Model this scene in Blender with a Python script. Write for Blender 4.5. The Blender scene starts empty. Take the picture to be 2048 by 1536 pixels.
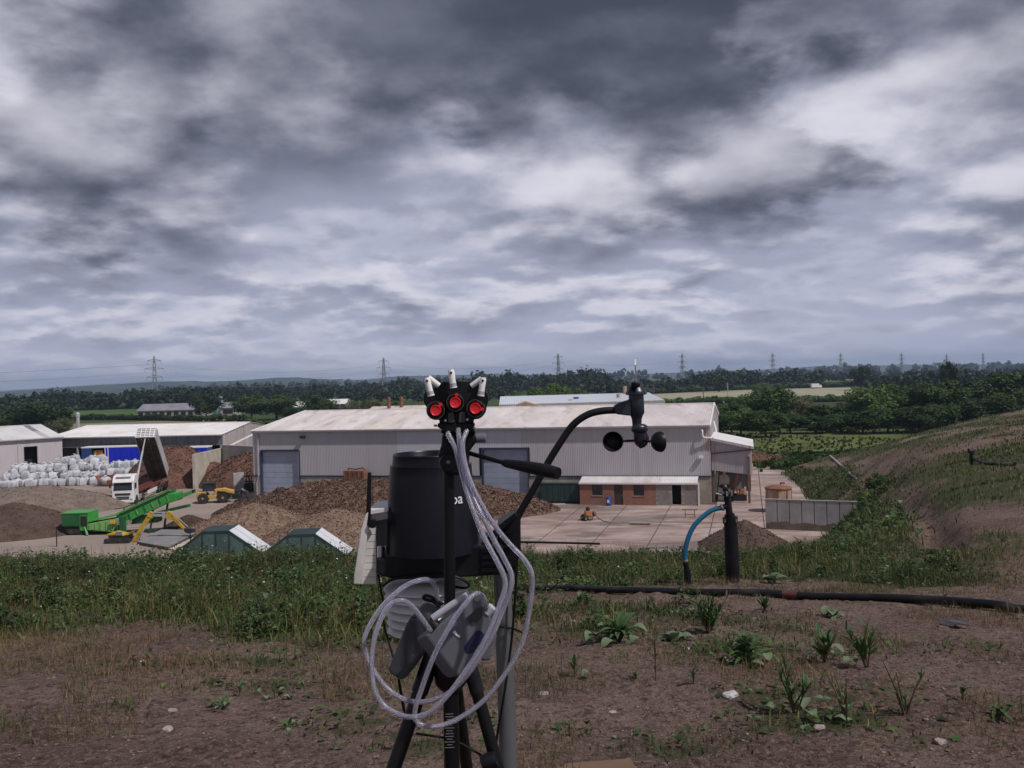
import bpy, bmesh, math, random
import numpy as np
from mathutils import Vector, Matrix, Euler

R = math.radians
random.seed(7)
rng = np.random.default_rng(11)
SC = bpy.context.scene
COL = SC.collection

# ------------------------------------------------------------------ camera
FPX = 1800.0                      # focal length in pixels of the 2048 px wide photograph
CAMH = 14.0                       # eye height over the yard
PITCH = -0.32
ROLL = -1.55
cam_d = bpy.data.cameras.new('camera')
cam_d.sensor_width = 36.0
cam_d.lens = 36.0 * FPX / 2048.0
cam_d.clip_start = 0.05
cam_d.clip_end = 20000.0
cam = bpy.data.objects.new('camera', cam_d)
COL.objects.link(cam)
CAMM = Matrix.Translation((0, 0, CAMH)) @ Matrix.Rotation(R(90 + PITCH), 4, 'X') @ Matrix.Rotation(R(ROLL), 4, 'Z')
cam.matrix_world = CAMM
SC.camera = cam
SC.view_settings.view_transform = 'Standard'
SC.view_settings.look = 'None'
SC.view_settings.gamma = 1.0
SC.view_settings.exposure = 0.0
SC.view_settings.use_curve_mapping = False

# ------------------------------------------------------------------ sun and sky
SUN = Vector((0.62, -0.42, 1.0)).normalized()
sun_d = bpy.data.lights.new('sun', 'SUN')
sun_d.energy = 3.5
sun_d.angle = R(1.5)
sun_d.color = (1.0, 0.94, 0.89)
sun = bpy.data.objects.new('sun', sun_d)
COL.objects.link(sun)
sun.rotation_euler = SUN.to_track_quat('Z', 'Y').to_euler()
sun.location = (40, -60, 90)

W = bpy.data.worlds.new('World')
SC.world = W
W.use_nodes = True
wn = W.node_tree.nodes
wl = W.node_tree.links
wn.clear()


def wnode(t, **kw):
    n = wn.new(t)
    for k, v in kw.items():
        setattr(n, k, v)
    return n


def wmath(op, a, b=None, c=None):
    n = wnode('ShaderNodeMath', operation=op)
    for i, v in enumerate((a, b, c)):
        if v is None:
            continue
        if isinstance(v, (int, float)):
            n.inputs[i].default_value = v
        else:
            wl.new(v, n.inputs[i])
    return n.outputs[0]


def wramp(fac, stops, ip='LINEAR'):
    n = wnode('ShaderNodeValToRGB')
    n.color_ramp.interpolation = ip
    e = n.color_ramp.elements
    while len(e) < len(stops):
        e.new(0.5)
    for el, (p, c) in zip(e, stops):
        el.position = p
        el.color = (c[0], c[1], c[2], 1)
    wl.new(fac, n.inputs[0])
    return n.outputs[0]


def wmix(fac, a, b):
    n = wnode('ShaderNodeMix', data_type='RGBA')
    for s, v in ((n.inputs[0], fac), (n.inputs[6], a), (n.inputs[7], b)):
        if isinstance(v, (int, float)):
            s.default_value = v
        elif isinstance(v, tuple):
            s.default_value = (*v, 1)
        else:
            wl.new(v, s)
    return n.outputs[2]


def build_sky():
    sky = wnode('ShaderNodeTexSky', sky_type='NISHITA')
    sky.sun_disc = False
    sky.sun_elevation = math.asin(SUN.z)
    sky.sun_rotation = math.atan2(SUN.x, SUN.y)
    sky.air_density = 1.0
    sky.dust_density = 1.5
    tc = wnode('ShaderNodeTexCoord')
    sep = wnode('ShaderNodeSeparateXYZ')
    wl.new(tc.outputs['Generated'], sep.inputs[0])
    x, y, z = sep.outputs
    zc = wmath('ADD', wmath('MAXIMUM', z, 0.0), 0.26)
    comb = wnode('ShaderNodeCombineXYZ')
    wl.new(wmath('DIVIDE', x, zc), comb.inputs[0])
    wl.new(wmath('DIVIDE', y, zc), comb.inputs[1])

    def noise(scale, det, rough, dist, off):
        mp = wnode('ShaderNodeMapping')
        mp.inputs['Location'].default_value = off
        wl.new(comb.outputs[0], mp.inputs[0])
        n = wnode('ShaderNodeTexNoise')
        n.inputs['Scale'].default_value = scale
        n.inputs['Detail'].default_value = det
        n.inputs['Roughness'].default_value = rough
        n.inputs['Distortion'].default_value = dist
        wl.new(mp.outputs[0], n.inputs['Vector'])
        return n.outputs['Fac']

    rag = noise(1.6, 6.0, 0.55, 0.0, (9.0, 4.0, 0.0))

    def blob(px, py, r):          # a soft cloud mass round one direction of the sky
        d = dirpx(px, py)
        v = wnode('ShaderNodeVectorMath', operation='DOT_PRODUCT')
        wl.new(tc.outputs['Generated'], v.inputs[0])
        v.inputs[1].default_value = d
        c0 = math.cos(R(r))
        m = wnode('ShaderNodeMapRange', interpolation_type='SMOOTHSTEP')
        ragged = wmath('MULTIPLY', wmath('SUBTRACT', rag, 0.5), 7.0 * (1 - c0))
        wl.new(wmath('ADD', v.outputs['Value'], ragged), m.inputs[0])
        m.inputs[1].default_value = c0
        m.inputs[2].default_value = 1.0
        return m.outputs[0]

    def sky_noise(scale, det, rough, dist, off, k=1.0):
        mp = wnode('ShaderNodeMapping')
        mp.inputs['Location'].default_value = off
        mp.inputs['Scale'].default_value = (k, k, 1.0)
        wl.new(comb.outputs[0], mp.inputs[0])
        n = wnode('ShaderNodeTexNoise')
        n.inputs['Scale'].default_value = scale
        n.inputs['Detail'].default_value = det
        n.inputs['Roughness'].default_value = rough
        n.inputs['Distortion'].default_value = dist
        wl.new(mp.outputs[0], n.inputs['Vector'])
        return n.outputs['Fac']

    def mapr(v, a, b, c=0.0, d=1.0):
        m = wnode('ShaderNodeMapRange', interpolation_type='SMOOTHSTEP')
        wl.new(v, m.inputs[0])
        for i, q in enumerate((a, b, c, d)):
            m.inputs[i + 1].default_value = q
        return m.outputs[0]

    OFF = SKYOFF
    n1 = sky_noise(SKYS, 11.0, 0.49, 0.0, OFF)
    far = sky_noise(SKYS, 11.0, 0.49, 0.0, OFF, 1.055)          # the same deck a little farther out
    far2 = sky_noise(SKYS, 5.0, 0.45, 0.0, OFF, 1.16)
    big = sky_noise(SKYS * 0.33, 2.0, 0.5, 0.0, (3.1, 1.7, 0.0))
    th = wmath('ADD', wmath('MULTIPLY', wmath('SUBTRACT', n1, 0.5), 1.3), 0.56)
    th = wmath('ADD', th, wmath('MULTIPLY', wmath('SUBTRACT', big, 0.5), 0.6))
    th = wmath('ADD', th, mapr(z, 0.14, 0.42, 0.0, 0.34))        # the deck thickens overhead
    for (px, py, r, k) in SKYB:
        th = wmath('ADD', th, wmath('MULTIPLY', blob(px, py, r), k))
    # billows: the side turned to the viewer and the sun is bright, the flat base dark
    lit = wmath('ADD', wmath('MULTIPLY', wmath('SUBTRACT', far, n1), 5.0), wmath('MULTIPLY', wmath('SUBTRACT', far2, n1), 1.6))
    # small far cumulus: the same, at a finer scale, low in the sky
    p1 = sky_noise(SKYS * 3.4, 8.0, 0.5, 0.0, (7.3, 2.1, 0.0))
    p2 = sky_noise(SKYS * 3.4, 8.0, 0.5, 0.0, (7.3, 2.1, 0.0), 1.035)
    low = mapr(z, 0.05, 0.24, 1.0, 0.12)
    lit = wmath('ADD', lit, wmath('MULTIPLY', wmath('MULTIPLY', wmath('SUBTRACT', p2, p1), 3.6), low))
    th = wmath('ADD', th, wmath('MULTIPLY', wmath('MULTIPLY', wmath('SUBTRACT', p1, 0.5), 0.45), low))
    lit = mapr(lit, -0.50, 0.72)
    thick = mapr(th, 0.50, 1.02)
    base = wmix(thick, wmix(mapr(z, 0.03, 0.22), (4.1, 4.35, 5.7), SKYC[0]), SKYC[1])
    top = wmix(thick, SKYC[2], SKYC[3])
    clouds = wmix(lit, base, top)
    cov = mapr(th, 0.34, 0.52)
    # thin veil between the clouds, and the open blue of the Nishita sky in the real gaps
    sk = wnode('ShaderNodeVectorMath', operation='SCALE')
    wl.new(sky.outputs[0], sk.inputs[0])
    sk.inputs['Scale'].default_value = 0.24
    veil = wmix(mapr(th, -0.05, 0.44), sk.outputs[0], SKYC[4])
    col = wmix(cov, veil, clouds)
    # pale air along the horizon
    hz = wnode('ShaderNodeMapRange', interpolation_type='SMOOTHSTEP')
    wl.new(z, hz.inputs[0])
    hz.inputs[1].default_value = -0.02
    hz.inputs[2].default_value = 0.10
    hz.inputs[3].default_value = 0.65
    hz.inputs[4].default_value = 0.0
    col = wmix(hz.outputs[0], col, HORC)
    bg = wnode('ShaderNodeBackground')
    bg.inputs['Strength'].default_value = 0.1
    wl.new(col, bg.inputs['Color'])
    out = wnode('ShaderNodeOutputWorld')
    wl.new(bg.outputs[0], out.inputs['Surface'])


# linear radiance x 10 (the background strength is 0.1)
SKYC = [(3.3, 3.5, 4.65), (0.60, 0.68, 1.0), (7.2, 7.1, 8.0), (1.6, 1.72, 2.3), (4.8, 5.0, 6.3)]
SKYS = 1.55
SKYOFF = (0.4, 2.2, 0.3)
SKYB = ((1320, 40, 18, 0.24), (760, -20, 10, 0.12), (120, 60, 12, 0.22), (420, 190, 6, -0.08), (1000, 340, 9, -0.16), (1560, 90, 10, 0.14), (1640, 330, 8, -0.16), (120, 420, 8, -0.10))
HORC = (5.8, 5.95, 7.4)


# ------------------------------------------------------------------ pixel helpers (2048 x 1536 photograph -> world)
def dirpx(px, py):
    v = CAMM.to_3x3() @ Vector(((px - 1024) / FPX, -(py - 768) / FPX, -1.0))
    return v.normalized()


def at(px, py, d):
    """point seen at this pixel, d metres in front of the camera along +Y"""
    v = dirpx(px, py)
    return Vector((0, 0, CAMH)) + v * (d / v.y)


def gnd(px, py, z=0.0):
    v = dirpx(px, py)
    return Vector((0, 0, CAMH)) + v * ((z - CAMH) / v.z)


def proj(p):
    q = CAMM.inverted() @ Vector(p)
    return (1024 + FPX * q.x / -q.z, 768 - FPX * q.y / -q.z)


build_sky()

# ------------------------------------------------------------------ numpy noise
_perm = np.random.default_rng(3).integers(0, 2 ** 31, 4096)


def _hash(ix, iy, s):
    h = (ix * 374761393 + iy * 668265263 + s * 974711) & 0x7fffffff
    h = (h ^ (h >> 13)) * 1274126177 & 0x7fffffff
    return ((h ^ (h >> 16)) & 0xffff) / 65535.0


def vnoise(x, y, s=0):
    x = np.asarray(x, float)
    y = np.asarray(y, float)
    ix = np.floor(x).astype(np.int64)
    iy = np.floor(y).astype(np.int64)
    fx = x - ix
    fy = y - iy
    fx = fx * fx * (3 - 2 * fx)
    fy = fy * fy * (3 - 2 * fy)
    a = _hash(ix, iy, s)
    b = _hash(ix + 1, iy, s)
    c = _hash(ix, iy + 1, s)
    d = _hash(ix + 1, iy + 1, s)
    return (a * (1 - fx) + b * fx) * (1 - fy) + (c * (1 - fx) + d * fx) * fy


def fbm(x, y, oct=4, s=0, gain=0.5):
    t = 0.0
    a = 1.0
    n = 0.0
    for i in range(oct):
        t = t + a * (vnoise(x * 2 ** i + 17.3 * i, y * 2 ** i - 9.1 * i, s + i) - 0.5)
        n += a
        a *= gain
    return t / n


# ------------------------------------------------------------------ materials
MATS = {}


class NT:
    def __init__(self, m):
        self.t = m.node_tree
        self.n = self.t.nodes
        self.l = self.t.links

    def new(self, t, **kw):
        n = self.n.new(t)
        for k, v in kw.items():
            setattr(n, k, v)
        return n

    def put(self, s, v):
        if v is None:
            return
        if isinstance(v, (int, float)):
            s.default_value = v
        elif isinstance(v, (tuple, list)):
            s.default_value = (*v, 1) if len(s.default_value) == 4 and len(v) == 3 else v
        else:
            self.l.new(v, s)

    def math(self, op, a, b=None):
        n = self.new('ShaderNodeMath', operation=op)
        self.put(n.inputs[0], a)
        self.put(n.inputs[1], b)
        return n.outputs[0]

    def noise(self, vec, scale, det=4, rough=0.55, dist=0.0):
        n = self.new('ShaderNodeTexNoise')
        self.put(n.inputs['Vector'], vec)
        n.inputs['Scale'].default_value = scale
        n.inputs['Detail'].default_value = det
        n.inputs['Roughness'].default_value = rough
        n.inputs['Distortion'].default_value = dist
        return n.outputs['Fac']

    def ramp(self, fac, lo, hi):
        n = self.new('ShaderNodeMapRange', interpolation_type='SMOOTHSTEP')
        self.put(n.inputs[0], fac)
        n.inputs[1].default_value = lo
        n.inputs[2].default_value = hi
        return n.outputs[0]

    def mix(self, fac, a, b, blend='MIX'):
        n = self.new('ShaderNodeMix', data_type='RGBA', blend_type=blend)
        self.put(n.inputs[0], fac)
        self.put(n.inputs[6], a)
        self.put(n.inputs[7], b)
        return n.outputs[2]

    def mapping(self, vec, scale=(1, 1, 1), rot=(0, 0, 0)):
        n = self.new('ShaderNodeMapping')
        self.put(n.inputs['Vector'], vec)
        n.inputs['Scale'].default_value = scale
        n.inputs['Rotation'].default_value = rot
        return n.outputs[0]


def base_mat(name):
    m = bpy.data.materials.new(name)
    m.use_nodes = True
    nt = NT(m)
    nt.n.clear()
    b = nt.new('ShaderNodeBsdfPrincipled')
    o = nt.new('ShaderNodeOutputMaterial')
    nt.l.new(b.outputs[0], o.inputs['Surface'])
    MATS[name] = m
    return m, nt, b


def mat(name, col, rough=0.7, var=0.15, scale=4.0, bump=0.0, bscale=30.0, metal=0.0, dirt=None, dirt_amt=0.5,
        dirt_scale=1.5, stretch=(1, 1, 1), spec=0.5, coord='pos', dirt_lo=0.5, dirt_hi=0.7, objvar=0.0, det=4):
    """painted / earthy surface: base colour with two octaves of variation, optional dirt patches and relief"""
    m, nt, b = base_mat(name)
    if coord == 'pos':
        g = nt.new('ShaderNodeNewGeometry')
        v0 = g.outputs['Position']
    else:
        g = nt.new('ShaderNodeTexCoord')
        v0 = g.outputs['Object']
    v = nt.mapping(v0, stretch)
    n1 = nt.noise(v, scale, det)
    lo = tuple(c * (1 - var) for c in col)
    hi = tuple(min(1, c * (1 + var)) for c in col)
    c = nt.mix(nt.ramp(n1, 0.3, 0.7), lo, hi)
    if objvar:
        oi = nt.new('ShaderNodeObjectInfo')
        k = nt.math('ADD', 1 - objvar, nt.math('MULTIPLY', oi.outputs['Random'], 2 * objvar))
        cc = nt.new('ShaderNodeVectorMath', operation='SCALE')
        nt.put(cc.inputs[0], c)
        nt.put(cc.inputs['Scale'], k)
        c = cc.outputs[0]
    if dirt:
        n2 = nt.noise(v, dirt_scale, 6, 0.6)
        f = nt.math('MULTIPLY', nt.ramp(n2, dirt_lo, dirt_hi), dirt_amt)
        c = nt.mix(f, c, dirt)
    nt.put(b.inputs['Base Color'], c)
    b.inputs['Roughness'].default_value = rough
    b.inputs['Metallic'].default_value = metal
    b.inputs['Specular IOR Level'].default_value = spec
    if bump:
        bn = nt.new('ShaderNodeBump')
        bn.inputs['Strength'].default_value = bump
        bn.inputs['Distance'].default_value = 1.0 / bscale
        nt.put(bn.inputs['Height'], nt.noise(v, bscale, 5, 0.6))
        nt.l.new(bn.outputs[0], b.inputs['Normal'])
    return m


def leaf_mat(name, c1, c2, attr=None, trans=0.25):
    m, nt, b = base_mat(name)
    if attr:
        a = nt.new('ShaderNodeAttribute')
        a.attribute_name = attr
        c = a.outputs['Color']
    else:
        g = nt.new('ShaderNodeNewGeometry')
        oi = nt.new('ShaderNodeObjectInfo')
        n1 = nt.noise(g.outputs['Position'], 0.35, 3)
        f = nt.math('ADD', nt.math('MULTIPLY', nt.ramp(n1, 0.3, 0.7), 0.6), nt.math('MULTIPLY', oi.outputs['Random'], 0.4))
        c = nt.mix(f, c1, c2)
    nt.put(b.inputs['Base Color'], c)
    b.inputs['Roughness'].default_value = 0.65
    b.inputs['Specular IOR Level'].default_value = 0.25
    t = nt.new('ShaderNodeBsdfTranslucent')
    nt.put(t.inputs['Color'], c)
    ms = nt.new('ShaderNodeMixShader')
    ms.inputs[0].default_value = trans
    nt.l.new(b.outputs[0], ms.inputs[1])
    nt.l.new(t.outputs[0], ms.inputs[2])
    out = [n for n in nt.n if n.type == 'OUTPUT_MATERIAL'][0]
    nt.l.new(ms.outputs[0], out.inputs['Surface'])
    return m


# ------------------------------------------------------------------ mesh building
class MB:
    def __init__(self):
        self.v = []
        self.f = []

    def add(self, vs, fs):
        k = len(self.v)
        self.v += [tuple(p) for p in vs]
        self.f += [tuple(i + k for i in f) for f in fs]
        return self

    def box(self, c, s, rz=0.0, m=None):
        hx, hy, hz = s[0] / 2, s[1] / 2, s[2] / 2
        vs = [Vector((x, y, z)) for x in (-hx, hx) for y in (-hy, hy) for z in (-hz, hz)]
        if m is None:
            m = Matrix.Rotation(rz, 3, 'Z')
        vs = [m @ p + Vector(c) for p in vs]
        return self.add(vs, [(0, 1, 3, 2), (4, 6, 7, 5), (0, 4, 5, 1), (2, 3, 7, 6), (0, 2, 6, 4), (1, 5, 7, 3)])

    def span(self, a, b):
        a = Vector(a)
        b = Vector(b)
        return self.box((a + b) / 2, [abs(t) for t in (b - a)])

    def bar(self, a, b, w, h=None, up=(0, 0, 1)):
        """square bar from a to b"""
        a = Vector(a)
        b = Vector(b)
        h = h or w
        z = (b - a).normalized()
        u = Vector(up)
        if abs(z.dot(u)) > 0.98:
            u = Vector((0, 1, 0))
        x = u.cross(z).normalized()
        y = z.cross(x)
        vs = []
        for p in (a, b):
            for sx, sy in ((-1, -1), (1, -1), (1, 1), (-1, 1)):
                vs.append(p + x * sx * w / 2 + y * sy * h / 2)
        return self.add(vs, [(3, 2, 1, 0), (4, 5, 6, 7), (0, 1, 5, 4), (1, 2, 6, 5), (2, 3, 7, 6), (3, 0, 4, 7)])

    def prism(self, poly, ext):
        """closed polygon of 3d points swept along ext"""
        n = len(poly)
        e = Vector(ext)
        vs = [Vector(p) for p in poly] + [Vector(p) + e for p in poly]
        fs = [tuple(range(n))[::-1], tuple(range(n, 2 * n))]
        fs += [(i, (i + 1) % n, n + (i + 1) % n, n + i) for i in range(n)]
        return self.add(vs, fs)

    def tube(self, pts, r, seg=8, cap=True):
        pts = [Vector(p) for p in pts]
        n = len(pts)
        rs = r if isinstance(r, (list, tuple)) else [r] * n
        vs = []
        t0 = (pts[1] - pts[0]).normalized()
        u = Vector((0, 0, 1)) if abs(t0.z) < 0.9 else Vector((0, 1, 0))
        u = (u - t0 * u.dot(t0)).normalized()
        for i, p in enumerate(pts):
            t = (pts[min(i + 1, n - 1)] - pts[max(i - 1, 0)]).normalized()
            u = (u - t * u.dot(t)).normalized()
            w = t.cross(u)
            for k in range(seg):
                a = 2 * math.pi * k / seg
                vs.append(p + (u * math.cos(a) + w * math.sin(a)) * rs[i])
        fs = []
        for i in range(n - 1):
            for k in range(seg):
                k2 = (k + 1) % seg
                fs.append((i * seg + k, i * seg + k2, (i + 1) * seg + k2, (i + 1) * seg + k))
        if cap:
            fs.append(tuple(range(seg))[::-1])
            fs.append(tuple((n - 1) * seg + k for k in range(seg)))
        return self.add(vs, fs)

    def lathe(self, prof, c, seg=24, axis=(0, 0, 1), cap=True):
        """prof: list of (radius, distance along axis)"""
        z = Vector(axis).normalized()
        u = Vector((1, 0, 0)) if abs(z.x) < 0.9 else Vector((0, 1, 0))
        u = (u - z * u.dot(z)).normalized()
        w = z.cross(u)
        c = Vector(c)
        vs = []
        for r, h in prof:
            for k in range(seg):
                a = 2 * math.pi * k / seg
                vs.append(c + z * h + (u * math.cos(a) + w * math.sin(a)) * r)
        n = len(prof)
        fs = []
        for i in range(n - 1):
            for k in range(seg):
                k2 = (k + 1) % seg
                fs.append((i * seg + k, i * seg + k2, (i + 1) * seg + k2, (i + 1) * seg + k))
        if cap:
            fs.append(tuple(range(seg))[::-1])
            fs.append(tuple((n - 1) * seg + k for k in range(seg)))
        return self.add(vs, fs)

    def quad(self, a, b, c, d):
        return self.add([a, b, c, d], [(0, 1, 2, 3)])

    def mesh(self, name, material=None, smooth=False, bevel=0.0, org=None):
        me = bpy.data.meshes.new(name)
        vs = self.v
        if org is not None:
            vs = [(p[0] - org[0], p[1] - org[1], p[2] - org[2]) for p in vs]
        me.from_pydata([tuple(p) for p in vs], [], self.f)
        if bevel:
            bm = bmesh.new()
            bm.from_mesh(me)
            bmesh.ops.remove_doubles(bm, verts=bm.verts, dist=1e-6)
            ed = [e for e in bm.edges if len(e.link_faces) == 2 and e.calc_face_angle(0) > 0.6]
            bmesh.ops.bevel(bm, geom=ed, offset=bevel, segments=2, profile=0.6, affect='EDGES', clamp_overlap=True)
            bm.to_mesh(me)
            bm.free()
        me.validate()
        if material:
            me.materials.append(material if not isinstance(material, str) else MATS[material])
        if smooth:
            me.polygons.foreach_set('use_smooth', [True] * len(me.polygons))
            try:
                me.set_sharp_from_angle(angle=R(40))
            except Exception:
                pass
        me.update()
        return me

    def build(self, name, material, parent=None, smooth=False, bevel=0.0, world=True):
        """world: the points are world points and are brought into the parent's (unrotated) frame"""
        org = None
        if parent is not None and world:
            root = parent
            while root.parent is not None:
                root = root.parent
            org = root.location if root.type == 'EMPTY' else None
        o = bpy.data.objects.new(name, self.mesh(name, material, smooth, bevel, org))
        COL.objects.link(o)
        o.parent = parent
        return o


def thing(name, label, cat, loc=(0, 0, 0), rz=0.0, group=None):
    o = bpy.data.objects.new(name, None)
    o.empty_display_size = 0.2
    COL.objects.link(o)
    o.location = loc
    o.rotation_euler = (0, 0, rz)
    return tag(o, label, cat, group)


def tag(o, label, cat, group=None):
    o['label'] = label
    o['category'] = cat
    if group:
        o['group'] = group
    return o


def struct(o, kind='structure', label=None):
    o['kind'] = kind
    if label:
        o['label'] = label
    return o


ORD = ['first', 'second', 'third', 'fourth', 'fifth', 'sixth', 'seventh', 'eighth', 'ninth', 'tenth', 'eleventh', 'twelfth', 'thirteenth', 'fourteenth', 'fifteenth', 'sixteenth']


def copy_tree(o, parent=None):
    c = o.copy()
    COL.objects.link(c)
    c.parent = parent
    for ch in list(o.children):
        copy_tree(ch, c)
    return c


def link_mesh(name, me, parent=None, loc=(0, 0, 0), rot=(0, 0, 0), scale=(1, 1, 1)):
    o = bpy.data.objects.new(name, me)
    COL.objects.link(o)
    o.parent = parent
    o.location = loc
    o.rotation_euler = rot
    o.scale = scale
    return o


def spline(pts, n=8):
    """Catmull-Rom through the points"""
    P = [Vector(p) for p in pts]
    P = [P[0] * 2 - P[1]] + P + [P[-1] * 2 - P[-2]]
    out = []
    for i in range(1, len(P) - 2):
        for k in range(n):
            t = k / n
            a, b, c, d = P[i - 1:i + 3]
            out.append(0.5 * ((2 * b) + (c - a) * t + (2 * a - 5 * b + 4 * c - d) * t * t + (3 * b - a - 3 * c + d) * t ** 3))
    out.append(P[-2])
    return out


def np_mesh(name, verts, faces, material, attr=None, cols=None, smooth=False):
    """faces: (n,3) or (n,4) array"""
    me = bpy.data.meshes.new(name)
    nv, nf, k = len(verts), len(faces), faces.shape[1]
    me.vertices.add(nv)
    me.vertices.foreach_set('co', np.asarray(verts, np.float32).ravel())
    me.loops.add(nf * k)
    me.loops.foreach_set('vertex_index', faces.astype(np.int32).ravel())
    me.polygons.add(nf)
    me.polygons.foreach_set('loop_start', np.arange(0, nf * k, k, dtype=np.int32))
    me.polygons.foreach_set('loop_total', np.full(nf, k, np.int32))
    if smooth:
        me.polygons.foreach_set('use_smooth', np.ones(nf, bool))
    me.update(calc_edges=True)
    if attr:
        a = me.color_attributes.new(attr, 'FLOAT_COLOR', 'POINT')
        c4 = np.ones((nv, 4), np.float32)
        c4[:, :3] = cols
        a.data.foreach_set('color', c4.ravel())
    me.materials.append(MATS[material])
    return me
# ================================================================== materials used by the place
mat('sheet_grey', (0.455, 0.43, 0.46), 0.55, 0.06, 0.5, dirt=(0.30, 0.27, 0.27), dirt_amt=0.5, dirt_scale=0.5, stretch=(2.5, 2.5, 0.25), objvar=0.02)
mat('sheet_pale', (0.50, 0.50, 0.56), 0.5, 0.03, 0.5, dirt=(0.45, 0.44, 0.45), dirt_amt=0.3, dirt_scale=0.4, stretch=(2, 2, 0.3))
mat('sheet_rust', (0.455, 0.43, 0.455), 0.6, 0.05, 0.5, dirt=(0.32, 0.17, 0.09), dirt_amt=0.8, dirt_scale=0.9, stretch=(3.5, 3.5, 0.22), dirt_lo=0.52, dirt_hi=0.66)
mat('roof_sheet', (0.56, 0.52, 0.53), 0.6, 0.10, 0.35, dirt=(0.36, 0.29, 0.27), dirt_amt=0.65, dirt_scale=0.5, stretch=(1.3, 0.35, 1), objvar=0.05)
mat('rooflight', (0.60, 0.55, 0.52), 0.5, 0.10, 0.4, dirt=(0.40, 0.34, 0.29), dirt_amt=0.7, dirt_scale=0.4)
mat('roof_white', (0.66, 0.65, 0.66), 0.55, 0.06, 0.3, dirt=(0.48, 0.42, 0.36), dirt_amt=0.4, dirt_scale=0.25, objvar=0.03)
mat('roof_bluish', (0.60, 0.64, 0.72), 0.4, 0.06, 0.2, dirt=(0.55, 0.45, 0.36), dirt_amt=0.5, dirt_scale=0.2)
mat('roof_rusty', (0.52, 0.45, 0.40), 0.7, 0.12, 0.5, dirt=(0.36, 0.16, 0.09), dirt_amt=0.85, dirt_scale=0.35, stretch=(2, 0.4, 1))
mat('sheet_dark', (0.17, 0.165, 0.18), 0.7, 0.25, 1.2, stretch=(3, 3, 0.3), objvar=0.12)
mat('sheet_weathered', (0.36, 0.33, 0.33), 0.75, 0.22, 1.5, stretch=(4, 4, 0.25), dirt=(0.22, 0.19, 0.18), dirt_amt=0.5, objvar=0.1)
mat('trim_blue', (0.025, 0.035, 0.075), 0.5, 0.1)
mat('trim_grey', (0.40, 0.39, 0.40), 0.5, 0.1)
mat('trim_white', (0.72, 0.71, 0.71), 0.5, 0.06)
mat('shutter', (0.32, 0.36, 0.47), 0.5, 0.08, 0.7, dirt=(0.25, 0.25, 0.28), dirt_amt=0.4, dirt_scale=0.5, objvar=0.03)
mat('plinth', (0.33, 0.30, 0.26), 0.85, 0.18, 0.8, dirt=(0.12, 0.10, 0.09), dirt_amt=0.6, dirt_scale=0.5, bump=0.2, bscale=12)
mat('concrete', (0.36, 0.345, 0.35), 0.85, 0.14, 1.0, dirt=(0.20, 0.18, 0.16), dirt_amt=0.5, dirt_scale=0.6, bump=0.15, bscale=15, objvar=0.06)
mat('concrete_pale', (0.46, 0.42, 0.36), 0.9, 0.14, 0.8, dirt=(0.22, 0.19, 0.16), dirt_amt=0.5, dirt_scale=0.5, bump=0.2, bscale=12)
mat('flake_dark', (0.080, 0.043, 0.031), 0.95, 0.6, 2.5)
mat('flake_mid', (0.155, 0.092, 0.068), 0.95, 0.5, 2.5)
mat('flake_pale', (0.24, 0.165, 0.125), 0.95, 0.35, 2.5)
mat('joint_earth', (0.085, 0.065, 0.055), 0.95, 0.3, 0.5)
mat('block', (0.235, 0.205, 0.195), 0.9, 0.15, 2.0)
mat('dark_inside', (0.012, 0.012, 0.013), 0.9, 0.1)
mat('window_glass', (0.03, 0.035, 0.045), 0.08, 0.1)
mat('brown_door', (0.045, 0.03, 0.028), 0.6, 0.2)
mat('black_steel', (0.016, 0.016, 0.018), 0.5, 0.2)
mat('tank_green', (0.018, 0.045, 0.04), 0.5, 0.15, dirt=(0.05, 0.05, 0.04), dirt_amt=0.3)
mat('drum_blue', (0.02, 0.06, 0.30), 0.4, 0.1)
mat('paper_white', (0.72, 0.72, 0.72), 0.7, 0.05)
mat('rust', (0.20, 0.085, 0.05), 0.85, 0.3, 2.0, dirt=(0.10, 0.05, 0.035), dirt_amt=0.6, bump=0.2, bscale=20)
mat('rust_pale', (0.36, 0.26, 0.19), 0.85, 0.25, 1.5, dirt=(0.22, 0.10, 0.06), dirt_amt=0.7, dirt_scale=1.2, stretch=(2, 2, 0.5))
mat('machine_green', (0.045, 0.30, 0.055), 0.45, 0.15, 1.2, dirt=(0.15, 0.20, 0.10), dirt_amt=0.75, dirt_scale=1.2)
mat('machine_green_dark', (0.012, 0.10, 0.03), 0.45, 0.15, 1.2)
mat('machine_green_dusty', (0.15, 0.36, 0.10), 0.7, 0.2, 1.5, dirt=(0.26, 0.27, 0.16), dirt_amt=0.7, dirt_scale=1.6)
mat('digger_yellow', (0.50, 0.31, 0.02), 0.45, 0.15, 1.5, dirt=(0.20, 0.13, 0.06), dirt_amt=0.75, dirt_scale=2.0)
mat('loader_yellow', (0.52, 0.31, 0.06), 0.5, 0.12, 1.5, dirt=(0.30, 0.20, 0.09), dirt_amt=0.6, dirt_scale=1.5)
mat('chrome', (0.55, 0.56, 0.60), 0.3, 0.1, metal=0.7)
mat('rubber', (0.018, 0.017, 0.017), 0.8, 0.3, dirt=(0.12, 0.09, 0.07), dirt_amt=0.5, dirt_scale=3)
mat('hub_orange', (0.38, 0.20, 0.09), 0.7, 0.2)
mat('truck_white', (0.72, 0.72, 0.73), 0.35, 0.05, 1.0, dirt=(0.45, 0.40, 0.34), dirt_amt=0.4, dirt_scale=0.9)
mat('truck_red', (0.16, 0.04, 0.035), 0.6, 0.3, 2, dirt=(0.10, 0.07, 0.06), dirt_amt=0.7)
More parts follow.
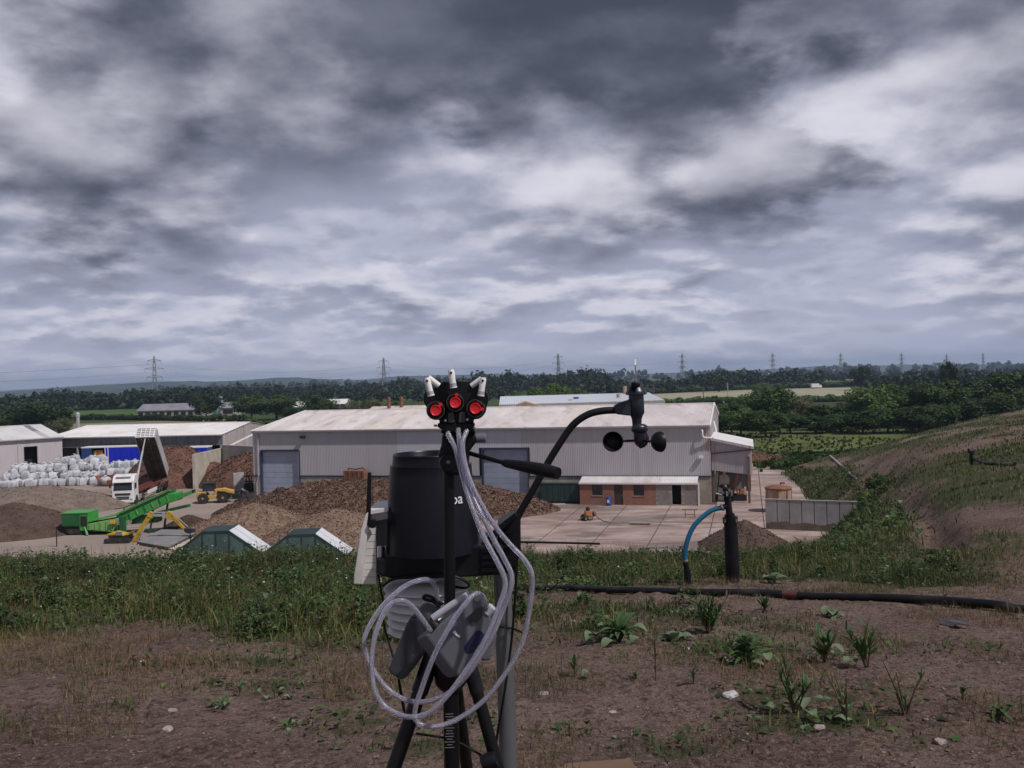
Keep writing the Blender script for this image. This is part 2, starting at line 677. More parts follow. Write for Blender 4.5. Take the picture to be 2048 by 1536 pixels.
mat('tipper_under', (0.060, 0.040, 0.030), 0.8, 0.35, 0.8, dirt=(0.11, 0.07, 0.05), dirt_amt=0.7, dirt_scale=0.5)
mat('tipper_side', (0.34, 0.34, 0.36), 0.4, 0.1, 1.0, dirt=(0.28, 0.26, 0.25), dirt_amt=0.5, stretch=(1, 0.3, 0.3))
mat('curtain_blue', (0.006, 0.018, 0.50), 0.45, 0.12, 0.8)
mat('panel_blue', (0.015, 0.05, 0.20), 0.5, 0.12, 0.8)
mat('sign_yellow', (0.55, 0.36, 0.02), 0.5, 0.1)
mat('sign_red', (0.34, 0.10, 0.02), 0.5, 0.1)
mat('sack', (0.45, 0.46, 0.50), 0.75, 0.14, 3.0, bump=0.5, bscale=7.0, objvar=0.14, dirt=(0.33, 0.31, 0.30), dirt_amt=0.35, dirt_scale=1.0)
mat('skip_orange', (0.30, 0.085, 0.04), 0.7, 0.2, 1.2)
mat('hopper_green', (0.014, 0.035, 0.036), 0.5, 0.2, 0.8)
mat('hopper_pane', (0.055, 0.10, 0.10), 0.35, 0.3, 0.8, dirt=(0.09, 0.12, 0.11), dirt_amt=0.6, dirt_scale=0.7)
mat('hopper_white', (0.62, 0.65, 0.70), 0.4, 0.05, 0.8, dirt=(0.42, 0.42, 0.43), dirt_amt=0.4, dirt_scale=0.7)
mat('grey_plate', (0.20, 0.20, 0.205), 0.7, 0.12, 0.8, dirt=(0.14, 0.12, 0.11), dirt_amt=0.4)
mat('earth_edge', (0.11, 0.07, 0.05), 0.95, 0.3, 3)
mat('mulch', (0.105, 0.060, 0.044), 0.95, 0.6, 3.5, bump=1.0, bscale=4, dirt=(0.21, 0.125, 0.085), dirt_amt=0.75, dirt_scale=1.6, dirt_lo=0.48, dirt_hi=0.62, det=8)
mat('chips', (0.185, 0.125, 0.09), 0.95, 0.28, 1.5, bump=0.6, bscale=7, dirt=(0.12, 0.075, 0.055), dirt_amt=0.6, dirt_scale=0.6, det=8)
mat('compost_red', (0.125, 0.062, 0.042), 0.95, 0.3, 1.0, bump=0.6, bscale=5, dirt=(0.085, 0.045, 0.033), dirt_amt=0.7, dirt_scale=0.4, det=8)
mat('compost_brown', (0.075, 0.047, 0.036), 0.95, 0.3, 1.0, bump=0.6, bscale=5, dirt=(0.055, 0.034, 0.027), dirt_amt=0.7, dirt_scale=0.4, det=8)
mat('heap_grey', (0.165, 0.128, 0.105), 0.95, 0.25, 0.8, bump=0.5, bscale=5, dirt=(0.10, 0.08, 0.065), dirt_amt=0.6, dirt_scale=0.4, stretch=(1, 1.5, 1), det=8)
mat('tree_bark', (0.055, 0.042, 0.032), 0.9, 0.3, 4)
mat('pylon_steel', (0.20, 0.21, 0.23), 0.5, 0.1)
mat('house_white', (0.72, 0.71, 0.70), 0.7, 0.05)
mat('house_roof', (0.30, 0.12, 0.08), 0.8, 0.15)
mat('barn_roof', (0.20, 0.20, 0.225), 0.7, 0.12, 0.3, dirt=(0.28, 0.28, 0.30), dirt_amt=0.4, dirt_scale=0.15)
mat('barn_wall', (0.30, 0.28, 0.27), 0.8, 0.15, 0.4)
mat('silo_blue', (0.36, 0.45, 0.54), 0.5, 0.1)
mat('flue_steel', (0.5, 0.5, 0.5), 0.4, 0.1, metal=0.4)
mat('post_brown', (0.14, 0.09, 0.07), 0.8, 0.2)
mat('machine_cream', (0.50, 0.46, 0.40), 0.6, 0.15, 2, dirt=(0.25, 0.2, 0.16), dirt_amt=0.5)
mat('machine_orange', (0.40, 0.14, 0.04), 0.6, 0.25, 3)
mat('hose_tan', (0.24, 0.185, 0.15), 0.7, 0.2, 1)
mat('wood_plank', (0.27, 0.22, 0.19), 0.8, 0.2, 2)
# foreground instruments
mat('plastic_black', (0.006, 0.006, 0.008), 0.45, 0.2, 20, spec=0.25, dirt=(0.022, 0.022, 0.026), dirt_amt=0.5, dirt_scale=9, bump=0.03, bscale=300)
mat('plastic_black_satin', (0.005, 0.005, 0.006), 0.42, 0.1, 30, spec=0.25)
mat('collector_black', (0.006, 0.0065, 0.011), 0.34, 0.2, 12, spec=0.25, dirt=(0.024, 0.025, 0.034), dirt_amt=0.5, dirt_scale=6, stretch=(1, 1, 0.25), dirt_lo=0.5, dirt_hi=0.8)
mat('anemometer_grey', (0.014, 0.017, 0.030), 0.36, 0.15, 20, dirt=(0.06, 0.06, 0.07), dirt_amt=0.35, dirt_scale=12)
mat('plastic_white', (0.64, 0.62, 0.61), 0.5, 0.05, 12, dirt=(0.33, 0.29, 0.26), dirt_amt=0.5, dirt_scale=8)
mat('nozzle_white', (0.74, 0.73, 0.71), 0.35, 0.04, 30)
mat('nozzle_clear', (0.36, 0.36, 0.42), 0.2, 0.08, 30)
mat('cap_red', (0.62, 0.012, 0.022), 0.38, 0.06, 40)
mat('pump_grey', (0.115, 0.120, 0.140), 0.42, 0.06, 15, dirt=(0.17, 0.17, 0.18), dirt_amt=0.3, dirt_scale=20, bump=0.02, bscale=400)
mat('pump_dark', (0.040, 0.042, 0.050), 0.45, 0.08, 15)
mat('badge_blue', (0.012, 0.014, 0.065), 0.35, 0.1, 30)
mat('print_white', (0.75, 0.76, 0.80), 0.5, 0.02)
mat('print_grey', (0.16, 0.16, 0.17), 0.6, 0.02)
mat('pole_steel', (0.17, 0.18, 0.185), 0.42, 0.12, 6, metal=0.55, dirt=(0.26, 0.26, 0.26), dirt_amt=0.4, dirt_scale=9, stretch=(1, 1, 0.3))
mat('screw_steel', (0.45, 0.42, 0.38), 0.35, 0.1, metal=0.8)
mat('pipe_black', (0.007, 0.007, 0.010), 0.42, 0.25, 5, spec=0.3, dirt=(0.06, 0.05, 0.045), dirt_amt=0.5, dirt_scale=3)
mat('pipe_red', (0.075, 0.018, 0.016), 0.5, 0.2, 8)
mat('hose_blue', (0.012, 0.11, 0.21), 0.35, 0.08, 8, dirt=(0.03, 0.14, 0.2), dirt_amt=0.4)
mat('clamp_steel', (0.30, 0.29, 0.29), 0.35, 0.2, 30, metal=0.6)
mat('pipe_grey', (0.30, 0.31, 0.33), 0.6, 0.15)
mat('cardboard', (0.13, 0.082, 0.052), 0.85, 0.12, 8)
mat('stone_pale', (0.26, 0.22, 0.20), 0.85, 0.25, 12, bump=0.3, bscale=60)
mat('stone_soil', (0.145, 0.100, 0.083), 0.95, 0.75, 7, dirt=(0.28, 0.22, 0.19), dirt_amt=0.7, dirt_scale=5, dirt_lo=0.60, dirt_hi=0.70)
mat('stone_white', (0.40, 0.40, 0.41), 0.8, 0.1, 20, bump=0.3, bscale=60)
mat('flower_white', (0.70, 0.70, 0.66), 0.7, 0.1, 30)
mat('stem_brown', (0.11, 0.07, 0.04), 0.8, 0.3, 10)
leaf_mat('leaf_dark', (0.018, 0.037, 0.010), (0.040, 0.068, 0.018), trans=0.15)
leaf_mat('leaf_mid', (0.032, 0.064, 0.016), (0.064, 0.110, 0.026), trans=0.2)
leaf_mat('leaf_light', (0.055, 0.100, 0.026), (0.085, 0.150, 0.035), trans=0.2)
leaf_mat('leaf_willow', (0.085, 0.090, 0.045), (0.13, 0.13, 0.065), trans=0.2)
leaf_mat('leaf_far', (0.011, 0.022, 0.011), (0.034, 0.056, 0.022), trans=0.1)
leaf_mat('grass_blades', None, None, attr='tint', trans=0.25)
leaf_mat('weed_leaf', (0.040, 0.085, 0.030), (0.075, 0.135, 0.050), trans=0.2)
leaf_mat('weed_leaf_pale', (0.11, 0.16, 0.09), (0.17, 0.22, 0.13), trans=0.2)

# clear plastic tubing
m, nt, b = base_mat('tube_clear')
b.inputs['Base Color'].default_value = (0.80, 0.79, 0.90, 1)
b.inputs['Roughness'].default_value = 0.20
b.inputs['IOR'].default_value = 1.25
b.inputs['Transmission Weight'].default_value = 0.88
b.inputs['Specular IOR Level'].default_value = 0.6
# clear tank window
m, nt, b = base_mat('clear_plastic')
b.inputs['Base Color'].default_value = (0.75, 0.77, 0.84, 1)
b.inputs['Roughness'].default_value = 0.15
b.inputs['Transmission Weight'].default_value = 0.5

# brickwork (courses are about one pixel high)
m, nt, b = base_mat('brickwork')
tc = nt.new('ShaderNodeTexCoord')
sp = nt.new('ShaderNodeSeparateXYZ')
nt.l.new(tc.outputs['Object'], sp.inputs[0])
cb = nt.new('ShaderNodeCombineXYZ')
nt.l.new(nt.math('ADD', sp.outputs[0], sp.outputs[1]), cb.inputs[0])
nt.l.new(sp.outputs[2], cb.inputs[1])
br = nt.new('ShaderNodeTexBrick')
nt.l.new(cb.outputs[0], br.inputs['Vector'])
br.inputs['Scale'].default_value = 1.0
br.inputs['Brick Width'].default_value = 0.225
br.inputs['Row Height'].default_value = 0.075
br.inputs['Mortar Size'].default_value = 0.008
br.inputs['Color1'].default_value = (0.32, 0.115, 0.072, 1)
br.inputs['Color2'].default_value = (0.21, 0.078, 0.055, 1)
br.inputs['Mortar'].default_value = (0.24, 0.19, 0.16, 1)
pn = nt.noise(tc.outputs['Object'], 1.1, 5)
nt.put(b.inputs['Base Color'], nt.mix(nt.math('MULTIPLY', nt.ramp(pn, 0.5, 0.72), 0.55), br.outputs['Color'], (0.30, 0.17, 0.12)))
b.inputs['Roughness'].default_value = 0.9

# yard concrete: pale slabs with dark damp stains and dust
m, nt, b = base_mat('yard_concrete')
g = nt.new('ShaderNodeNewGeometry')
P = g.outputs['Position']
oi = nt.new('ShaderNodeObjectInfo')
n1 = nt.noise(P, 0.22, 6, 0.6)
n2 = nt.noise(nt.mapping(P, (0.35, 1.0, 1)), 0.16, 6, 0.62, 0.4)
n3 = nt.noise(P, 1.6, 5, 0.6)
c = nt.mix(nt.ramp(n1, 0.35, 0.68), (0.31, 0.235, 0.215), (0.43, 0.345, 0.32))
c = nt.mix(nt.math('MULTIPLY', nt.ramp(n3, 0.4, 0.75), 0.35), c, (0.21, 0.155, 0.135))
c = nt.mix(nt.math('MULTIPLY', oi.outputs['Random'], 0.22), c, (0.23, 0.18, 0.16))
mud = nt.math('MULTIPLY', nt.ramp(nt.noise(nt.mapping(P, (0.45, 1.0, 1), (0, 0, 0.25)), 0.33, 9, 0.62, 0.6), 0.43, 0.62), 0.78)
c = nt.mix(mud, c, (0.190, 0.122, 0.108))
damp = nt.ramp(n2, 0.53, 0.61)
c = nt.mix(nt.math('MULTIPLY', damp, 0.62), c, (0.105, 0.088, 0.082))
nt.put(b.inputs['Base Color'], c)
nt.put(b.inputs['Roughness'], nt.math('SUBTRACT', 0.88, nt.math('MULTIPLY', damp, 0.35)))
bn = nt.new('ShaderNodeBump')
bn.inputs['Strength'].default_value = 0.25
bn.inputs['Distance'].default_value = 0.05
nt.put(bn.inputs['Height'], nt.noise(P, 6.0, 5))
nt.l.new(bn.outputs[0], b.inputs['Normal'])

# dusty earth of the yard (left part) and joints
mat('yard_earth', (0.265, 0.215, 0.185), 0.95, 0.14, 0.15, dirt=(0.16, 0.115, 0.095), dirt_amt=0.6, dirt_scale=0.12, bump=0.3, bscale=3, stretch=(0.5, 1, 1), det=8)

# hill soil with ground cover (attribute cover = how much low green grows there)
m, nt, b = base_mat('hill_soil')
g = nt.new('ShaderNodeNewGeometry')
P = g.outputs['Position']
a = nt.new('ShaderNodeAttribute')
a.attribute_name = 'cover'
n1 = nt.noise(P, 0.9, 6, 0.6)
n2 = nt.noise(P, 9.0, 6, 0.65)
n3 = nt.noise(P, 42.0, 4, 0.65)
c = nt.mix(nt.ramp(n1, 0.32, 0.68), (0.150, 0.099, 0.080), (0.255, 0.180, 0.150))
c = nt.mix(nt.math('MULTIPLY', nt.ramp(n2, 0.45, 0.68), 0.7), c, (0.085, 0.055, 0.044))
c = nt.mix(nt.math('MULTIPLY', nt.ramp(n3, 0.50, 0.62), 0.65), c, (0.33, 0.245, 0.21))
c = nt.mix(nt.math('MULTIPLY', nt.ramp(nt.noise(P, 24.0, 4, 0.65), 0.53, 0.62), 0.7), c, (0.058, 0.038, 0.031))
gc = nt.mix(nt.ramp(n2, 0.35, 0.65), (0.030, 0.040, 0.015), (0.055, 0.080, 0.024))
sp = nt.new('ShaderNodeSeparateColor')
nt.l.new(a.outputs['Color'], sp.inputs[0])
cov = nt.ramp(nt.math('ADD', sp.outputs[0], nt.math('MULTIPLY', nt.math('SUBTRACT', n2, 0.5), 0.9)), 0.30, 0.85)
c = nt.mix(nt.math('MULTIPLY', cov, 0.85), c, gc)
nt.put(b.inputs['Base Color'], c)
b.inputs['Roughness'].default_value = 0.95
b.inputs['Specular IOR Level'].default_value = 0.2
bn = nt.new('ShaderNodeBump')
bn.inputs['Strength'].default_value = 1.0
bn.inputs['Distance'].default_value = 0.06
nt.put(bn.inputs['Height'], nt.math('ADD', nt.noise(P, 40.0, 6, 0.7), nt.math('MULTIPLY', n2, 2.0)))
nt.l.new(bn.outputs[0], b.inputs['Normal'])

# farmland
m, nt, b = base_mat('farmland')
g = nt.new('ShaderNodeNewGeometry')
P = g.outputs['Position']
vo = nt.new('ShaderNodeTexVoronoi', feature='F1')
nt.put(vo.inputs['Vector'], nt.mapping(P, (0.0042, 0.0032, 0.0), (0, 0, 0.4)))
vo.inputs['Scale'].default_value = 1.0
sp = nt.new('ShaderNodeSeparateColor')
nt.l.new(vo.outputs['Color'], sp.inputs[0])
c = nt.mix(sp.outputs[0], (0.030, 0.052, 0.018), (0.060, 0.088, 0.030))
c = nt.mix(nt.ramp(sp.outputs[1], 0.72, 0.8), c, (0.12, 0.115, 0.06))
c = nt.mix(nt.math('MULTIPLY', nt.ramp(nt.noise(P, 0.05, 6), 0.4, 0.7), 0.4), c, (0.045, 0.055, 0.022))
nt.put(b.inputs['Base Color'], c)
b.inputs['Roughness'].default_value = 1.0
b.inputs['Specular IOR Level'].default_value = 0.1

leaf_mat('herbage_leaf', (0.060, 0.085, 0.026), (0.095, 0.120, 0.040), trans=0.2)
mat('rough_grass', (0.095, 0.118, 0.040), 1.0, 0.35, 0.12, dirt=(0.085, 0.075, 0.04), dirt_amt=0.6, dirt_scale=0.07, bump=0.6, bscale=1.5, det=8, spec=0.1)
mat('crop_white', (0.30, 0.285, 0.205), 1.0, 0.14, 0.03, dirt=(0.17, 0.17, 0.09), dirt_amt=0.55, dirt_scale=0.02, stretch=(0.3, 1.5, 1), spec=0.1, det=8)
mat('crop_green', (0.065, 0.115, 0.034), 1.0, 0.2, 0.03, dirt=(0.03, 0.055, 0.02), dirt_amt=0.5, dirt_scale=0.02, spec=0.1)
mat('crop_dry', (0.20, 0.18, 0.10), 1.0, 0.2, 0.03, dirt=(0.08, 0.095, 0.04), dirt_amt=0.5, dirt_scale=0.03, spec=0.1)
mat('far_hill', (0.030, 0.048, 0.024), 1.0, 0.45, 0.006, dirt=(0.07, 0.085, 0.04), dirt_amt=0.6, dirt_scale=0.004, spec=0.05, det=8)

# ================================================================== the setting: ground, hill, yard
bm = MB()
bm.quad((-9000, -400, -0.06), (9000, -400, -0.06), (9000, 11000, -0.06), (-9000, 11000, -0.06))
struct(bm.build('ground', 'farmland'))


def sheet(name, pix, z, material):
    pts = [gnd(px, py, z) for px, py in pix]
    m = MB()
    m.add(pts, [tuple(range(len(pts)))])
    o = m.build(name, material)
    me = o.data
    if me.polygons[0].normal.z < 0:
        me.flip_normals()
    return struct(o)


def patch(name, pts, z, material):
    m = MB()
    m.add([(x, y, z) for x, y in pts], [tuple(range(len(pts)))])
    o = m.build(name, material)
    if o.data.polygons[0].normal.z < 0:
        o.data.flip_normals()
    return struct(o)


# far ridges: low hills with a lumpy wooded skyline
def ridge(name, y, x0, x1, hfun, depth, seed):
    nx, ny = 160, 10
    xs = np.linspace(x0, x1, nx)
    V = []
    for j in range(ny):
        t = j / (ny - 1)
        prof = math.sin(t * math.pi * 0.5) if True else t
        for i, x in enumerate(xs):
            h = hfun(x) * prof * (0.85 + 0.5 * fbm(x / 260.0, t * 3 + seed, 4, seed)) + (3.5 * fbm(x / 25.0, seed + t * 7.0, 3, seed + 5) if j > 2 else 0)
            V.append((x, y + depth * t, h - 1.0))
    F = [(j * nx + i, j * nx + i + 1, (j + 1) * nx + i + 1, (j + 1) * nx + i) for j in range(ny - 1) for i in range(nx - 1)]
    me = np_mesh(name, np.array(V), np.array(F), 'far_hill', smooth=True)
    return struct(link_mesh(name, me))


ridge('hills', 4300, -3600, -900, lambda x: 34 * math.exp(-((x + 2050) / 520) ** 2) + 36 * math.exp(-((x + 1150) / 450) ** 2) + 22, 900, 2)
ridge('hills', 5600, -1900, 900, lambda x: 44 * math.exp(-((x + 500) / 700) ** 2) + 30, 1000, 4)
ridge('hills', 6200, 400, 4600, lambda x: 30 + 26 * math.exp(-((x - 2600) / 900) ** 2), 1000, 8)

# fields that can be told apart
sheet('field', [(1290, 808), (1720, 800), (1700, 775), (1500, 779), (1290, 789)], 0.02, 'crop_white')
sheet('field', [(130, 868), (480, 852), (470, 836), (140, 848)], 0.02, 'crop_dry')
sheet('field', [(60, 842), (470, 832), (460, 812), (80, 824)], 0.03, 'crop_green')
sheet('field', [(560, 806), (960, 798), (950, 786), (570, 794)], 0.03, 'crop_green')
sheet('field', [(1560, 768), (1760, 764), (1740, 757), (1570, 760)], 0.03, 'crop_green')
sheet('field', [(1620, 762), (1780, 758), (1790, 752.5), (1630, 756)], 0.05, 'crop_dry')
sheet('field', [(1900, 764), (2060, 760), (2060, 751), (1930, 754)], 0.05, 'crop_dry')

# rough grass beyond the shed, up to the trees
patch('meadow', [(26, 128), (60, 108), (130, 120), (140, 240), (40, 250), (24, 200)], 0.03, 'rough_grass')
patch('meadow', [(-90, 172), (-30, 172), (-20, 200), (-90, 205)], 0.02, 'rough_grass')

# yard: earth on the left, concrete slabs on the right
patch('yard_bedding', [(-10, 57), (34, 50), (44, 96), (46, 128), (30, 147), (12, 100), (-8, 106)], 0.004, 'joint_earth')
patch('yard', [(-140, 40), (48, 40), (46, 128), (30, 150), (-40, 175), (-140, 175)], 0.0, 'yard_earth')

# ------------------------------------------------------------------ hill (capped tip) the camera stands on
CP = []
for x in (-40, -24, -14, -7, 0):
    lift = 0.10 if x < -3 else 0.0
    for y, z in ((-14, 12.5), (0, 12.6), (3.5, 12.5), (5, 12.38), (6.75, 12.2), (8, 11.97), (10, 11.62), (12, 11.40 + lift), (14, 11.16 + lift), (15.5, 10.9 + lift),
                 (17.5, 10.0), (20, 8.6), (26, 5.0), (34, 0.5), (40, -2), (50, -3)):
        CP.append((x, y, z))
CP += [(4, 3.5, 12.5), (4, 8, 12.0), (4, 10, 11.64), (4, 12, 11.42), (4.4, 14, 11.18), (4.8, 15.5, 10.8), (5.2, 18.5, 9.2), (6, 26, 5.6), (9, 40, 2.0), (12, 55, -1.0),
       (8, 3, 12.5), (8, 8, 12.05), (14, 66, -2), (21, 70, -1.5), (26, 84, -1.5), (30, 95, -1.2), (33, 110, -1.0), (34, 130, -2), (41, 140, -1.5), (52, 150, -1.5), (66, 154, -1), (82, 156, -1), (96, 156, -1),
       (24, 10, 12.1), (24, -10, 12.6), (12, -12, 12.6), (44, 30, 11.8), (60, 50, 11.2), (80, 60, 10.6), (90, 20, 11.5), (75, 105, 9.2), (92, 125, 7), (72, 132, 5.5)]
for t_, rows in ((0.36, ((12, 1118), (15, 1095), (20, 1114), (30, 1122), (45, 1112), (60, 1098), (74, 1083), (84, 1040), (95, 968), (112, 922), (126, 908))),
                 (0.40, ((12, 1112), (16, 1076), (20, 1061), (26, 1051), (34, 1042), (44, 1033), (58, 1022), (70, 1012), (80, 975), (92, 937), (110, 905), (126, 897))),
                 (0.44, ((12, 1104), (16, 1056), (20, 1024), (25, 996), (32, 972), (40, 952), (50, 932), (62, 914), (76, 900), (92, 887), (110, 877), (126, 874))),
                 (0.50, ((12, 1094), (16, 1043), (20, 1008), (25, 979), (32, 952), (40, 929), (50, 909), (62, 892), (76, 876), (92, 862), (110, 850), (128, 848))),
                 (0.56, ((12, 1085), (16, 1032), (20, 993), (25, 962), (32, 934), (40, 908), (50, 888), (62, 871), (76, 856), (92, 843), (110, 832), (130, 832))),
                 (0.66, ((12, 1072), (20, 975), (32, 912), (50, 866), (76, 832), (110, 806)))):
    for d_, py_ in rows:
        p_ = at(1024 + FPX * t_ + 0.027 * (py_ - 768), py_, d_)
        CP.append(tuple(p_))
CP = np.array(CP, float)


def _tps(r2):
    return np.where(r2 > 0, r2 * np.log(np.maximum(r2, 1e-12)), 0.0)


def _fit():
    n = len(CP)
    d2 = ((CP[:, None, :2] - CP[None, :, :2]) ** 2).sum(-1)
    K = _tps(d2) + np.eye(n) * 3.0
    P = np.c_[np.ones(n), CP[:, :2]]
    A = np.block([[K, P], [P.T, np.zeros((3, 3))]])
    return np.linalg.solve(A, np.r_[CP[:, 2], 0, 0, 0])


_W = _fit()
# ditch that runs down between the bank and the hill, and where it is cut in
DITCH = spline([(5.75, 11.9, 0), (6.7, 14.2, 0), (7.7, 16.6, 0), (9.6, 21, 0), (11.6, 26.4, 0), (14.6, 34.6, 0), (19.5, 47, 0), (26.3, 65, 0), (33, 83, 0), (39, 102, 0)], 10)
_DN = np.array([(p.x, p.y) for p in DITCH])


def hill_base(x, y):
    x = np.atleast_1d(np.asarray(x, float))
    y = np.atleast_1d(np.asarray(y, float))
    z = np.empty(len(x))
    for s in range(0, len(x), 20000):
        xx, yy = x[s:s + 20000], y[s:s + 20000]
        d2 = (xx[:, None] - CP[None, :, 0]) ** 2 + (yy[:, None] - CP[None, :, 1]) ** 2
        z[s:s + 20000] = _tps(d2) @ _W[:-3] + _W[-3] + _W[-2] * xx + _W[-1] * yy
    return z


def ditch_dist(x, y):
    out = np.empty(len(x))
    for s in range(0, len(x), 20000):
        d2 = (x[s:s + 20000, None] - _DN[None, :, 0]) ** 2 + (y[s:s + 20000, None] - _DN[None, :, 1]) ** 2
        out[s:s + 20000] = np.sqrt(d2.min(1))
    return out


def hill(x, y, fine=True):
    x = np.atleast_1d(np.asarray(x, float))
    y = np.atleast_1d(np.asarray(y, float))
    z = hill_base(x, y)
    dd = ditch_dist(x, y)
    wdt = 0.22 + 0.0065 * y
    dep = (0.34 + 0.006 * y) * np.clip((y - 11.6) / 1.5, 0, 1)
    z = z - dep * np.exp(-(dd / wdt) ** 2)
    z = z + 0.10 * fbm(x / 2.3, y / 2.3, 3, 21) * np.clip(np.hypot(x, y) / 6, 0.3, 1.0) * 2
    z = z + 0.55 * fbm(x / 9.0, y / 9.0, 3, 31) * np.clip((np.hypot(x, y) - 14) / 25, 0, 1)
    if fine:
        z = z + 0.055 * fbm(x / 0.35, y / 0.35, 4, 41)
        cl = np.clip(fbm(x / 0.10, y / 0.10, 3, 51) - 0.06, 0, 1)
        z = z + 0.11 * cl
    return np.maximum(z, -0.6)


def hill1(x, y):
    return float(hill(np.array([x]), np.array([y]))[0])


def on_hill(px, py):
    """first point where the view ray of a pixel meets the hill"""
    v = dirpx(px, py)
    ds = np.concatenate([np.arange(2.0, 20, 0.02), np.arange(20, 140, 0.2)])
    X = v.x / v.y * ds
    Z = CAMH + v.z / v.y * ds
    below = Z <= hill(X, ds, False)
    if not below.any():
        return None
    i = int(np.argmax(below))
    return Vector((X[i], ds[i], float(hill(X[i:i + 1], ds[i:i + 1])[0])))


def to_px(x, y, z):
    """vectorised projection to photograph pixels"""
    Mi = np.array(CAMM.inverted())
    q = np.c_[x, y, z, np.ones(len(x))] @ Mi.T
    return 1024 + FPX * q[:, 0] / -q[:, 2], 768 - FPX * q[:, 1] / -q[:, 2]


# where things grow: soft patches given in plan
PATCH = []
for (px, py, rx, ry, k) in ((1235, 1260, 0.55, 0.5, 1.0), (1130, 1235, 0.7, 0.6, 0.9), (1480, 1300, 0.5, 0.45, 0.9), (1690, 1310, 0.4, 0.3, 0.7),
                            (1620, 1390, 0.55, 0.22, 1.0), (480, 1330, 0.7, 0.25, 0.85), (560, 1370, 0.6, 0.2, 0.8), (60, 1260, 0.8, 0.8, 0.9),
                            (690, 1440, 0.3, 0.3, 0.8), (1640, 1450, 0.5, 0.35, 0.85), (1800, 1470, 0.4, 0.3, 0.7), (1380, 1500, 0.35, 0.2, 0.7),
                            (1290, 1270, 0.4, 0.4, 0.8), (1060, 1225, 0.35, 0.5, 1.0), (250, 1420, 0.15, 0.1, 0.8), (1950, 1300, 0.5, 0.4, 0.5),
                            (680, 1390, 0.25, 0.12, 0.7), (1150, 1218, 0.9, 0.6, 0.9), (1310, 1228, 0.7, 0.5, 0.85), (1410, 1245, 0.5, 0.4, 0.8), (1560, 1265, 0.4, 0.3, 0.65), (1760, 1290, 0.4, 0.3, 0.6), (330, 1330, 0.5, 0.3, 0.6), (700, 1290, 0.5, 0.4, 0.8), (1120, 1460, 0.3, 0.15, 0.5), (860, 1500, 0.3, 0.2, 0.7), (940, 1440, 0.2, 0.2, 0.6)):
    p = on_hill(px, py)
    PATCH.append((p.x, p.y, rx, ry, k))


def cover(x, y):
    """0..1 amount of low growth"""
    n = fbm(x / 1.6, y / 1.6, 4, 61)
    n2 = fbm(x / 0.5, y / 0.5, 3, 71)
    # weedy band along the brow: starts nearer on the left
    edge = np.where(x < -0.2, 6.6 - 0.10 * np.minimum(x, 0) * 0 + 0.35 * np.sin(x * 1.3), 9.7)
    edge = edge + 3.2 * n + 1.2 * np.where(x < -3.4, np.minimum(-3.4 - x, 1.5), 0) * 0.8
    c = np.clip((y - edge + 0.5) / 1.7, 0, 1) * np.clip(0.95 + 1.3 * n2, 0.15, 1)
    right = np.clip((x - 4.2 - 0.10 * (y - 9)) / 1.8, 0, 1)
    streak = np.clip(0.66 + 3.0 * fbm(x / 3.5 + y * 0.03, y / 9.0 - x * 0.06, 4, 81), 0, 1)
    c = c * (1 - right) + c * right * streak
    for (cx, cy, rx, ry, k) in PATCH:
        c = np.maximum(c, k * np.exp(-((x - cx) / rx) ** 2 - ((y - cy) / ry) ** 2) * np.clip(0.8 + 1.4 * n2, 0, 1))
    dd = ditch_dist(x, y)
    bank = np.clip((y - 13.0) / 4, 0, 1) * (hill_side(x, y) > 0)
    c = np.maximum(c, bank * np.clip(0.8 + 1.2 * n, 0, 1))
    c = c * np.clip((dd - 0.12) / (0.25 + 0.007 * y), 0.08, 1)
    return np.clip(c, 0, 1)


def hill_side(x, y):
    """positive on the yard side of the ditch"""
    i = np.searchsorted(_DN[:, 1], y)
    i = np.clip(i, 0, len(_DN) - 1)
    return np.where(y < 12.4, 0, _DN[i, 0] - x)


def make_hill():
    def axis(lo, hi, flo, fhi, fine, grow):
        a = list(np.arange(flo, fhi, fine))
        s = fine
        p = fhi
        while p < hi:
            a.append(p)
            s = min(s * grow, 1.6)
            p += s
        s = fine
        p = flo - fine
        while p > lo:
            a.insert(0, p)
            s = min(s * grow, 1.6)
            p -= s
        return np.array(a)
    xs = axis(-60, 95, -6.5, 6.5, 0.05, 1.06)
    ys = axis(-14, 146, 3.2, 15.5, 0.05, 1.045)
    X, Y = np.meshgrid(xs, ys)
    x, y = X.ravel(), Y.ravel()
    z = np.maximum(hill(x, y), -0.6)
    nx, ny = len(xs), len(ys)
    i, j = np.meshgrid(np.arange(nx - 1), np.arange(ny - 1))
    a = (j * nx + i).ravel()
    F = np.c_[a, a + 1, a + nx + 1, a + nx]
    keep = (z[F] > -0.55).any(1)
    F = F[keep]
    used = np.unique(F)
    mp = -np.ones(len(z), int)
    mp[used] = np.arange(len(used))
    c = cover(x[used], y[used])
    V = np.c_[x, y, z][used]
    me = np_mesh('hill', V, mp[F], 'hill_soil', 'cover', np.repeat(c[:, None], 3, 1), smooth=True)
    return struct(link_mesh('hill', me))


make_hill()
# ================================================================== buildings
def on_front(px, py, org, rz, yl=0.0):
    """(s, z) where a pixel's ray meets the vertical plane y_local = yl of a frame"""
    c, s = math.cos(rz), math.sin(rz)
    n = Vector((-s, c, 0))
    o = Vector((org[0], org[1], 0)) + n * yl
    v = dirpx(px, py)
    e = Vector((0, 0, CAMH))
    t = (o - e).dot(n) / v.dot(n)
    p = e + v * t - o
    return p.dot(Vector((c, s, 0))), (e + v * t).z


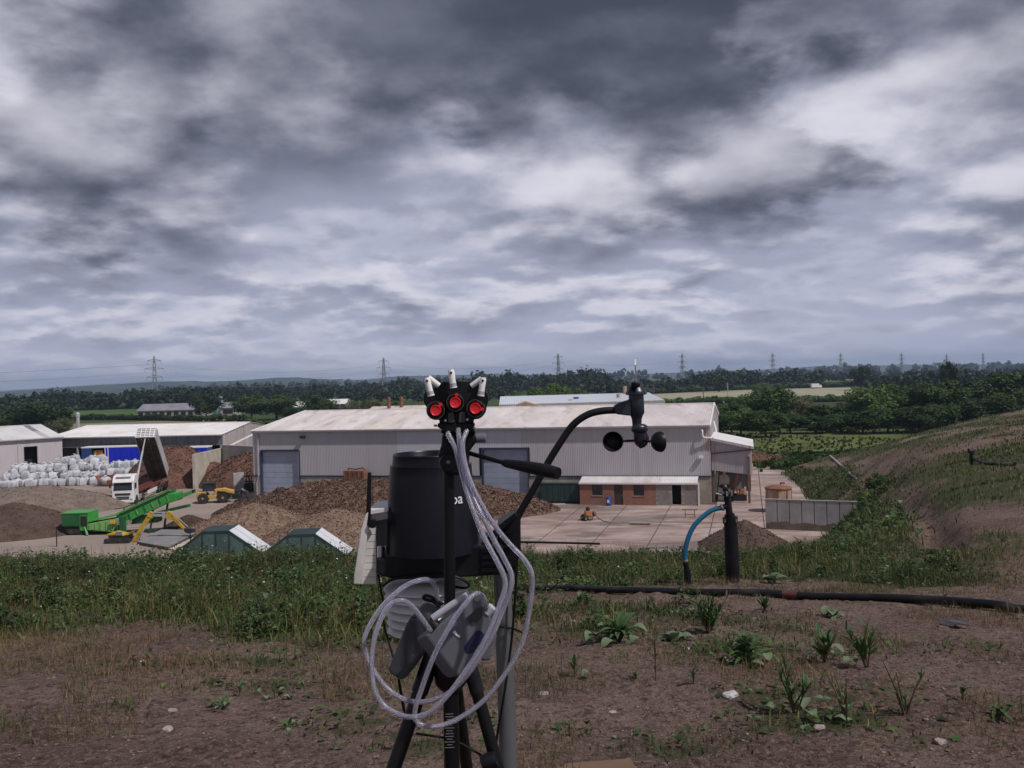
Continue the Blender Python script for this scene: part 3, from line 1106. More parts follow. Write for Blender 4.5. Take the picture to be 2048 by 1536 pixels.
def wall_boxes(mb, L, z0, z1, y0, y1, holes):
    """wall along x with rectangular openings (x0, x1, za, zb)"""
    xs = sorted({0.0, L} | {h[0] for h in holes} | {h[1] for h in holes})
    for a, b in zip(xs, xs[1:]):
        hs = sorted((h[2], h[3]) for h in holes if h[0] <= a + 1e-6 and h[1] >= b - 1e-6)
        z = z0
        for za, zb in hs:
            if za > z:
                mb.span((a, y0, z), (b, y1, za))
            z = max(z, zb)
        if z < z1:
            mb.span((a, y0, z), (b, y1, z1))


def ribbed(w, h, ribs=5, depth=0.015, slope=None):
    """profiled steel sheet, w wide (x), h long (along z or slope vector), ribs towards -y"""
    pts = []
    p = w / ribs
    for i in range(ribs):
        x = i * p
        pts += [(x, 0.0), (x + p * 0.55, 0.0), (x + p * 0.65, -depth), (x + p * 0.9, -depth)]
    pts.append((w, 0.0))
    mb = MB()
    up = Vector(slope) if slope else Vector((0, 0, h))
    vs = [Vector((x, y, 0)) for x, y in pts] + [Vector((x, y, 0)) + up for x, y in pts]
    n = len(pts)
    mb.add(vs, [(i, i + 1, n + i + 1, n + i) for i in range(n - 1)])
    return mb


def ribbed_roof(w, run, rise, ribs=5, depth=0.04):
    pts = []
    p = w / ribs
    for i in range(ribs):
        x = i * p
        pts += [(x, 0.0), (x + p * 0.6, 0.0), (x + p * 0.7, depth), (x + p * 0.9, depth)]
    pts.append((w, 0.0))
    n = len(pts)
    mb = MB()
    vs = [Vector((x, 0, z)) for x, z in pts] + [Vector((x, run, rise + z)) for x, z in pts]
    mb.add(vs, [(i, i + 1, n + i + 1, n + i) for i in range(n - 1)])
    return mb


# ------------------------------------------------------------------ warehouse
WO = Vector((-32.2, 111.0, 0))
WR = math.atan2(-14.0, 53.4)
WLEN = 55.2
EAVE, RIDGE, HALF, DEEP = 8.5, 10.35, 14.0, 28.0
wh = thing('warehouse', 'long grey sheet-clad warehouse with pinkish roof and two blue shutter doors', 'warehouse', WO, WR)


def W2(px, py):
    return on_front(px, py, WO, WR)


d1a, _ = W2(521, 940)
d1b, dz1 = W2(599, 901)
d2a, _ = W2(964, 940)
d2b, dz2 = W2(1056, 897)
PL = 2.95
doors = [(d1a, d1b, 0.0, dz1), (d2a, d2b, 0.0, dz2)]
mb = MB()
wall_boxes(mb, WLEN, PL, EAVE, 0.08, 0.40, doors)
mb.build('wall', 'dark_inside', wh, world=False)
mb = MB()
wall_boxes(mb, WLEN, 0.0, PL - 0.12, 0.02, 0.41, doors)
mb.build('plinth', 'plinth', wh, world=False)
mb = MB()
for a, b in ((0, d1a), (d1b, d2a), (d2b, WLEN)):
    mb.span((a, -0.06, PL - 0.12), (b, 0.42, PL + 0.03))
mb.build('drip_trim', 'trim_blue', wh, world=False)
# cladding sheets, one metre each
pale0, _ = W2(797, 880)
pale1, _ = W2(1048, 880)
_, palez = W2(900, 912)
rust0, _ = W2(1400, 900)
n = 55
w = WLEN / n
cache = {}


def clad(x, z0, z1, material, wd=w):
    key = (round(z1 - z0, 2), material, round(wd, 3))
    if key not in cache:
        cache[key] = ribbed(wd, z1 - z0, 5).mesh('cladding_sheet', material)
    return link_mesh('cladding_sheet', cache[key], wh, (x, 0.06, z0))


for i in range(n):
    x = i * w
    xm = x + w / 2
    z0 = PL + 0.03
    for a, b, _, zt in doors:
        if a - 0.5 * w < x < b - 0.5 * w:
            z0 = zt + 0.12
    if pale0 < xm < pale1:
        zs = max(z0, palez if xm < d2a - 0.6 else z0)
        clad(x, zs, EAVE - 0.05, 'sheet_pale')
        if zs > z0:
            clad(x, z0, zs, 'sheet_grey')
    else:
        clad(x, z0, EAVE - 0.05, 'sheet_rust' if xm > rust0 else 'sheet_grey')
# doors with frames, shutters of wide slats
for a, b, _, zt in doors:
    mb = MB()
    mb.span((a - 0.02, -0.02, 0), (a + 0.10, 0.5, zt))
    mb.span((b - 0.10, -0.02, 0), (b + 0.02, 0.5, zt))
    mb.span((a + 0.1, -0.02, zt - 0.10), (b - 0.1, 0.5, zt + 0.12))
    fr = mb.build('door_frame', 'trim_blue', wh, world=False)
    sh = MB().span((a + 0.1, 0.43, 0), (b - 0.1, 0.48, zt - 0.1)).build('shutter_door', 'shutter', wh, world=False)
    k = 9
    hgt = (zt - 0.1) / k
    sl = MB().box((0, 0, hgt / 2), (b - a - 0.22, 0.05, hgt - 0.03)).mesh('slat', 'shutter', bevel=0.01)
    for j in range(k):
        link_mesh('slat', sl, sh, ((a + b) / 2, 0.40, j * hgt))
# gable ends
for gx, gm in ((0.0, 'sheet_grey'), (WLEN, 'sheet_grey')):
    mb = MB()
    x0 = gx + (0.02 if gx == 0 else -0.37)
    mb.prism([(x0, 0.42, 0), (x0, DEEP, 0), (x0, DEEP, EAVE - .05), (x0, HALF, RIDGE - .05), (x0, 0.42, EAVE - .05)], (0.35, 0, 0))
    g = mb.build('gable_wall', gm, wh, world=False)
    k = 28
    for j in range(k):
        y0 = 0.5 + j * (DEEP - 1) / k
        y1 = y0 + (DEEP - 1) / k
        ze = EAVE - 0.1 + (RIDGE - EAVE) * (1 - abs((y0 + y1) / 2 - HALF) / HALF) - 0.06
        xx = gx - 0.03 if gx == 0 else gx + 0.002
        if gx > 0:
            m2 = MB()
            for q in range(3):
                yy = y0 + (q + 0.2) * (y1 - y0) / 3
                m2.span((gx - 0.03, yy, PL), (gx + 0.025, yy + 0.1, ze))
            m2.build('cladding_rib', gm, g, world=False)
MB().span((0.4, DEEP - 0.3, 0), (WLEN - 0.4, DEEP - 0.02, EAVE - 0.05)).build('rear_wall', 'sheet_grey', wh, world=False)
# roof
rise, run = RIDGE - EAVE, HALF
sheets = {}
for key in ('roof_sheet', 'rooflight'):
    sheets[key] = ribbed_roof(w + 0.02, run + 0.35, rise * (run + 0.35) / run).mesh('roof_sheet', key)
    sheets[key + 'b'] = ribbed_roof(w + 0.02, -(run + 0.35), rise * (run + 0.35) / run).mesh('roof_sheet', key)
slope = MB()
slope.quad((-0.1, -0.3, EAVE - 0.09), (WLEN + 0.1, -0.3, EAVE - 0.09), (WLEN + 0.1, HALF, RIDGE - 0.05), (-0.1, HALF, RIDGE - 0.05))
slope.quad((-0.1, HALF, RIDGE - 0.05), (WLEN + 0.1, HALF, RIDGE - 0.05), (WLEN + 0.1, DEEP + 0.3, EAVE - 0.09), (-0.1, DEEP + 0.3, EAVE - 0.09))
roof = slope.build('roof', 'trim_grey', wh, world=False)
lights = {7, 15, 16, 23, 31, 38, 39, 46}
for i in range(n):
    key = 'rooflight' if i in lights else 'roof_sheet'
    dz = EAVE - rise * 0.35 / run
    link_mesh('roof_sheet', sheets[key], roof, (i * w, -0.35, dz + (0.012 if i in lights else 0)))
    link_mesh('roof_sheet', sheets[key + 'b'], roof, (i * w, DEEP + 0.35, dz))
mb = MB()
mb.prism([(0, HALF - 0.3, RIDGE + 0.01), (0, HALF, RIDGE + 0.09), (0, HALF + 0.3, RIDGE + 0.01), (0, HALF, RIDGE - 0.03)], (WLEN, 0, 0))
mb.build('ridge_cap', 'roof_sheet', wh, world=False)
mb = MB()
for gx in (-0.1, WLEN - 0.06):
    for (ya, za, yb, zb) in ((-0.35, EAVE - 0.05, HALF, RIDGE + 0.04), (HALF, RIDGE + 0.04, DEEP + 0.35, EAVE - 0.05)):
        mb.prism([(gx, ya, za - 0.22), (gx, yb, zb - 0.22), (gx, yb, zb + 0.07), (gx, ya, za + 0.07)], (0.16, 0, 0))
mb.build('verge_trim', 'trim_white', wh, world=False)
MB().prism([(0, -0.36, EAVE - 0.22), (0, -0.12, EAVE - 0.22), (0, -0.10, EAVE - 0.06), (0, -0.38, EAVE - 0.06)], (WLEN, 0, 0)).build('gutter', 'trim_grey', wh, world=False)
MB().span((0, -0.10, EAVE - 0.36), (WLEN, 0.02, EAVE - 0.16)).build('fascia', 'trim_grey', wh, world=False)
# fittings on the wall
sx, _ = W2(517, 900)
MB().tube([(sx, -0.1, EAVE - 0.2), (sx, -0.1, PL), (sx - 0.3, -0.1, 2.0), (sx - 0.3, -0.1, 0.2)], 0.07, 8).build('downpipe', 'trim_grey', wh, world=False)
fx, fz = W2(607, 874)
mb = MB().box((fx, -0.25, fz), (0.55, 0.3, 0.35)).box((fx - 0.4, -0.12, fz + 0.1), (0.3, 0.2, 0.1))
mb.build('floodlight', 'black_steel', wh, bevel=0.03, world=False)
fx, fz = W2(1402, 914)
mb = MB().box((fx, -0.18, fz), (0.5, 0.3, 0.3))
mb.build('floodlight', 'trim_white', wh, bevel=0.03, world=False)
ux, uz = W2(1405, 868)
mb = MB().tube(spline([(ux, -0.1, uz + 0.5), (ux, -0.35, uz + 0.3), (ux + 0.1, -0.35, uz - 0.3), (ux + 0.7, -0.2, uz - 0.4), (WLEN + 0.1, -0.15, uz - 0.4), (WLEN + 0.6, 1.0, uz + 0.1), (WLEN + 0.3, 4.0, uz + 1.1)], 6), 0.09, 8)
mb.build('overflow_pipe', 'trim_white', wh, smooth=True, world=False)
MB().box((WLEN + 0.1, 8.5, 6.9), (0.3, 1.6, 0.12)).build('vent_hood', 'black_steel', wh, world=False)

# lean-to on the far right gable
lt = thing('lean_to', 'rust-streaked open lean-to shed against the right end of the warehouse', 'shed', WO + Matrix.Rotation(WR, 3, 'Z') @ Vector((WLEN + 0.01, 0, 0)), WR)
LW, LD = 4.3, 11.0
zl, zr, zf = 6.95, 5.95, 3.55
mb = MB().prism([(0.02, 0.3, zf), (LW - 0.1, 0.3, zf - 0.5), (LW - 0.1, 0.3, zr - 0.05), (0.02, 0.3, zl - 0.05)], (0, 0.12, 0))
fw = mb.build('front_wall', 'sheet_grey', lt, world=False)
for j in range(14):
    x0 = 0.06 + j * (LW - 0.3) / 14
    zt = zl - 0.2 - (zl - zr) * (x0 / LW)
    MB().prism([(x0, 0.26, zf - 0.06 * j * 0.5 + 0.02), (x0 + 0.12, 0.26, zf - 0.06 * j * 0.5 + 0.02), (x0 + 0.12, 0.26, zt), (x0, 0.26, zt)], (0, 0.06, 0)).build('cladding_rib', 'sheet_rust' if j < 4 else 'sheet_grey', fw, world=False)
sl = MB().prism([(-0.1, -0.1, zl), (LW + 0.2, -0.1, zr), (LW + 0.2, -0.1, zr + 0.14), (-0.1, -0.1, zl + 0.14)], (0, LD, 0))
sl.build('roof', 'roof_white', lt, world=False)
MB().prism([(-0.06, -0.22, zl - 0.12), (LW + 0.24, -0.22, zr - 0.12), (LW + 0.24, -0.22, zr + 0.16), (-0.06, -0.22, zl + 0.16)], (0, 0.1, 0)).build('fascia', 'sheet_rust', lt, world=False)
MB().bar((-1.0, 0.18, 5.25), (LW, 0.18, 5.75), 0.10, 0.12).build('brace_rail', 'rust', lt, world=False)
MB().span((LW - 0.14, 0.36, 3.0), (LW, LD - 0.2, zr - 0.08)).build('side_wall', 'sheet_grey', lt, world=False)
MB().span((LW - 0.5, 0.1, 0), (LW - 0.25, 0.38, zf + 1.5)).build('post', 'post_brown', lt, world=False)
MB().span((0.12, 0.45, 0), (0.34, 0.70, zf + 1.5)).build('post', 'post_brown', lt, world=False)
MB().span((LW - 0.4, LD - 0.6, 0), (LW - 0.16, LD - 0.36, zr)).build('post', 'post_brown', lt, world=False)
MB().span((0.1, LD - 0.3, 0), (LW - 0.5, LD - 0.2, zr - 0.1)).build('rear_wall', 'sheet_dark', lt, world=False)

LTM = Matrix.Translation(lt.location) @ Matrix.Rotation(WR, 4, 'Z')


def ltw(x, y, z=0.0):
    return LTM @ Vector((x, y, z))


# machinery standing under the lean-to
t = thing('bagging_machine', 'cream bagging machine with sloping chute under the lean-to', 'machine', ltw(1.2, 2.2), WR)
mb = MB().prism([(-0.65, -0.7, 0.1), (0.55, -0.7, 0.1), (0.75, -0.7, 1.4), (-0.55, -0.7, 1.6)], (0, 1.3, 0))
mb.build('body', 'machine_cream', t, bevel=0.05, world=False)
mb = MB().prism([(-0.45, -0.6, 1.75), (0.6, -0.6, 1.75), (0.7, -0.6, 2.6), (0.3, -0.6, 3.0), (-0.4, -0.6, 2.9)], (0, 1.0, 0))
mb.build('hopper', 'machine_cream', t, bevel=0.06, world=False)
MB().prism([(-0.95, -0.8, 0.9), (-0.7, -0.8, 0.8), (-0.45, -0.8, 3.2), (-0.8, -0.8, 3.3)], (0, 0.5, 0)).build('chute', 'machine_cream', t, bevel=0.03, world=False)
MB().span((-0.3, -0.78, 1.45), (0.6, -0.2, 1.85)).build('drive_cover', 'black_steel', t, bevel=0.04, world=False)
MB().tube([(0.1, -0.5, 3.0), (0.15, -0.4, 3.35)], 0.16, 10).build('inlet_pipe', 'nozzle_white', t, world=False)
t = thing('conveyor_drive', 'orange conveyor drive on a black skid beside the bagging machine', 'machine', ltw(2.9, 2.6), WR)
MB().span((-0.9, -0.8, 0.12), (0.75, 0.7, 0.7)).build('skid', 'black_steel', t, world=False)
MB().span((-0.1, -0.5, 0.7), (0.5, 0.2, 1.25)).build('motor', 'machine_orange', t, bevel=0.06, world=False)
MB().bar((-0.7, -0.2, 0.7), (-0.2, -0.3, 2.9), 0.16).bar((-0.2, -0.5, 0.7), (-0.5, -0.5, 2.0), 0.12).build('arm', 'machine_orange', t, world=False)
MB().span((0.5, -0.45, 0.2), (0.72, -0.2, 1.5)).build('guard_post', 'machine_cream', t, world=False)

# ------------------------------------------------------------------ brick annex
pa, pb = gnd(1163, 1008.5), gnd(1397, 1012)
AD = 2.1
AL = 12.35
aorg = Matrix.Rotation(WR, 3, 'Z') @ Vector((W2(1163, 960)[0] + 0.15, -AD, 0)) + WO
AXL = (pb - aorg).dot(Vector((math.cos(WR), math.sin(WR), 0)))
AL = AXL
ax = thing('site_office', 'low brick and block annex with sheet roof against the warehouse wall', 'annex', aorg, WR)


def A2(px, py):
    return on_front(px, py, aorg, WR)


bx, _ = A2(1312, 990)
wz = 2.35
h1 = [(A2(1184, 980)[0], A2(1205, 980)[0], A2(1195, 991)[1], A2(1195, 969)[1])]
h2 = [(A2(1228, 980)[0], A2(1245.5, 980)[0], 0.0, A2(1236, 969)[1])]
h3 = [(A2(1267, 980)[0], A2(1288, 980)[0], A2(1277, 991.5)[1], A2(1277, 969.5)[1])]
h4 = [(A2(1344, 985)[0], A2(1362.5, 985)[0], 0.12, A2(1353, 970)[1])]
mb = MB()
wall_boxes(mb, bx, 0.0, wz, 0.0, 0.22, h1 + h2 + h3)
mb.build('brick_wall', 'brickwork', ax, world=False)
mb = MB()
wall_boxes(mb, AL, 0.0, wz - 0.01, 0.004, 0.20, [(0.0, bx, 0.0, wz)] + h4)
bw = mb.build('block_wall', 'plinth', ax, world=False)
# block courses
bl = {}
for r_ in range(10):
    zb = 0.02 + r_ * 0.232
    x = bx + 0.02 + (0.23 if r_ % 2 else 0.0)
    while x < AL - 0.1:
        x1 = min(x + 0.44, AL - 0.02)
        if not (x1 > h4[0][0] - 0.06 and x < h4[0][1] + 0.06 and zb < h4[0][3] + 0.05):
            key = round(x1 - x, 2)
            if key not in bl:
                bl[key] = MB().span((0, -0.012, 0), (key - 0.012, 0.003, 0.215)).mesh('block', 'block')
            link_mesh('block', bl[key], bw, (x, 0, zb))
        x += 0.46
for h in h1 + h3:
    f = MB()
    f.span((h[0], 0.06, h[2]), (h[1], 0.10, h[2] + 0.07)).span((h[0], 0.06, h[3] - 0.07), (h[1], 0.10, h[3]))
    f.span((h[0], 0.06, h[2] + 0.07), (h[0] + 0.07, 0.10, h[3] - 0.07)).span((h[1] - 0.07, 0.06, h[2] + 0.07), (h[1], 0.10, h[3] - 0.07))
    f.span(((h[0] + h[1]) / 2 - 0.03, 0.06, h[2] + 0.07), ((h[0] + h[1]) / 2 + 0.03, 0.10, h[3] - 0.07))
    wi = f.build('window', 'brown_door', ax, world=False)
    MB().span((h[0] + 0.03, 0.105, h[2] + 0.03), (h[1] - 0.03, 0.12, h[3] - 0.03)).build('pane', 'window_glass', wi, world=False)
    MB().span((h[0] - 0.06, -0.05, h[2] - 0.08), (h[1] + 0.06, 0.05, h[2])).build('sill', 'plinth', wi, world=False)
d = MB().span((h2[0][0] + 0.02, 0.08, 0.03), (h2[0][1] - 0.02, 0.13, h2[0][3] - 0.02)).build('door', 'brown_door', ax, world=False)
MB().span((h2[0][1] - 0.16, 0.05, 1.0), (h2[0][1] - 0.1, 0.08, 1.15)).build('handle', 'screw_steel', d, world=False)
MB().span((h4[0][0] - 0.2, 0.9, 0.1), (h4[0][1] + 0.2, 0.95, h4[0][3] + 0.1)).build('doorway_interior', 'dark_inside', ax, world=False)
MB().span((h4[0][0] - 0.08, -0.03, h4[0][3]), (h4[0][1] + 0.08, 0.05, h4[0][3] + 0.09)).build('lintel', 'concrete', ax, world=False)
MB().span((AL - 0.2, 0.21, 0), (AL - 0.005, AD - 0.02, wz - 0.02)).span((0.005, 0.23, 0), (0.2, AD - 0.02, wz - 0.02)).build('end_wall', 'plinth', ax, world=False)
MB().span((AL - 0.02, -0.06, 0), (AL + 0.14, 0.10, wz + 0.05)).build('corner_post', 'trim_white', ax, world=False)
zb_, zf_ = 2.88, 2.42
rm = ribbed_roof(0.98, AD + 0.12, zb_ - zf_, 6, 0.05)
rs = rm.mesh('roof_sheet', 'roof_sheet')
rs2 = rm.mesh('roof_sheet', 'roof_white')
k = int(round(AL / 0.98))
for i in range(k):
    link_mesh('roof_sheet', rs if i * 0.98 < bx - 0.3 else rs2, ax, (i * AL / k - 0.05, -0.14, zf_ + 0.03), scale=(AL / k / 0.98 * 1.012, 1, 1))
MB().span((-0.08, -0.17, zf_ - 0.12), (AL + 0.1, -0.12, zf_ + 0.03)).build('fascia', 'trim_white', ax, world=False)

# ------------------------------------------------------------------ small things in front of the warehouse
def foot(px, py):
    return gnd(px, py, 0.0)


p = foot(1158, 1006.5)
wdt = (foot(1158, 1006) - foot(1083, 1004)).length
gt = thing('storage_tank', 'dark green steel storage tank beside the brick annex', 'tank', p, WR)
mb = MB().span((-wdt, 0, 0.12), (0, 1.0, 2.15))
mb.build('body', 'tank_green', gt, bevel=0.05, world=False)
for i in range(7):
    x = -wdt + 0.25 + i * (wdt - 0.5) / 6
    MB().span((x - 0.03, -0.035, 0.2), (x + 0.03, 0.0, 2.05)).build('rib', 'tank_green', gt, world=False)
MB().span((-wdt - 0.04, -0.05, 2.15), (0.04, 1.05, 2.22)).build('lid', 'tank_green', gt, bevel=0.02, world=False)
MB().span((-wdt + 0.1, 0.1, 0), (-wdt + 0.3, 0.9, 0.12)).span((-0.3, 0.1, 0), (-0.1, 0.9, 0.12)).build('skid', 'black_steel', gt, world=False)
MB().span((-wdt - 0.55, 0.1, 0.05), (-wdt - 0.05, 0.8, 1.1)).build('valve_box', 'tank_green', gt, bevel=0.04, world=False)

p = foot(1217.5, 1012)
dr = thing('drum', 'blue plastic drum with a white label by the brown door', 'drum', p, WR)
MB().lathe([(0.24, 0), (0.29, 0.03), (0.29, 0.28), (0.305, 0.30), (0.29, 0.32), (0.29, 0.62), (0.305, 0.64), (0.29, 0.66), (0.29, 0.88), (0.24, 0.93)], (0, 0, 0), 20).build('barrel', 'drum_blue', dr, smooth=True, world=False)
MB().lathe([(0.235, 0.93), (0.25, 0.98), (0.2, 1.0)], (0, 0, 0), 20).build('lid', 'drum_blue', dr, smooth=True, world=False)
MB().add([(-0.12, -0.298, 0.38), (0.12, -0.298, 0.38), (0.12, -0.298, 0.70), (-0.12, -0.298, 0.70), (-0.12, -0.28, 0.38), (0.12, -0.28, 0.38), (0.12, -0.28, 0.70), (-0.12, -0.28, 0.70)],
         [(0, 1, 2, 3), (1, 5, 6, 2), (4, 0, 3, 7), (3, 2, 6, 7), (0, 4, 5, 1)]).build('label_sheet', 'paper_white', dr, world=False)
p = foot(1231, 1016)

# steel trestle in the yard
p = foot(1380, 1036)
tr = thing('trestle', 'small steel trestle standing alone on the concrete yard', 'trestle', p, WR)
MB().span((-0.75, -0.04, 0.76), (0.75, 0.04, 0.84)).build('top_bar', 'post_brown', tr, world=False)
for sx_ in (-0.45, 0.45):
    MB().bar((sx_, 0, 0.78), (sx_, -0.28, 0.0), 0.07).build('leg', 'post_brown', tr, world=False)
    MB().bar((sx_, 0, 0.78), (sx_, 0.28, 0.0), 0.07).build('leg', 'post_brown', tr, world=False)
MB().bar((-0.45, -0.14, 0.38), (0.45, -0.14, 0.38), 0.05).build('stretcher', 'post_brown', tr, world=False)

# portable pump with hose
p = foot(1176, 1041)
pu = thing('portable_pump', 'rusty portable engine pump on two wheels in the yard', 'pump', p, 0.3)
MB().span((-0.55, -0.25, 0.30), (0.55, 0.25, 0.40)).build('chassis', 'rust', pu, world=False)
for sy in (-0.34, 0.34):
    w_ = MB().lathe([(0.12, -0.07), (0.27, -0.07), (0.30, -0.04), (0.30, 0.04), (0.27, 0.07), (0.12, 0.07)], (-0.35, sy, 0.30), 16, (0, 1, 0)).build('wheel', 'rubber', pu, smooth=True, world=False)
    MB().lathe([(0.13, -0.075), (0.13, 0.075)], (-0.35, sy, 0.30), 12, (0, 1, 0)).build('rim', 'machine_cream', w_, world=False)
MB().span((-0.30, -0.22, 0.40), (0.30, 0.22, 0.95)).build('engine', 'machine_orange', pu, bevel=0.06, world=False)
MB().lathe([(0.2, 0), (0.26, 0.05), (0.26, 0.2), (0.2, 0.26)], (0.52, 0, 0.62), 16, (1, 0, 0)).build('pump_housing', 'rust', pu, smooth=True, world=False)
MB().lathe([(0.16, 0), (0.2, 0.1), (0.2, 0.3), (0.12, 0.36)], (0, 0, 0.95), 14).build('fuel_tank', 'black_steel', pu, smooth=True, world=False)
MB().tube([(0.1, 0.15, 0.95), (0.12, 0.2, 1.35)], 0.04, 8).build('exhaust', 'rust', pu, world=False)
MB().bar((-0.5, 0, 0.35), (-1.05, 0, 0.12), 0.07).build('draw_bar', 'rust', pu, world=False)
MB().bar((0.45, 0, 0.3), (0.5, 0, 0.0), 0.06).build('stand', 'rust', pu, world=False)
MB().lathe([(0.30, -0.05), (0.34, 0.0), (0.30, 0.05)], (-0.2, -0.55, 0.30), 18, (0.2, 1, 0.1), cap=False).build('hose_reel', 'machine_green_dark', pu, smooth=True, world=False)

hp = [gnd(1190, 1028, 0.55), gnd(1200, 1038, 0.07), gnd(1215, 1044, 0.06), gnd(1262, 1046, 0.06), gnd(1330, 1044, 0.06), gnd(1420, 1045, 0.06), gnd(1475, 1043, 0.06), gnd(1510, 1037, 0.06), gnd(1536, 1027, 0.06)]
tag(MB().tube(spline(hp, 8), 0.075, 8).build('water_hose', 'hose_tan', smooth=True), 'tan water hose laid across the yard from the portable pump', 'hose')
p = foot(1281, 1049.5)
tag(MB().box((p.x, p.y, 0.16), (1.9, 0.65, 0.13), WR).box((p.x - 0.5, p.y + 0.1, 0.05), (0.1, 0.5, 0.09), WR).box((p.x + 0.5, p.y - 0.1, 0.05), (0.1, 0.5, 0.09), WR).build('pallet_board', 'wood_plank'), 'flat wooden board lying over the tan hose', 'board')

# round rusty tank
p = at(1557, 999, 90.0)
rt = thing('water_tank', 'round rusty steel tank behind the concrete panel wall', 'tank', (p.x, 90.0, 0))
MB().lathe([(1.25, 0), (1.25, 2.35)], (0, 0, 0), 28).build('shell', 'rust_pale', rt, smooth=True, world=False)
MB().lathe([(1.31, 2.3), (1.33, 2.42), (1.2, 2.52), (0.4, 2.68), (0.0, 2.70)], (0, 0, 0), 28).build('lid', 'rust', rt, smooth=True, world=False)
MB().tube([(0.3, 0.2, 2.6), (0.3, 0.2, 2.85), (0.7, 0.1, 2.85)], 0.09, 8).build('inlet_pipe', 'rust', rt, world=False)
for i in range(5):
    a_ = -1.9 + i * 0.75
    MB().box((1.27 * math.cos(a_), 1.27 * math.sin(a_), 1.15), (0.06, 0.12, 2.3), a_).build('stiffener', 'rust', rt, world=False)

# concrete panel wall, nine precast panels
q0, q1 = gnd(1531, 1058.5), gnd(1757, 1005.5, 2.68)
q1.z = 0
dv = (q1 - q0)
ang = math.atan2(dv.y, dv.x)
pw = thing('panel_wall', 'grey precast concrete panel wall, mossy and broken along its foot', 'wall', q0, ang)
npan = 9
pwid = dv.length / npan
pm = MB().span((0.03, 0, 0.0), (pwid - 0.03, 0.16, 2.68)).mesh('panel', 'concrete', bevel=0.012)
for i in range(npan):
    link_mesh('panel', pm, pw, (i * pwid, 0.01 * random.random(), 0.0))
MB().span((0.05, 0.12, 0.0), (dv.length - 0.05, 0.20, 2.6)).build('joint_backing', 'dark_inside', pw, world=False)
mb = MB()
xs = np.linspace(0.05, dv.length - 0.1, 60)
zs = 0.28 + 0.5 * fbm(xs * 1.2, xs * 0, 4, 5) + 0.06 * np.sin(xs) + 0.28 * (xs / dv.length)
mb.prism([(x, -0.05, 0.0) for x in (xs[0], xs[-1])] + [(float(x), -0.05, float(max(0.05, z + 0.3))) for x, z in zip(xs[::-1], zs[::-1])], (0, 0.045, 0))
mb.build('spilled_foot', 'heap_grey', pw, world=False)
MB().span((0, -0.03, 2.69), (dv.length, 0.21, 2.72)).build('coping', 'concrete', pw, world=False)

# ------------------------------------------------------------------ concrete slabs of the yard
YF = Matrix.Rotation(WR, 3, 'Z')
yard_root = [o for o in COL.objects if o.name == 'yard'][0]
SLX, SLY = 4.7, 7.2
sm = MB().span((0.05, 0.05, 0.006), (SLX - 0.05, SLY - 0.05, 0.03)).mesh('slab', 'yard_concrete')
for i in range(-1, 10):
    for j in range(-6, 8):
        if i < 0 and j > 0:
            continue
        o = WO + YF @ Vector((27.5 + i * SLX, -1.2 + j * SLY, 0))
        if j >= 0 and i * SLX + 27.5 < WLEN - 0.5:
            continue
        cx_, cy_ = o.x + 2.4, o.y + 3.4
        if cy_ < 56 or cx_ > 45 or (cx_ > 36 and cy_ < 95) or cy_ > 142:
            continue
        s = link_mesh('slab', sm, yard_root, (o.x, o.y, 0.002 + random.random() * 0.006), (0, 0, WR))

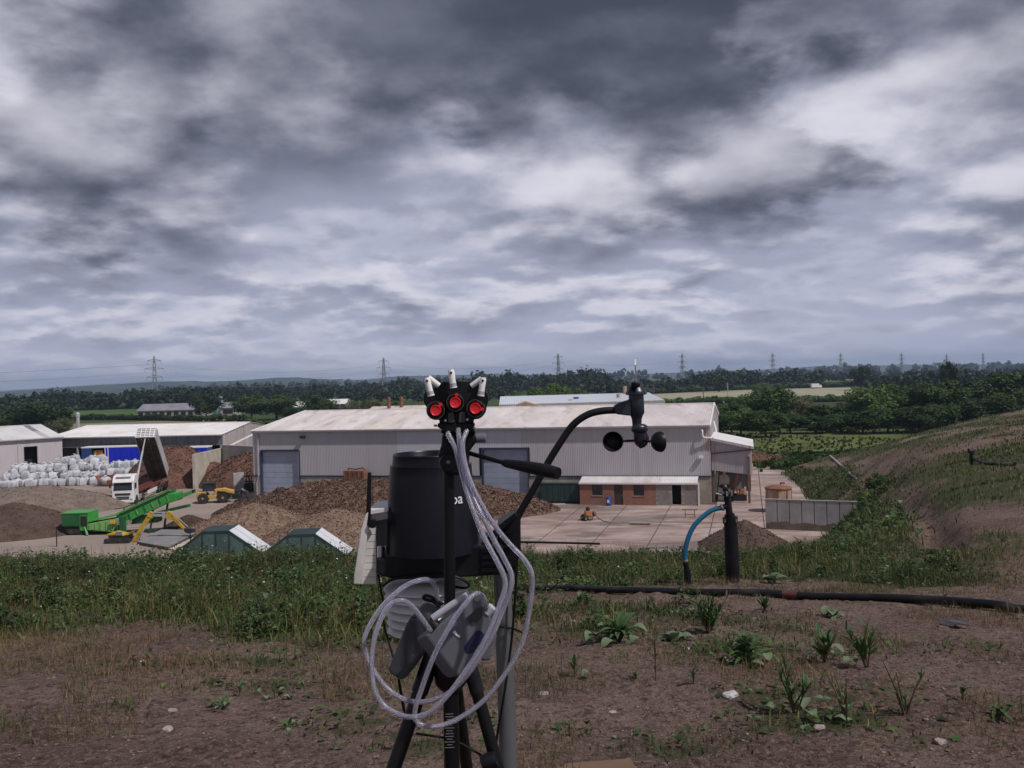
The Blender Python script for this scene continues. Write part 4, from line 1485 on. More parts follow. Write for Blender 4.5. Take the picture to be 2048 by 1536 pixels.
# ------------------------------------------------------------------ sheds on the left
def gable_shed(name, label, org, rz, L, D, ez, rzz, wall_m, roof_m, holes=(), band=None, nsheet=None, posts=0, roofcols=None):
    t = thing(name, label, 'shed', org, rz)
    mb = MB()
    if band is None:
        wall_boxes(mb, L, 0, ez, 0.0, 0.25, list(holes))
        mb.build('front_wall', wall_m, t, world=False)
    else:
        kk = int(L / 1.1)
        shm = MB().span((0.01, 0, band), (L / kk - 0.01, 0.12, ez)).mesh('cladding_sheet', 'sheet_dark')
        for i in range(kk):
            link_mesh('cladding_sheet', shm, t, (i * L / kk, 0.03 * random.random(), 0))
    MB().prism([(0, 0.26, 0), (0, D, 0), (0, D, ez), (0, D / 2, rzz - 0.03), (0, 0.26, ez)], (0.2, 0, 0)).build('gable_wall', wall_m, t, world=False)
    gw = MB().prism([(L - 0.2, 0.26, 0), (L - 0.2, D, 0), (L - 0.2, D, ez), (L - 0.2, D / 2, rzz - 0.03), (L - 0.2, 0.26, ez)], (0.17, 0, 0)).build('gable_wall', wall_m, t, world=False)
    kk = int(D / 1.0)
    for i in range(kk):
        y0 = 0.3 + i * (D - 0.4) / kk
        y1 = y0 + (D - 0.4) / kk - 0.06
        zt = lambda y: ez - 0.05 + (rzz - ez) * (1 - abs(y - D / 2) / (D / 2))
        MB().prism([(L - 0.035, y0, 0.1), (L - 0.035, y1, 0.1), (L - 0.035, y1, zt(y1) - 0.03), (L - 0.035, y0, zt(y0) - 0.03)], (0.03 + 0.04 * random.random(), 0, 0)).build('cladding_sheet', wall_m, gw, world=False)
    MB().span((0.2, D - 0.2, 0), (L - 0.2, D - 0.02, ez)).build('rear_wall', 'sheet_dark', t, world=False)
    mb = MB()
    mb.quad((-0.15, -0.3, ez - 0.02), (L + 0.15, -0.3, ez - 0.02), (L + 0.15, D / 2, rzz), (-0.15, D / 2, rzz))
    mb.quad((-0.15, D / 2, rzz), (L + 0.15, D / 2, rzz), (L + 0.15, D + 0.3, ez - 0.02), (-0.15, D + 0.3, ez - 0.02))
    rf = mb.build('roof', roof_m, t, world=False)
    kk = int(L / 1.0)
    a_ = ribbed_roof(L / kk * 1.01, D / 2 + 0.35, (rzz - ez) * (D / 2 + 0.35) / (D / 2)).mesh('roof_sheet', roof_m)
    alt = ribbed_roof(L / kk * 1.01, D / 2 + 0.35, (rzz - ez) * (D / 2 + 0.35) / (D / 2)).mesh('roof_sheet', roofcols or roof_m)
    b_ = ribbed_roof(L / kk * 1.01, -(D / 2 + 0.35), (rzz - ez) * (D / 2 + 0.35) / (D / 2)).mesh('roof_sheet', roof_m)
    for i in range(kk):
        link_mesh('roof_sheet', alt if i % 7 == 3 else a_, rf, (i * L / kk, -0.35, ez + 0.02 - (rzz - ez) * 0.7 / D))
        link_mesh('roof_sheet', b_, rf, (i * L / kk, D + 0.35, ez + 0.02 - (rzz - ez) * 0.7 / D))
    MB().span((-0.1, -0.48, ez - 0.18), (L + 0.1, -0.36, ez)).build('gutter', 'trim_grey', t, world=False)
    MB().prism([(0, D / 2 - 0.25, rzz + 0.03), (0, D / 2, rzz + 0.1), (0, D / 2 + 0.25, rzz + 0.03)], (L, 0, 0)).build('ridge_cap', roof_m, t, world=False)
    for i in range(posts):
        x = 0.3 + i * (L - 0.6) / (posts - 1)
        MB().span((x - 0.12, 0.02, 0), (x + 0.12, 0.24, (band or ez))).build('post', 'trim_grey', t, world=False)
    return t


# left shed (solid grey front with a dark doorway)
S1R = math.atan2(7.0, -10.5) + math.pi
S1R = math.atan2(7.0, 9.6)
e0, e1 = at(0, 880, 143.0), at(124, 871, 150.0)
S1R = math.atan2(7.0, e1.x - e0.x)
S1L = 34.0
u1 = Vector((math.cos(S1R), math.sin(S1R), 0))
s1o = Vector((e1.x, 150.0, 0)) - u1 * S1L
S1 = lambda px, py: on_front(px, py, s1o, S1R)
dh = (S1(48, 910)[0], S1(75, 910)[0], 0.0, S1(60, 893)[1])
sh1 = gable_shed('storage_shed', 'pale grey storage shed with a dark square doorway behind the bulk bags', s1o, S1R, S1L, 18, 6.45, 8.3, 'sheet_grey', 'roof_white', [dh], roofcols='barn_roof')
MB().span((dh[0] - 0.1, 0.05, dh[3]), (dh[1] + 0.1, 0.3, dh[3] + 0.15)).span((dh[0] - 0.12, -0.03, 0), (dh[0], 0.2, dh[3])).span((dh[1], -0.03, 0), (dh[1] + 0.12, 0.2, dh[3])).build('door_frame', 'trim_grey', sh1, world=False)
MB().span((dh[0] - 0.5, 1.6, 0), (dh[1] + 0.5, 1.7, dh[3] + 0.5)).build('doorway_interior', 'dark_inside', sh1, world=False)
bx_, bz_ = S1(110, 926)
MB().span((dh[1], -0.12, bz_ - 0.2), (S1L - 0.8, -0.02, bz_ + 0.15)).build('rail', 'skip_orange', sh1, world=False)
px_ = S1(36, 900)[0]
MB().span((px_ - 0.1, -0.1, 0), (px_ + 0.1, -0.01, 6.3)).build('downpipe', 'trim_grey', sh1, world=False)

# second shed, open fronted
S2R = math.atan2(-0.14, 1.0)
f1 = at(444, 868, 149.0)
S2L = 31.5
u2 = Vector((math.cos(S2R), math.sin(S2R), 0))
s2o = Vector((f1.x, 149.0, 0)) - u2 * S2L
sh2 = gable_shed('open_shed', 'open-fronted shed with white roof and weathered grey cladding', s2o, S2R, S2L, 22, 6.15, 7.6, 'sheet_weathered', 'roof_white', band=4.35, posts=7)
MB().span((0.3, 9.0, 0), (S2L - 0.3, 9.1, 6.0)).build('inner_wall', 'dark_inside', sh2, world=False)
MB().bar((S2L + 0.06, -0.4, 3.6), (S2L + 4.2, 9.5, 6.9), 0.22).build('stair_rail', 'trim_white', sh2, world=False)
tag(MB().lathe([(0.34, 0), (0.34, 9.0), (0.42, 9.0), (0.42, 9.6), (0.12, 9.9)], (at(156, 850, 172).x, 172, 0), 14).build('flue_stack', 'flue_steel', smooth=True), 'short steel flue with a cap between the two left shed roofs', 'flue')

# push wall bay
PWM = MB()
c0 = at(443, 891, 135.0)
pt_ = c0.z
l0 = at(389, 901, 124.0)
r0 = at(507, 891, 129.0)
bay = thing('push_wall', 'tall L-shaped concrete push wall behind the brown compost heaps', 'wall', (c0.x, 135.0, 0))
MB().prism([(l0.x, 124, 0), (l0.x - 0.35, 124, 0), (l0.x - 0.35, 124, pt_ - 0.4), (l0.x, 124, pt_ - 0.4)], (c0.x - l0.x, 11.3, 0)).build('side_wall', 'concrete_pale', bay)  # sunlit look of this face is put into its paler concrete colour
MB().prism([(c0.x + 0.01, 135.0, 0), (r0.x + 4, 129.0 - 3, 0), (r0.x + 4, 129.0 - 3, pt_), (c0.x + 0.01, 135.0, pt_)], (0.06, 0.35, 0)).build('rear_wall', 'concrete', bay)
MB().prism([(c0.x - 0.1, 134.9, pt_), (r0.x + 4, 125.9, pt_), (r0.x + 4, 126.4, pt_), (c0.x - 0.1, 135.5, pt_)], (0, 0, 0.12)).build('coping', 'trim_grey', bay)

# buildings seen over the warehouse roof
def back_roof(name, label, pix, z_e, d_e, d_r, z_r, material, wallm, L0, L1):
    """simple shed: eave depth/height and ridge depth/height, x range"""
    t = thing(name, label, 'building', ((L0 + L1) / 2, d_e, 0))
    dd = d_r - d_e
    MB().span((L0, d_e, 0), (L1, d_e + 2 * dd, z_e)).build('wall', wallm, t)
    MB().prism([(L0, d_e, z_e), (L0, d_r, z_r - 0.1), (L0, d_r + dd, z_e)], (L1 - L0, 0, 0)).build('gable', wallm, t)
    k = max(4, int((L1 - L0) / 1.5))
    wd_ = (L1 - L0) / k
    rr = ribbed_roof(wd_, dd, z_r - z_e, 4, 0.05).mesh('roof_sheet', material)
    rb = ribbed_roof(wd_, -dd, z_r - z_e, 4, 0.05).mesh('roof_sheet', material)
    for i in range(k):
        link_mesh('roof_sheet', rr, t, (L0 + i * wd_ - t.location.x, 0, z_e))
        link_mesh('roof_sheet', rb, t, (L0 + i * wd_ - t.location.x, 2 * dd, z_e))
    return t


def chimney(px, py0, py1, d, r, parent=None):
    a, b = at(px, py1, d), at(px, py0, d)
    c = MB().lathe([(r, a.z - 1.0), (r, b.z * 0.5 + a.z * 0.5), (r * 1.05, b.z * 0.5 + a.z * 0.5), (r * 1.05, b.z)], (a.x, d, 0), 10)
    return c


xa, xb = at(1000, 800, 165).x, at(1306, 800, 165).x
t = back_roof('workshop', 'white and bluish metal-roofed workshop behind the warehouse ridge', None, 9.7, 152, 170, 10.75, 'roof_bluish', 'sheet_weathered', xa, xb)
for (px, y0, y1, d) in ((1237, 788, 803, 160), (1250, 772, 795, 168), (1141, 799, 809, 157)):
    chimney(px, y0, y1, d, 0.32).build('chimney', 'rust_pale', t, smooth=True)
MB().box((at(1152, 798, 160).x, 160, at(1152, 798, 160).z), (0.9, 0.9, 0.7)).build('roof_vent', 'panel_blue', t)
xa, xb = at(745, 815, 160).x, at(885, 815, 160).x
t = back_roof('rusty_store', 'rust-striped store roof with two chimneys behind the warehouse', None, 8.8, 148, 160, 9.75, 'roof_rusty', 'sheet_weathered', xa, xb)
for (px, y0, y1, d) in ((778, 794, 812, 156), (803, 793, 808, 158)):
    chimney(px, y0, y1, d, 0.30).build('chimney', 'rust', t, smooth=True)
xa, xb = at(1022, 810, 147).x, at(1082, 810, 147).x
t = thing('gabled_store', 'small brown gabled roof just behind the warehouse ridge', 'building', ((xa + xb) / 2, 147, 0))
zt = at(1052, 804, 147).z
MB().span((xa, 147, 0), (xb, 153, zt - 0.8)).build('wall', 'sheet_weathered', t)
MB().prism([(xa - 0.2, 146.8, zt - 0.8), (xb + 0.2, 146.8, zt - 0.8), ((xa + xb) / 2, 146.8, zt)], (0, 6.4, 0)).build('roof', 'rust_pale', t)
xa, xb = at(1290, 800, 172).x, at(1312, 800, 172).x
t = thing('plant_house', 'small dark gabled building at the end of the bluish roof', 'building', ((xa + xb) / 2, 172, 0))
zt = at(1300, 790, 172).z
MB().span((xa, 172, 0), (xb, 178, zt - 0.9)).build('wall', 'rust', t)
MB().prism([(xa - 0.2, 171.8, zt - 0.9), (xb + 0.2, 171.8, zt - 0.9), ((xa + xb) / 2, 171.8, zt)], (0, 6.4, 0)).build('roof', 'sheet_dark', t)
# ================================================================== heaps
def heap(name, label, c, rx, ry, h, material, rz=0.0, rough=0.25, lump=1.2, seed=0, power=1.0, flat=0.0, grid=70):
    n = grid
    u = np.linspace(-1.15, 1.15, n)
    U, V_ = np.meshgrid(u, u)
    r = np.sqrt(U ** 2 + V_ ** 2)
    x, y = U * rx, V_ * ry
    edge = 1 + 0.25 * fbm(np.arctan2(V_, U) * 1.3 + seed, r * 0.5, 3, seed)
    q = np.clip(1 - r / edge, 0, 1)
    prof = np.minimum(q / (1 - flat), 1.0) ** power
    prof = prof * (1 - 0.16 * prof)
    z = h * prof / 0.84 + np.clip(q * 5, 0, 1) * (rough * fbm(x / lump, y / lump, 5, seed + 3, 0.62) * 2 + 0.15 * h * fbm(x / (rx * 0.7), y / (ry * 0.7), 2, seed + 9))
    z = np.where(q <= 0, -0.15, np.maximum(z, -0.15))
    cs, sn = math.cos(rz), math.sin(rz)
    X = c[0] + x * cs - y * sn
    Y = c[1] + x * sn + y * cs
    F = []
    a = (np.arange(n - 1)[:, None] * n + np.arange(n - 1)[None, :]).ravel()
    F = np.c_[a, a + 1, a + n + 1, a + n]
    V = np.c_[X.ravel() - c[0], Y.ravel() - c[1], z.ravel()]
    keep = (V[F][:, :, 2] > -0.14).any(1)
    me = np_mesh(name, V, F[keep], material, smooth=True)
    o = link_mesh(name, me, None, (c[0], c[1], 0))
    return tag(o, label, 'heap')


heap('mulch_heap', 'long dark heap of shredded bark and mulch before the warehouse', (-15.0, 97.0), 18.8, 8.2, 3.05, 'mulch', rz=-0.16, rough=0.6, lump=1.1, seed=4, power=0.75, flat=0.45, grid=170)
heap('chip_heap', 'tan wood chip heap behind the left green hopper', (-25.6, 88.0), 7.2, 6.0, 2.6, 'chips', rough=0.15, lump=0.8, seed=8, power=0.95, grid=90)
heap('chip_heap', 'tan wood chip heap behind the right green hopper', (-16.4, 81.8), 7.0, 5.6, 2.65, 'chips', rough=0.15, lump=0.8, seed=12, power=0.9, grid=90)
heap('compost_heap', 'red-brown compost heap left of the push wall', (-49.2, 131.5), 8.2, 7.5, 5.4, 'compost_red', rough=0.25, lump=1.4, seed=15, power=0.75, flat=0.22, grid=100)
heap('compost_heap', 'brown compost heap filling the push wall bay', (-38.2, 128.0), 6.5, 5.5, 4.9, 'compost_red', rough=0.4, lump=1.4, seed=18, power=0.8, grid=100)
heap('soil_heap', 'low grey-brown soil heap left of the white truck', (-58.5, 108.5), 12.5, 8.5, 2.6, 'heap_grey', rz=-0.1, rough=0.2, lump=1.6, seed=22, power=0.9, flat=0.2, grid=110)
heap('soil_heap', 'dark brown soil heap at the left edge beside the green screener', (-50.5, 90.5), 8.0, 6.5, 3.1, 'compost_brown', rough=0.2, lump=1.3, seed=26, power=0.9, grid=90)
heap('soil_heap', 'small dark soil heap under the yellow digger arm', (-32.0, 88.5), 3.4, 2.4, 1.5, 'compost_brown', rough=0.15, lump=0.7, seed=29, grid=50)
heap('soil_heap', 'dark conical soil heap beside the black gas well', (18.6, 73.0), 3.9, 4.2, 2.15, 'compost_brown', rough=0.12, lump=0.5, seed=33, power=1.12, grid=90)
heap('rubble_heap', 'long low heap of brown rubble beyond the lean-to', (36.0, 141.0), 9.0, 3.2, 1.7, 'compost_red', rough=0.35, lump=1.2, seed=37, power=0.7, grid=80)
heap('rubble_heap', 'brown brush heap against the right end of the panel wall', (29.0, 75.6), 2.6, 1.3, 1.0, 'compost_brown', rough=0.35, lump=0.5, seed=41, power=0.7, grid=50)



def flakes(parent, n, smin, smax, material, seed):
    """loose bark and chips lying on a heap"""
    r_ = np.random.default_rng(seed)
    me = parent.data
    v = np.empty(len(me.vertices) * 3)
    me.vertices.foreach_get('co', v)
    v = v.reshape(-1, 3)
    f = np.array([p.vertices[:] for p in me.polygons])
    f = f[(v[f][:, :, 2] > 0.0).all(1)]
    k = f[r_.integers(0, len(f), n)]
    a, b = r_.uniform(0, 1, (n, 1)), r_.uniform(0, 1, (n, 1))
    c = v[k[:, 0]] * (1 - a) * (1 - b) + v[k[:, 1]] * a * (1 - b) + v[k[:, 2]] * a * b + v[k[:, 3]] * (1 - a) * b
    t = r_.normal(size=(n, 3)) * np.array([1, 1, 0.7])
    t /= np.linalg.norm(t, axis=1)[:, None]
    b2 = np.cross(t, r_.normal(size=(n, 3)))
    b2 /= np.linalg.norm(b2, axis=1)[:, None]
    s = r_.uniform(smin, smax, n)[:, None]
    c = c + np.array([0, 0, 0.3]) * s
    V = np.stack([c - t * s, c - b2 * s * 0.4, c + t * s, c + b2 * s * 0.4, c + np.cross(t, b2) * s * 0.5], 1).reshape(-1, 3)
    i = np.arange(n) * 5
    F = np.concatenate([np.c_[i, i + 1, i + 4], np.c_[i + 1, i + 2, i + 4], np.c_[i + 2, i + 3, i + 4], np.c_[i + 3, i, i + 4]])
    o = link_mesh('loose_flakes', np_mesh('loose_flakes', V, F, material), parent)
    o['kind'] = 'stuff'


HEAPS = [o for o in COL.objects if o.get('category') == 'heap']
for hp0 in HEAPS:
    L0 = hp0['label']
    if 'bark' in L0:
        flakes(hp0, 14000, 0.05, 0.20, 'flake_dark', 1)
        flakes(hp0, 11000, 0.05, 0.16, 'flake_mid', 2)
        flakes(hp0, 3000, 0.04, 0.13, 'flake_pale', 3)
    elif 'chip' in L0:
        flakes(hp0, 3000, 0.05, 0.14, 'flake_mid', 4)
        flakes(hp0, 1800, 0.04, 0.11, 'flake_pale', 5)
    elif 'compost' in L0:
        flakes(hp0, 2500, 0.06, 0.22, 'flake_dark', 6)
        flakes(hp0, 900, 0.05, 0.18, 'flake_mid', 7)
    elif 'rubble' in L0:
        flakes(hp0, 1500, 0.1, 0.3, 'flake_mid', 8)
    else:
        flakes(hp0, 1200, 0.04, 0.13, 'flake_dark', 9)

# ================================================================== white bulk bags
def sack_mesh(seed):
    r_ = random.Random(seed)
    n = 12
    V = []
    rings = [(0.0, 0.36), (0.06, 0.45), (0.30, 0.49), (0.60, 0.49), (0.82, 0.45), (0.92, 0.34), (0.96, 0.14), (1.04, 0.10), (1.12, 0.15)]
    for z, rr in rings:
        for k in range(n):
            a = 2 * math.pi * (k + 0.5) / n
            sq = 1.0 / max(abs(math.cos(a)), abs(math.sin(a))) ** 0.72
            w_ = rr * sq * (1 + r_.uniform(-0.06, 0.06))
            V.append((w_ * math.cos(a), w_ * math.sin(a), z + r_.uniform(-0.03, 0.03)))
    m = MB()
    fs = []
    for i in range(len(rings) - 1):
        for k in range(n):
            k2 = (k + 1) % n
            fs.append((i * n + k, i * n + k2, (i + 1) * n + k2, (i + 1) * n + k))
    fs.append(tuple(range(n))[::-1])
    fs.append(tuple((len(rings) - 1) * n + k for k in range(n)))
    m.add(V, fs)
    return m.mesh('bulk_bag', 'sack', smooth=True)


SACKS = [sack_mesh(i) for i in range(6)]


def bag(p, label, group, tilt=0.12, s=1.0):
    o = link_mesh('bulk_bag', random.choice(SACKS), None, p, (random.gauss(0, tilt), random.gauss(0, tilt), random.uniform(0, 3.1)), (s * random.uniform(0.92, 1.1), s * random.uniform(0.92, 1.1), s * random.uniform(0.9, 1.08)))
    return tag(o, label, 'bag', group)


b0, b1 = gnd(-8, 977), gnd(196, 970)
def bag_layers(row, t_):
    mid = math.exp(-((t_ - 0.64) / 0.24) ** 2)
    return max(0, min(row + 1, 3 + (1 if mid > 0.35 else 0)))


for i in range(15):
    t_ = i / 14.0
    for row in range(5):
        front = b0.lerp(b1, t_)
        top_l = bag_layers(row, t_)
        lo_l = max(0, bag_layers(row - 1, t_) - 1)
        for L_ in range(lo_l, top_l):
            x = front.x + 0.25 * row + random.uniform(-0.4, 0.4)
            y = front.y + 0.7 + row * 1.1 + random.uniform(-0.35, 0.35)
            if L_ == 0 and row == 0:
                lab, grp = ORD[i] + ' white bulk bag from the left in the front row on the ground', 'bags in the front row of the bag heap'
            else:
                lab, grp = 'white bulk bag piled higher up on the bag heap before the grey shed', 'bags piled on the bag heap'
            bag((x, y, L_ * 0.95 + (random.uniform(-.25, .2) if L_ else 0)), lab, grp, 0.07 if L_ == 0 else 0.42, random.uniform(1.05, 1.3))
b2 = gnd(262, 966)
for L_, (cnt, x0) in enumerate(((5, -2.9), (4, -2.2), (4, -1.4))):
    for k in range(cnt):
        for row in range(2):
            if L_ == 2 and row == 0:
                continue
            bag((-58.2 + x0 + k * 1.2 + random.uniform(-.15, .15), 134.0 + row * 1.15 + L_ * 0.4, L_ * 1.05), 'white bulk bag in the small stack behind the white truck cab', 'bags stacked behind the truck', 0.16, 1.25)

# tipped rusty skip holding one bag
p = gnd(214, 973)
sk = thing('skip', 'rusty orange skip with sloping ends beside the bag heap', 'skip', p, -0.15)
for (pts, nm, mt) in (([(-1.9, 0, 1.55), (-1.1, 0, 0.15), (-1.05, 0, 0.15), (-1.8, 0, 1.55)], 'end_plate', 'rust'), ([(1.9, 0, 1.55), (1.1, 0, 0.15), (1.05, 0, 0.15), (1.8, 0, 1.55)], 'end_plate', 'rust')):
    MB().prism(pts, (0, 1.9, 0)).build(nm, mt, sk, world=False)
MB().prism([(-1.8, 1.86, 1.5), (-1.08, 1.86, 0.15), (1.08, 1.86, 0.15), (1.8, 1.86, 1.5)], (0, 0.04, 0)).build('side_plate', 'skip_orange', sk, world=False)
MB().prism([(-1.5, 0.0, 0.9), (-1.08, 0.0, 0.15), (1.08, 0.0, 0.15), (1.5, 0.0, 0.9)], (0, 0.04, 0)).build('side_plate', 'rust', sk, world=False)
MB().span((-1.1, 0.04, 0.05), (1.1, 1.86, 0.15)).build('floor_plate', 'rust', sk, world=False)
o = bag((p.x - 0.5, p.y + 0.7, 0.3), 'white bulk bag sitting inside the rusty orange skip', None, 0.2, 1.15)
del_group = o.pop('group', None)

# ================================================================== blue curtain-sided trailers
def trailer(label, x0, x1, y, H, open_from=None, open_to=None):
    t = thing('curtain_trailer', label, 'trailer', (x0, y, 0), 0.0)
    L_ = x1 - x0
    MB().span((0, 0, 1.0), (L_, 2.5, 1.25)).build('deck', 'black_steel', t, world=False)
    MB().span((-0.05, -0.06, H - 0.18), (L_ + 0.05, 2.55, H)).build('roof', 'trim_white', t, world=False)
    MB().span((0, 2.4, 1.25), (L_, 2.46, H - 0.18)).build('rear_side', 'panel_blue', t, world=False)
    MB().span((0, 0.0, 1.25), (0.08, 2.4, H - 0.18)).build('bulkhead', 'panel_blue', t, world=False)
    MB().span((L_ - 0.08, 0.0, 1.25), (L_, 2.4, H - 0.18)).build('bulkhead', 'panel_blue', t, world=False)
    segs = [(0.08, L_ - 0.08, 'curtain_blue')]
    if open_from is not None:
        segs = [(0.08, open_from, 'panel_blue'), (open_to, L_ - 0.08, 'curtain_blue')]
    for a, b, mt in segs:
        n_ = max(6, int((b - a) / 0.25))
        pts = []
        for i in range(n_ + 1):
            pts.append((a + (b - a) * i / n_, -0.02 + 0.045 * math.sin(i * 1.7) * (1 if i % 2 else 0.3)))
        m = MB()
        vs = [(x, yy, 0.95) for x, yy in pts] + [(x, yy, H - 0.2) for x, yy in pts]
        k = len(pts)
        m.add(vs, [(i, i + 1, k + i + 1, k + i) for i in range(k - 1)])
        m.build('curtain', mt, t, world=False)
    if open_from is not None:
        for xx in (open_to - 0.12, open_to + 0.35):
            MB().span((xx - 0.06, -0.08, 0.9), (xx + 0.06, 0.02, H - 0.1)).build('post', 'trim_white', t, world=False)
        sg = MB().box((open_to - 1.35, 0.3, H - 1.05), (1.35, 0.06, 0.85)).build('sign_board', 'sign_yellow', t, world=False)
        MB().box((open_to - 1.35, 0.262, H - 1.05), (0.7, 0.03, 0.6)).build('sign_figure', 'sign_red', sg, bevel=0.1, world=False)
        MB().box((open_to - 2.2, 0.8, H - 1.0), (0.6, 0.6, 0.6), 0.4).build('covered_load', 'silo_blue', t, bevel=0.08, world=False)
        MB().box((open_to - 0.9, 0.9, H - 1.8), (0.8, 0.6, 0.7)).build('covered_load', 'silo_blue', t, bevel=0.08, world=False)
    for xx in (1.0, 2.2, L_ - 1.4):
        for yy in (0.15, 2.35):
            MB().lathe([(0.3, -0.14), (0.5, -0.14), (0.52, 0), (0.5, 0.14), (0.3, 0.14)], (xx, yy, 0.52), 16, (0, 1, 0)).build('wheel', 'rubber', t, smooth=True, world=False)
    return t


xa, xb = at(163, 905, 147).x, at(300, 900, 147).x
trailer('bright blue curtain-sided trailer with an open bay and yellow sign', xa, xb, 147.0, 4.75, at(184, 905, 147).x - xa, at(212, 905, 147).x - xa)
xa, xb = at(306, 905, 144).x, at(416, 900, 144).x
trailer('blue trailer with a white top rail behind the red-brown compost heap', xa, xb, 143.5, 4.55)

# ================================================================== white articulated tipper truck
T0 = gnd(246, 1012)
tk = thing('tipper_truck', 'white articulated tipper truck with its trailer body raised', 'truck', T0, R(8.0))
# local: front towards -y, trailer behind towards +y
W_ = 1.25
cab = MB()
cab.prism([(-W_, 0.02, 0.55), (-W_, 2.25, 0.55), (-W_, 2.25, 3.30), (-W_, 1.75, 3.72), (-W_, 0.75, 3.55), (-W_, 0.32, 3.0), (-W_, 0.06, 1.75)], (2 * W_, 0, 0))
cab = cab.build('cab', 'truck_white', tk, bevel=0.09, world=False)
MB().prism([(-1.08, 0.055, 1.86), (1.08, 0.055, 1.86), (1.02, 0.285, 2.78), (-1.02, 0.285, 2.78)], (0, -0.02, 0.006)).build('windscreen', 'window_glass', tk, world=False)
MB().prism([(W_ + 0.012, 0.55, 1.95), (W_ + 0.012, 1.35, 1.95), (W_ + 0.012, 1.35, 2.65), (W_ + 0.012, 0.68, 2.65)], (0.01, 0, 0)).build('side_window', 'window_glass', tk, world=False)
MB().prism([(-1.15, 0.28, 2.86), (1.15, 0.28, 2.86), (1.15, 0.0, 2.80), (-1.15, 0.0, 2.80)], (0, 0.02, 0.10)).build('sun_visor', 'truck_white', tk, world=False)
MB().span((-0.85, 0.42, 3.28), (0.85, 0.72, 3.48)).build('roof_lamp_bar', 'chrome', tk, bevel=0.03, world=False)
for z0, z1, x_ in ((1.30, 1.52, 0.88), (0.98, 1.12, 0.74), (0.74, 0.88, 0.74)):
    MB().span((-x_, -0.03, z0), (x_, 0.035, z1)).build('grille', 'black_steel', tk, bevel=0.02, world=False)
MB().span((-W_ + 0.02, -0.10, 0.38), (W_ - 0.02, 0.30, 0.72)).build('bumper', 'truck_white', tk, bevel=0.05, world=False)
for s in (-1, 1):
    MB().box((s * 1.0, -0.07, 0.80), (0.30, 0.12, 0.18)).build('headlight', 'chrome', tk, bevel=0.03, world=False)
    a_ = MB().box((s * 1.46, 0.12, 2.45), (0.18, 0.14, 0.55)).build('mirror', 'black_steel', tk, bevel=0.04, world=False)
    MB().bar((s * 1.2, 0.3, 2.7), (s * 1.46, 0.16, 2.68), 0.05).build('bracket', 'black_steel', a_, world=False)


def wheel(parent, x, y, r_=0.52, wdt=0.32, hub='chrome', axis=(1, 0, 0), z=None):
    z = r_ if z is None else z
    h = wdt / 2
    wv = MB().lathe([(r_ * 0.55, -h), (r_ * 0.94, -h), (r_, -h * 0.6), (r_, h * 0.6), (r_ * 0.94, h), (r_ * 0.55, h)], (x, y, z), 22, axis).build('wheel', 'rubber', parent, smooth=True, world=False)
    MB().lathe([(r_ * 0.56, -h * 0.8), (r_ * 0.56, h * 0.8)], (x, y, z), 18, axis).build('rim', hub, wv, world=False)
    MB().lathe([(r_ * 0.22, -h * 1.05), (r_ * 0.22, h * 1.05)], (x, y, z), 12, axis).build('hub', hub, wv, world=False)
    return wv


for y_ in (1.35, 4.7):
    for s in (-1, 1):
        wheel(tk, s * 1.06, y_)
for s in (-1, 1):
    MB().lathe([(0.60, -0.18), (0.60, 0.18)], (s * 1.08, 1.35, 0.56), 20, (1, 0, 0)).build('wheel_arch', 'black_steel', tk, world=False)
MB().span((-0.45, 2.2, 0.72), (0.45, 6.0, 0.98)).build('tractor_chassis', 'truck_red', tk, world=False)
MB().span((0.62, 2.5, 0.45), (1.2, 3.9, 1.0)).build('fuel_tank', 'chrome', tk, bevel=0.08, world=False)
TRL = 17.2
for s in (-1, 1):
    MB().span((s * 0.5 - 0.10, 3.6, 1.08), (s * 0.5 + 0.10, TRL, 1.40)).build('chassis_rail', 'truck_red', tk, world=False)
for k in range(7):
    MB().span((-0.95, 5.0 + k * 1.95, 1.12), (0.95, 5.14 + k * 1.95, 1.30)).build('cross_member', 'truck_red', tk, world=False)
for k in range(3):
    for s in (-1, 1):
        wheel(tk, s * 1.05, TRL - 4.6 + k * 1.3)
MB().span((1.1, 7.0, 0.55), (1.18, 11.5, 1.0)).build('side_guard', 'trim_white', tk, world=False)
# raised body, hinged at the rear
TA = R(43.5)
hinge = Vector((0, TRL, 1.45))
BL, BH = 8.8, 1.5
bm4 = Matrix.Translation(hinge) @ Matrix.Rotation(-TA, 4, 'X')


def body_part(name, a, b, material, parent=tk, bevel=0.0):
    m = MB().span(a, b)
    m.v = [tuple(bm4 @ Vector(p)) for p in m.v]
    return m.build(name, material, parent, bevel=bevel, world=False)


fl = body_part('body_floor', (-1.2, -BL, 0.0), (1.2, 0.2, 0.10), 'tipper_under')
for k in range(13):
    body_part('floor_rib', (-1.15, -BL + 0.4 + k * 0.72, -0.10), (1.15, -BL + 0.5 + k * 0.72, -0.002), 'tipper_under', fl)
for s in (-0.45, 0.45):
    body_part('body_runner', (s - 0.09, -BL + 0.1, -0.26), (s + 0.09, 0.1, -0.104), 'tipper_under')
for s in (-1, 1):
    sd = body_part('side_panel', (s * 1.25 - 0.04, -BL, 0.0), (s * 1.25 + 0.04, 0.25, BH), 'tipper_side')
    for k in range(16):
        body_part('side_rib', (s * 1.29, -BL + 0.2 + k * 0.6, 0.05), (s * 1.29 + s * 0.04, -BL + 0.28 + k * 0.6, BH - 0.1), 'tipper_side', sd)
hb = body_part('headboard', (-1.2, -BL - 0.05, 0.0), (1.2, -BL, BH + 0.25), 'tipper_side')
for k in range(6):
    body_part('headboard_rib', (-1.25, -BL - 0.16, 0.05 + k * 0.3), (1.25, -BL - 0.055, 0.17 + k * 0.3), 'truck_white', hb)
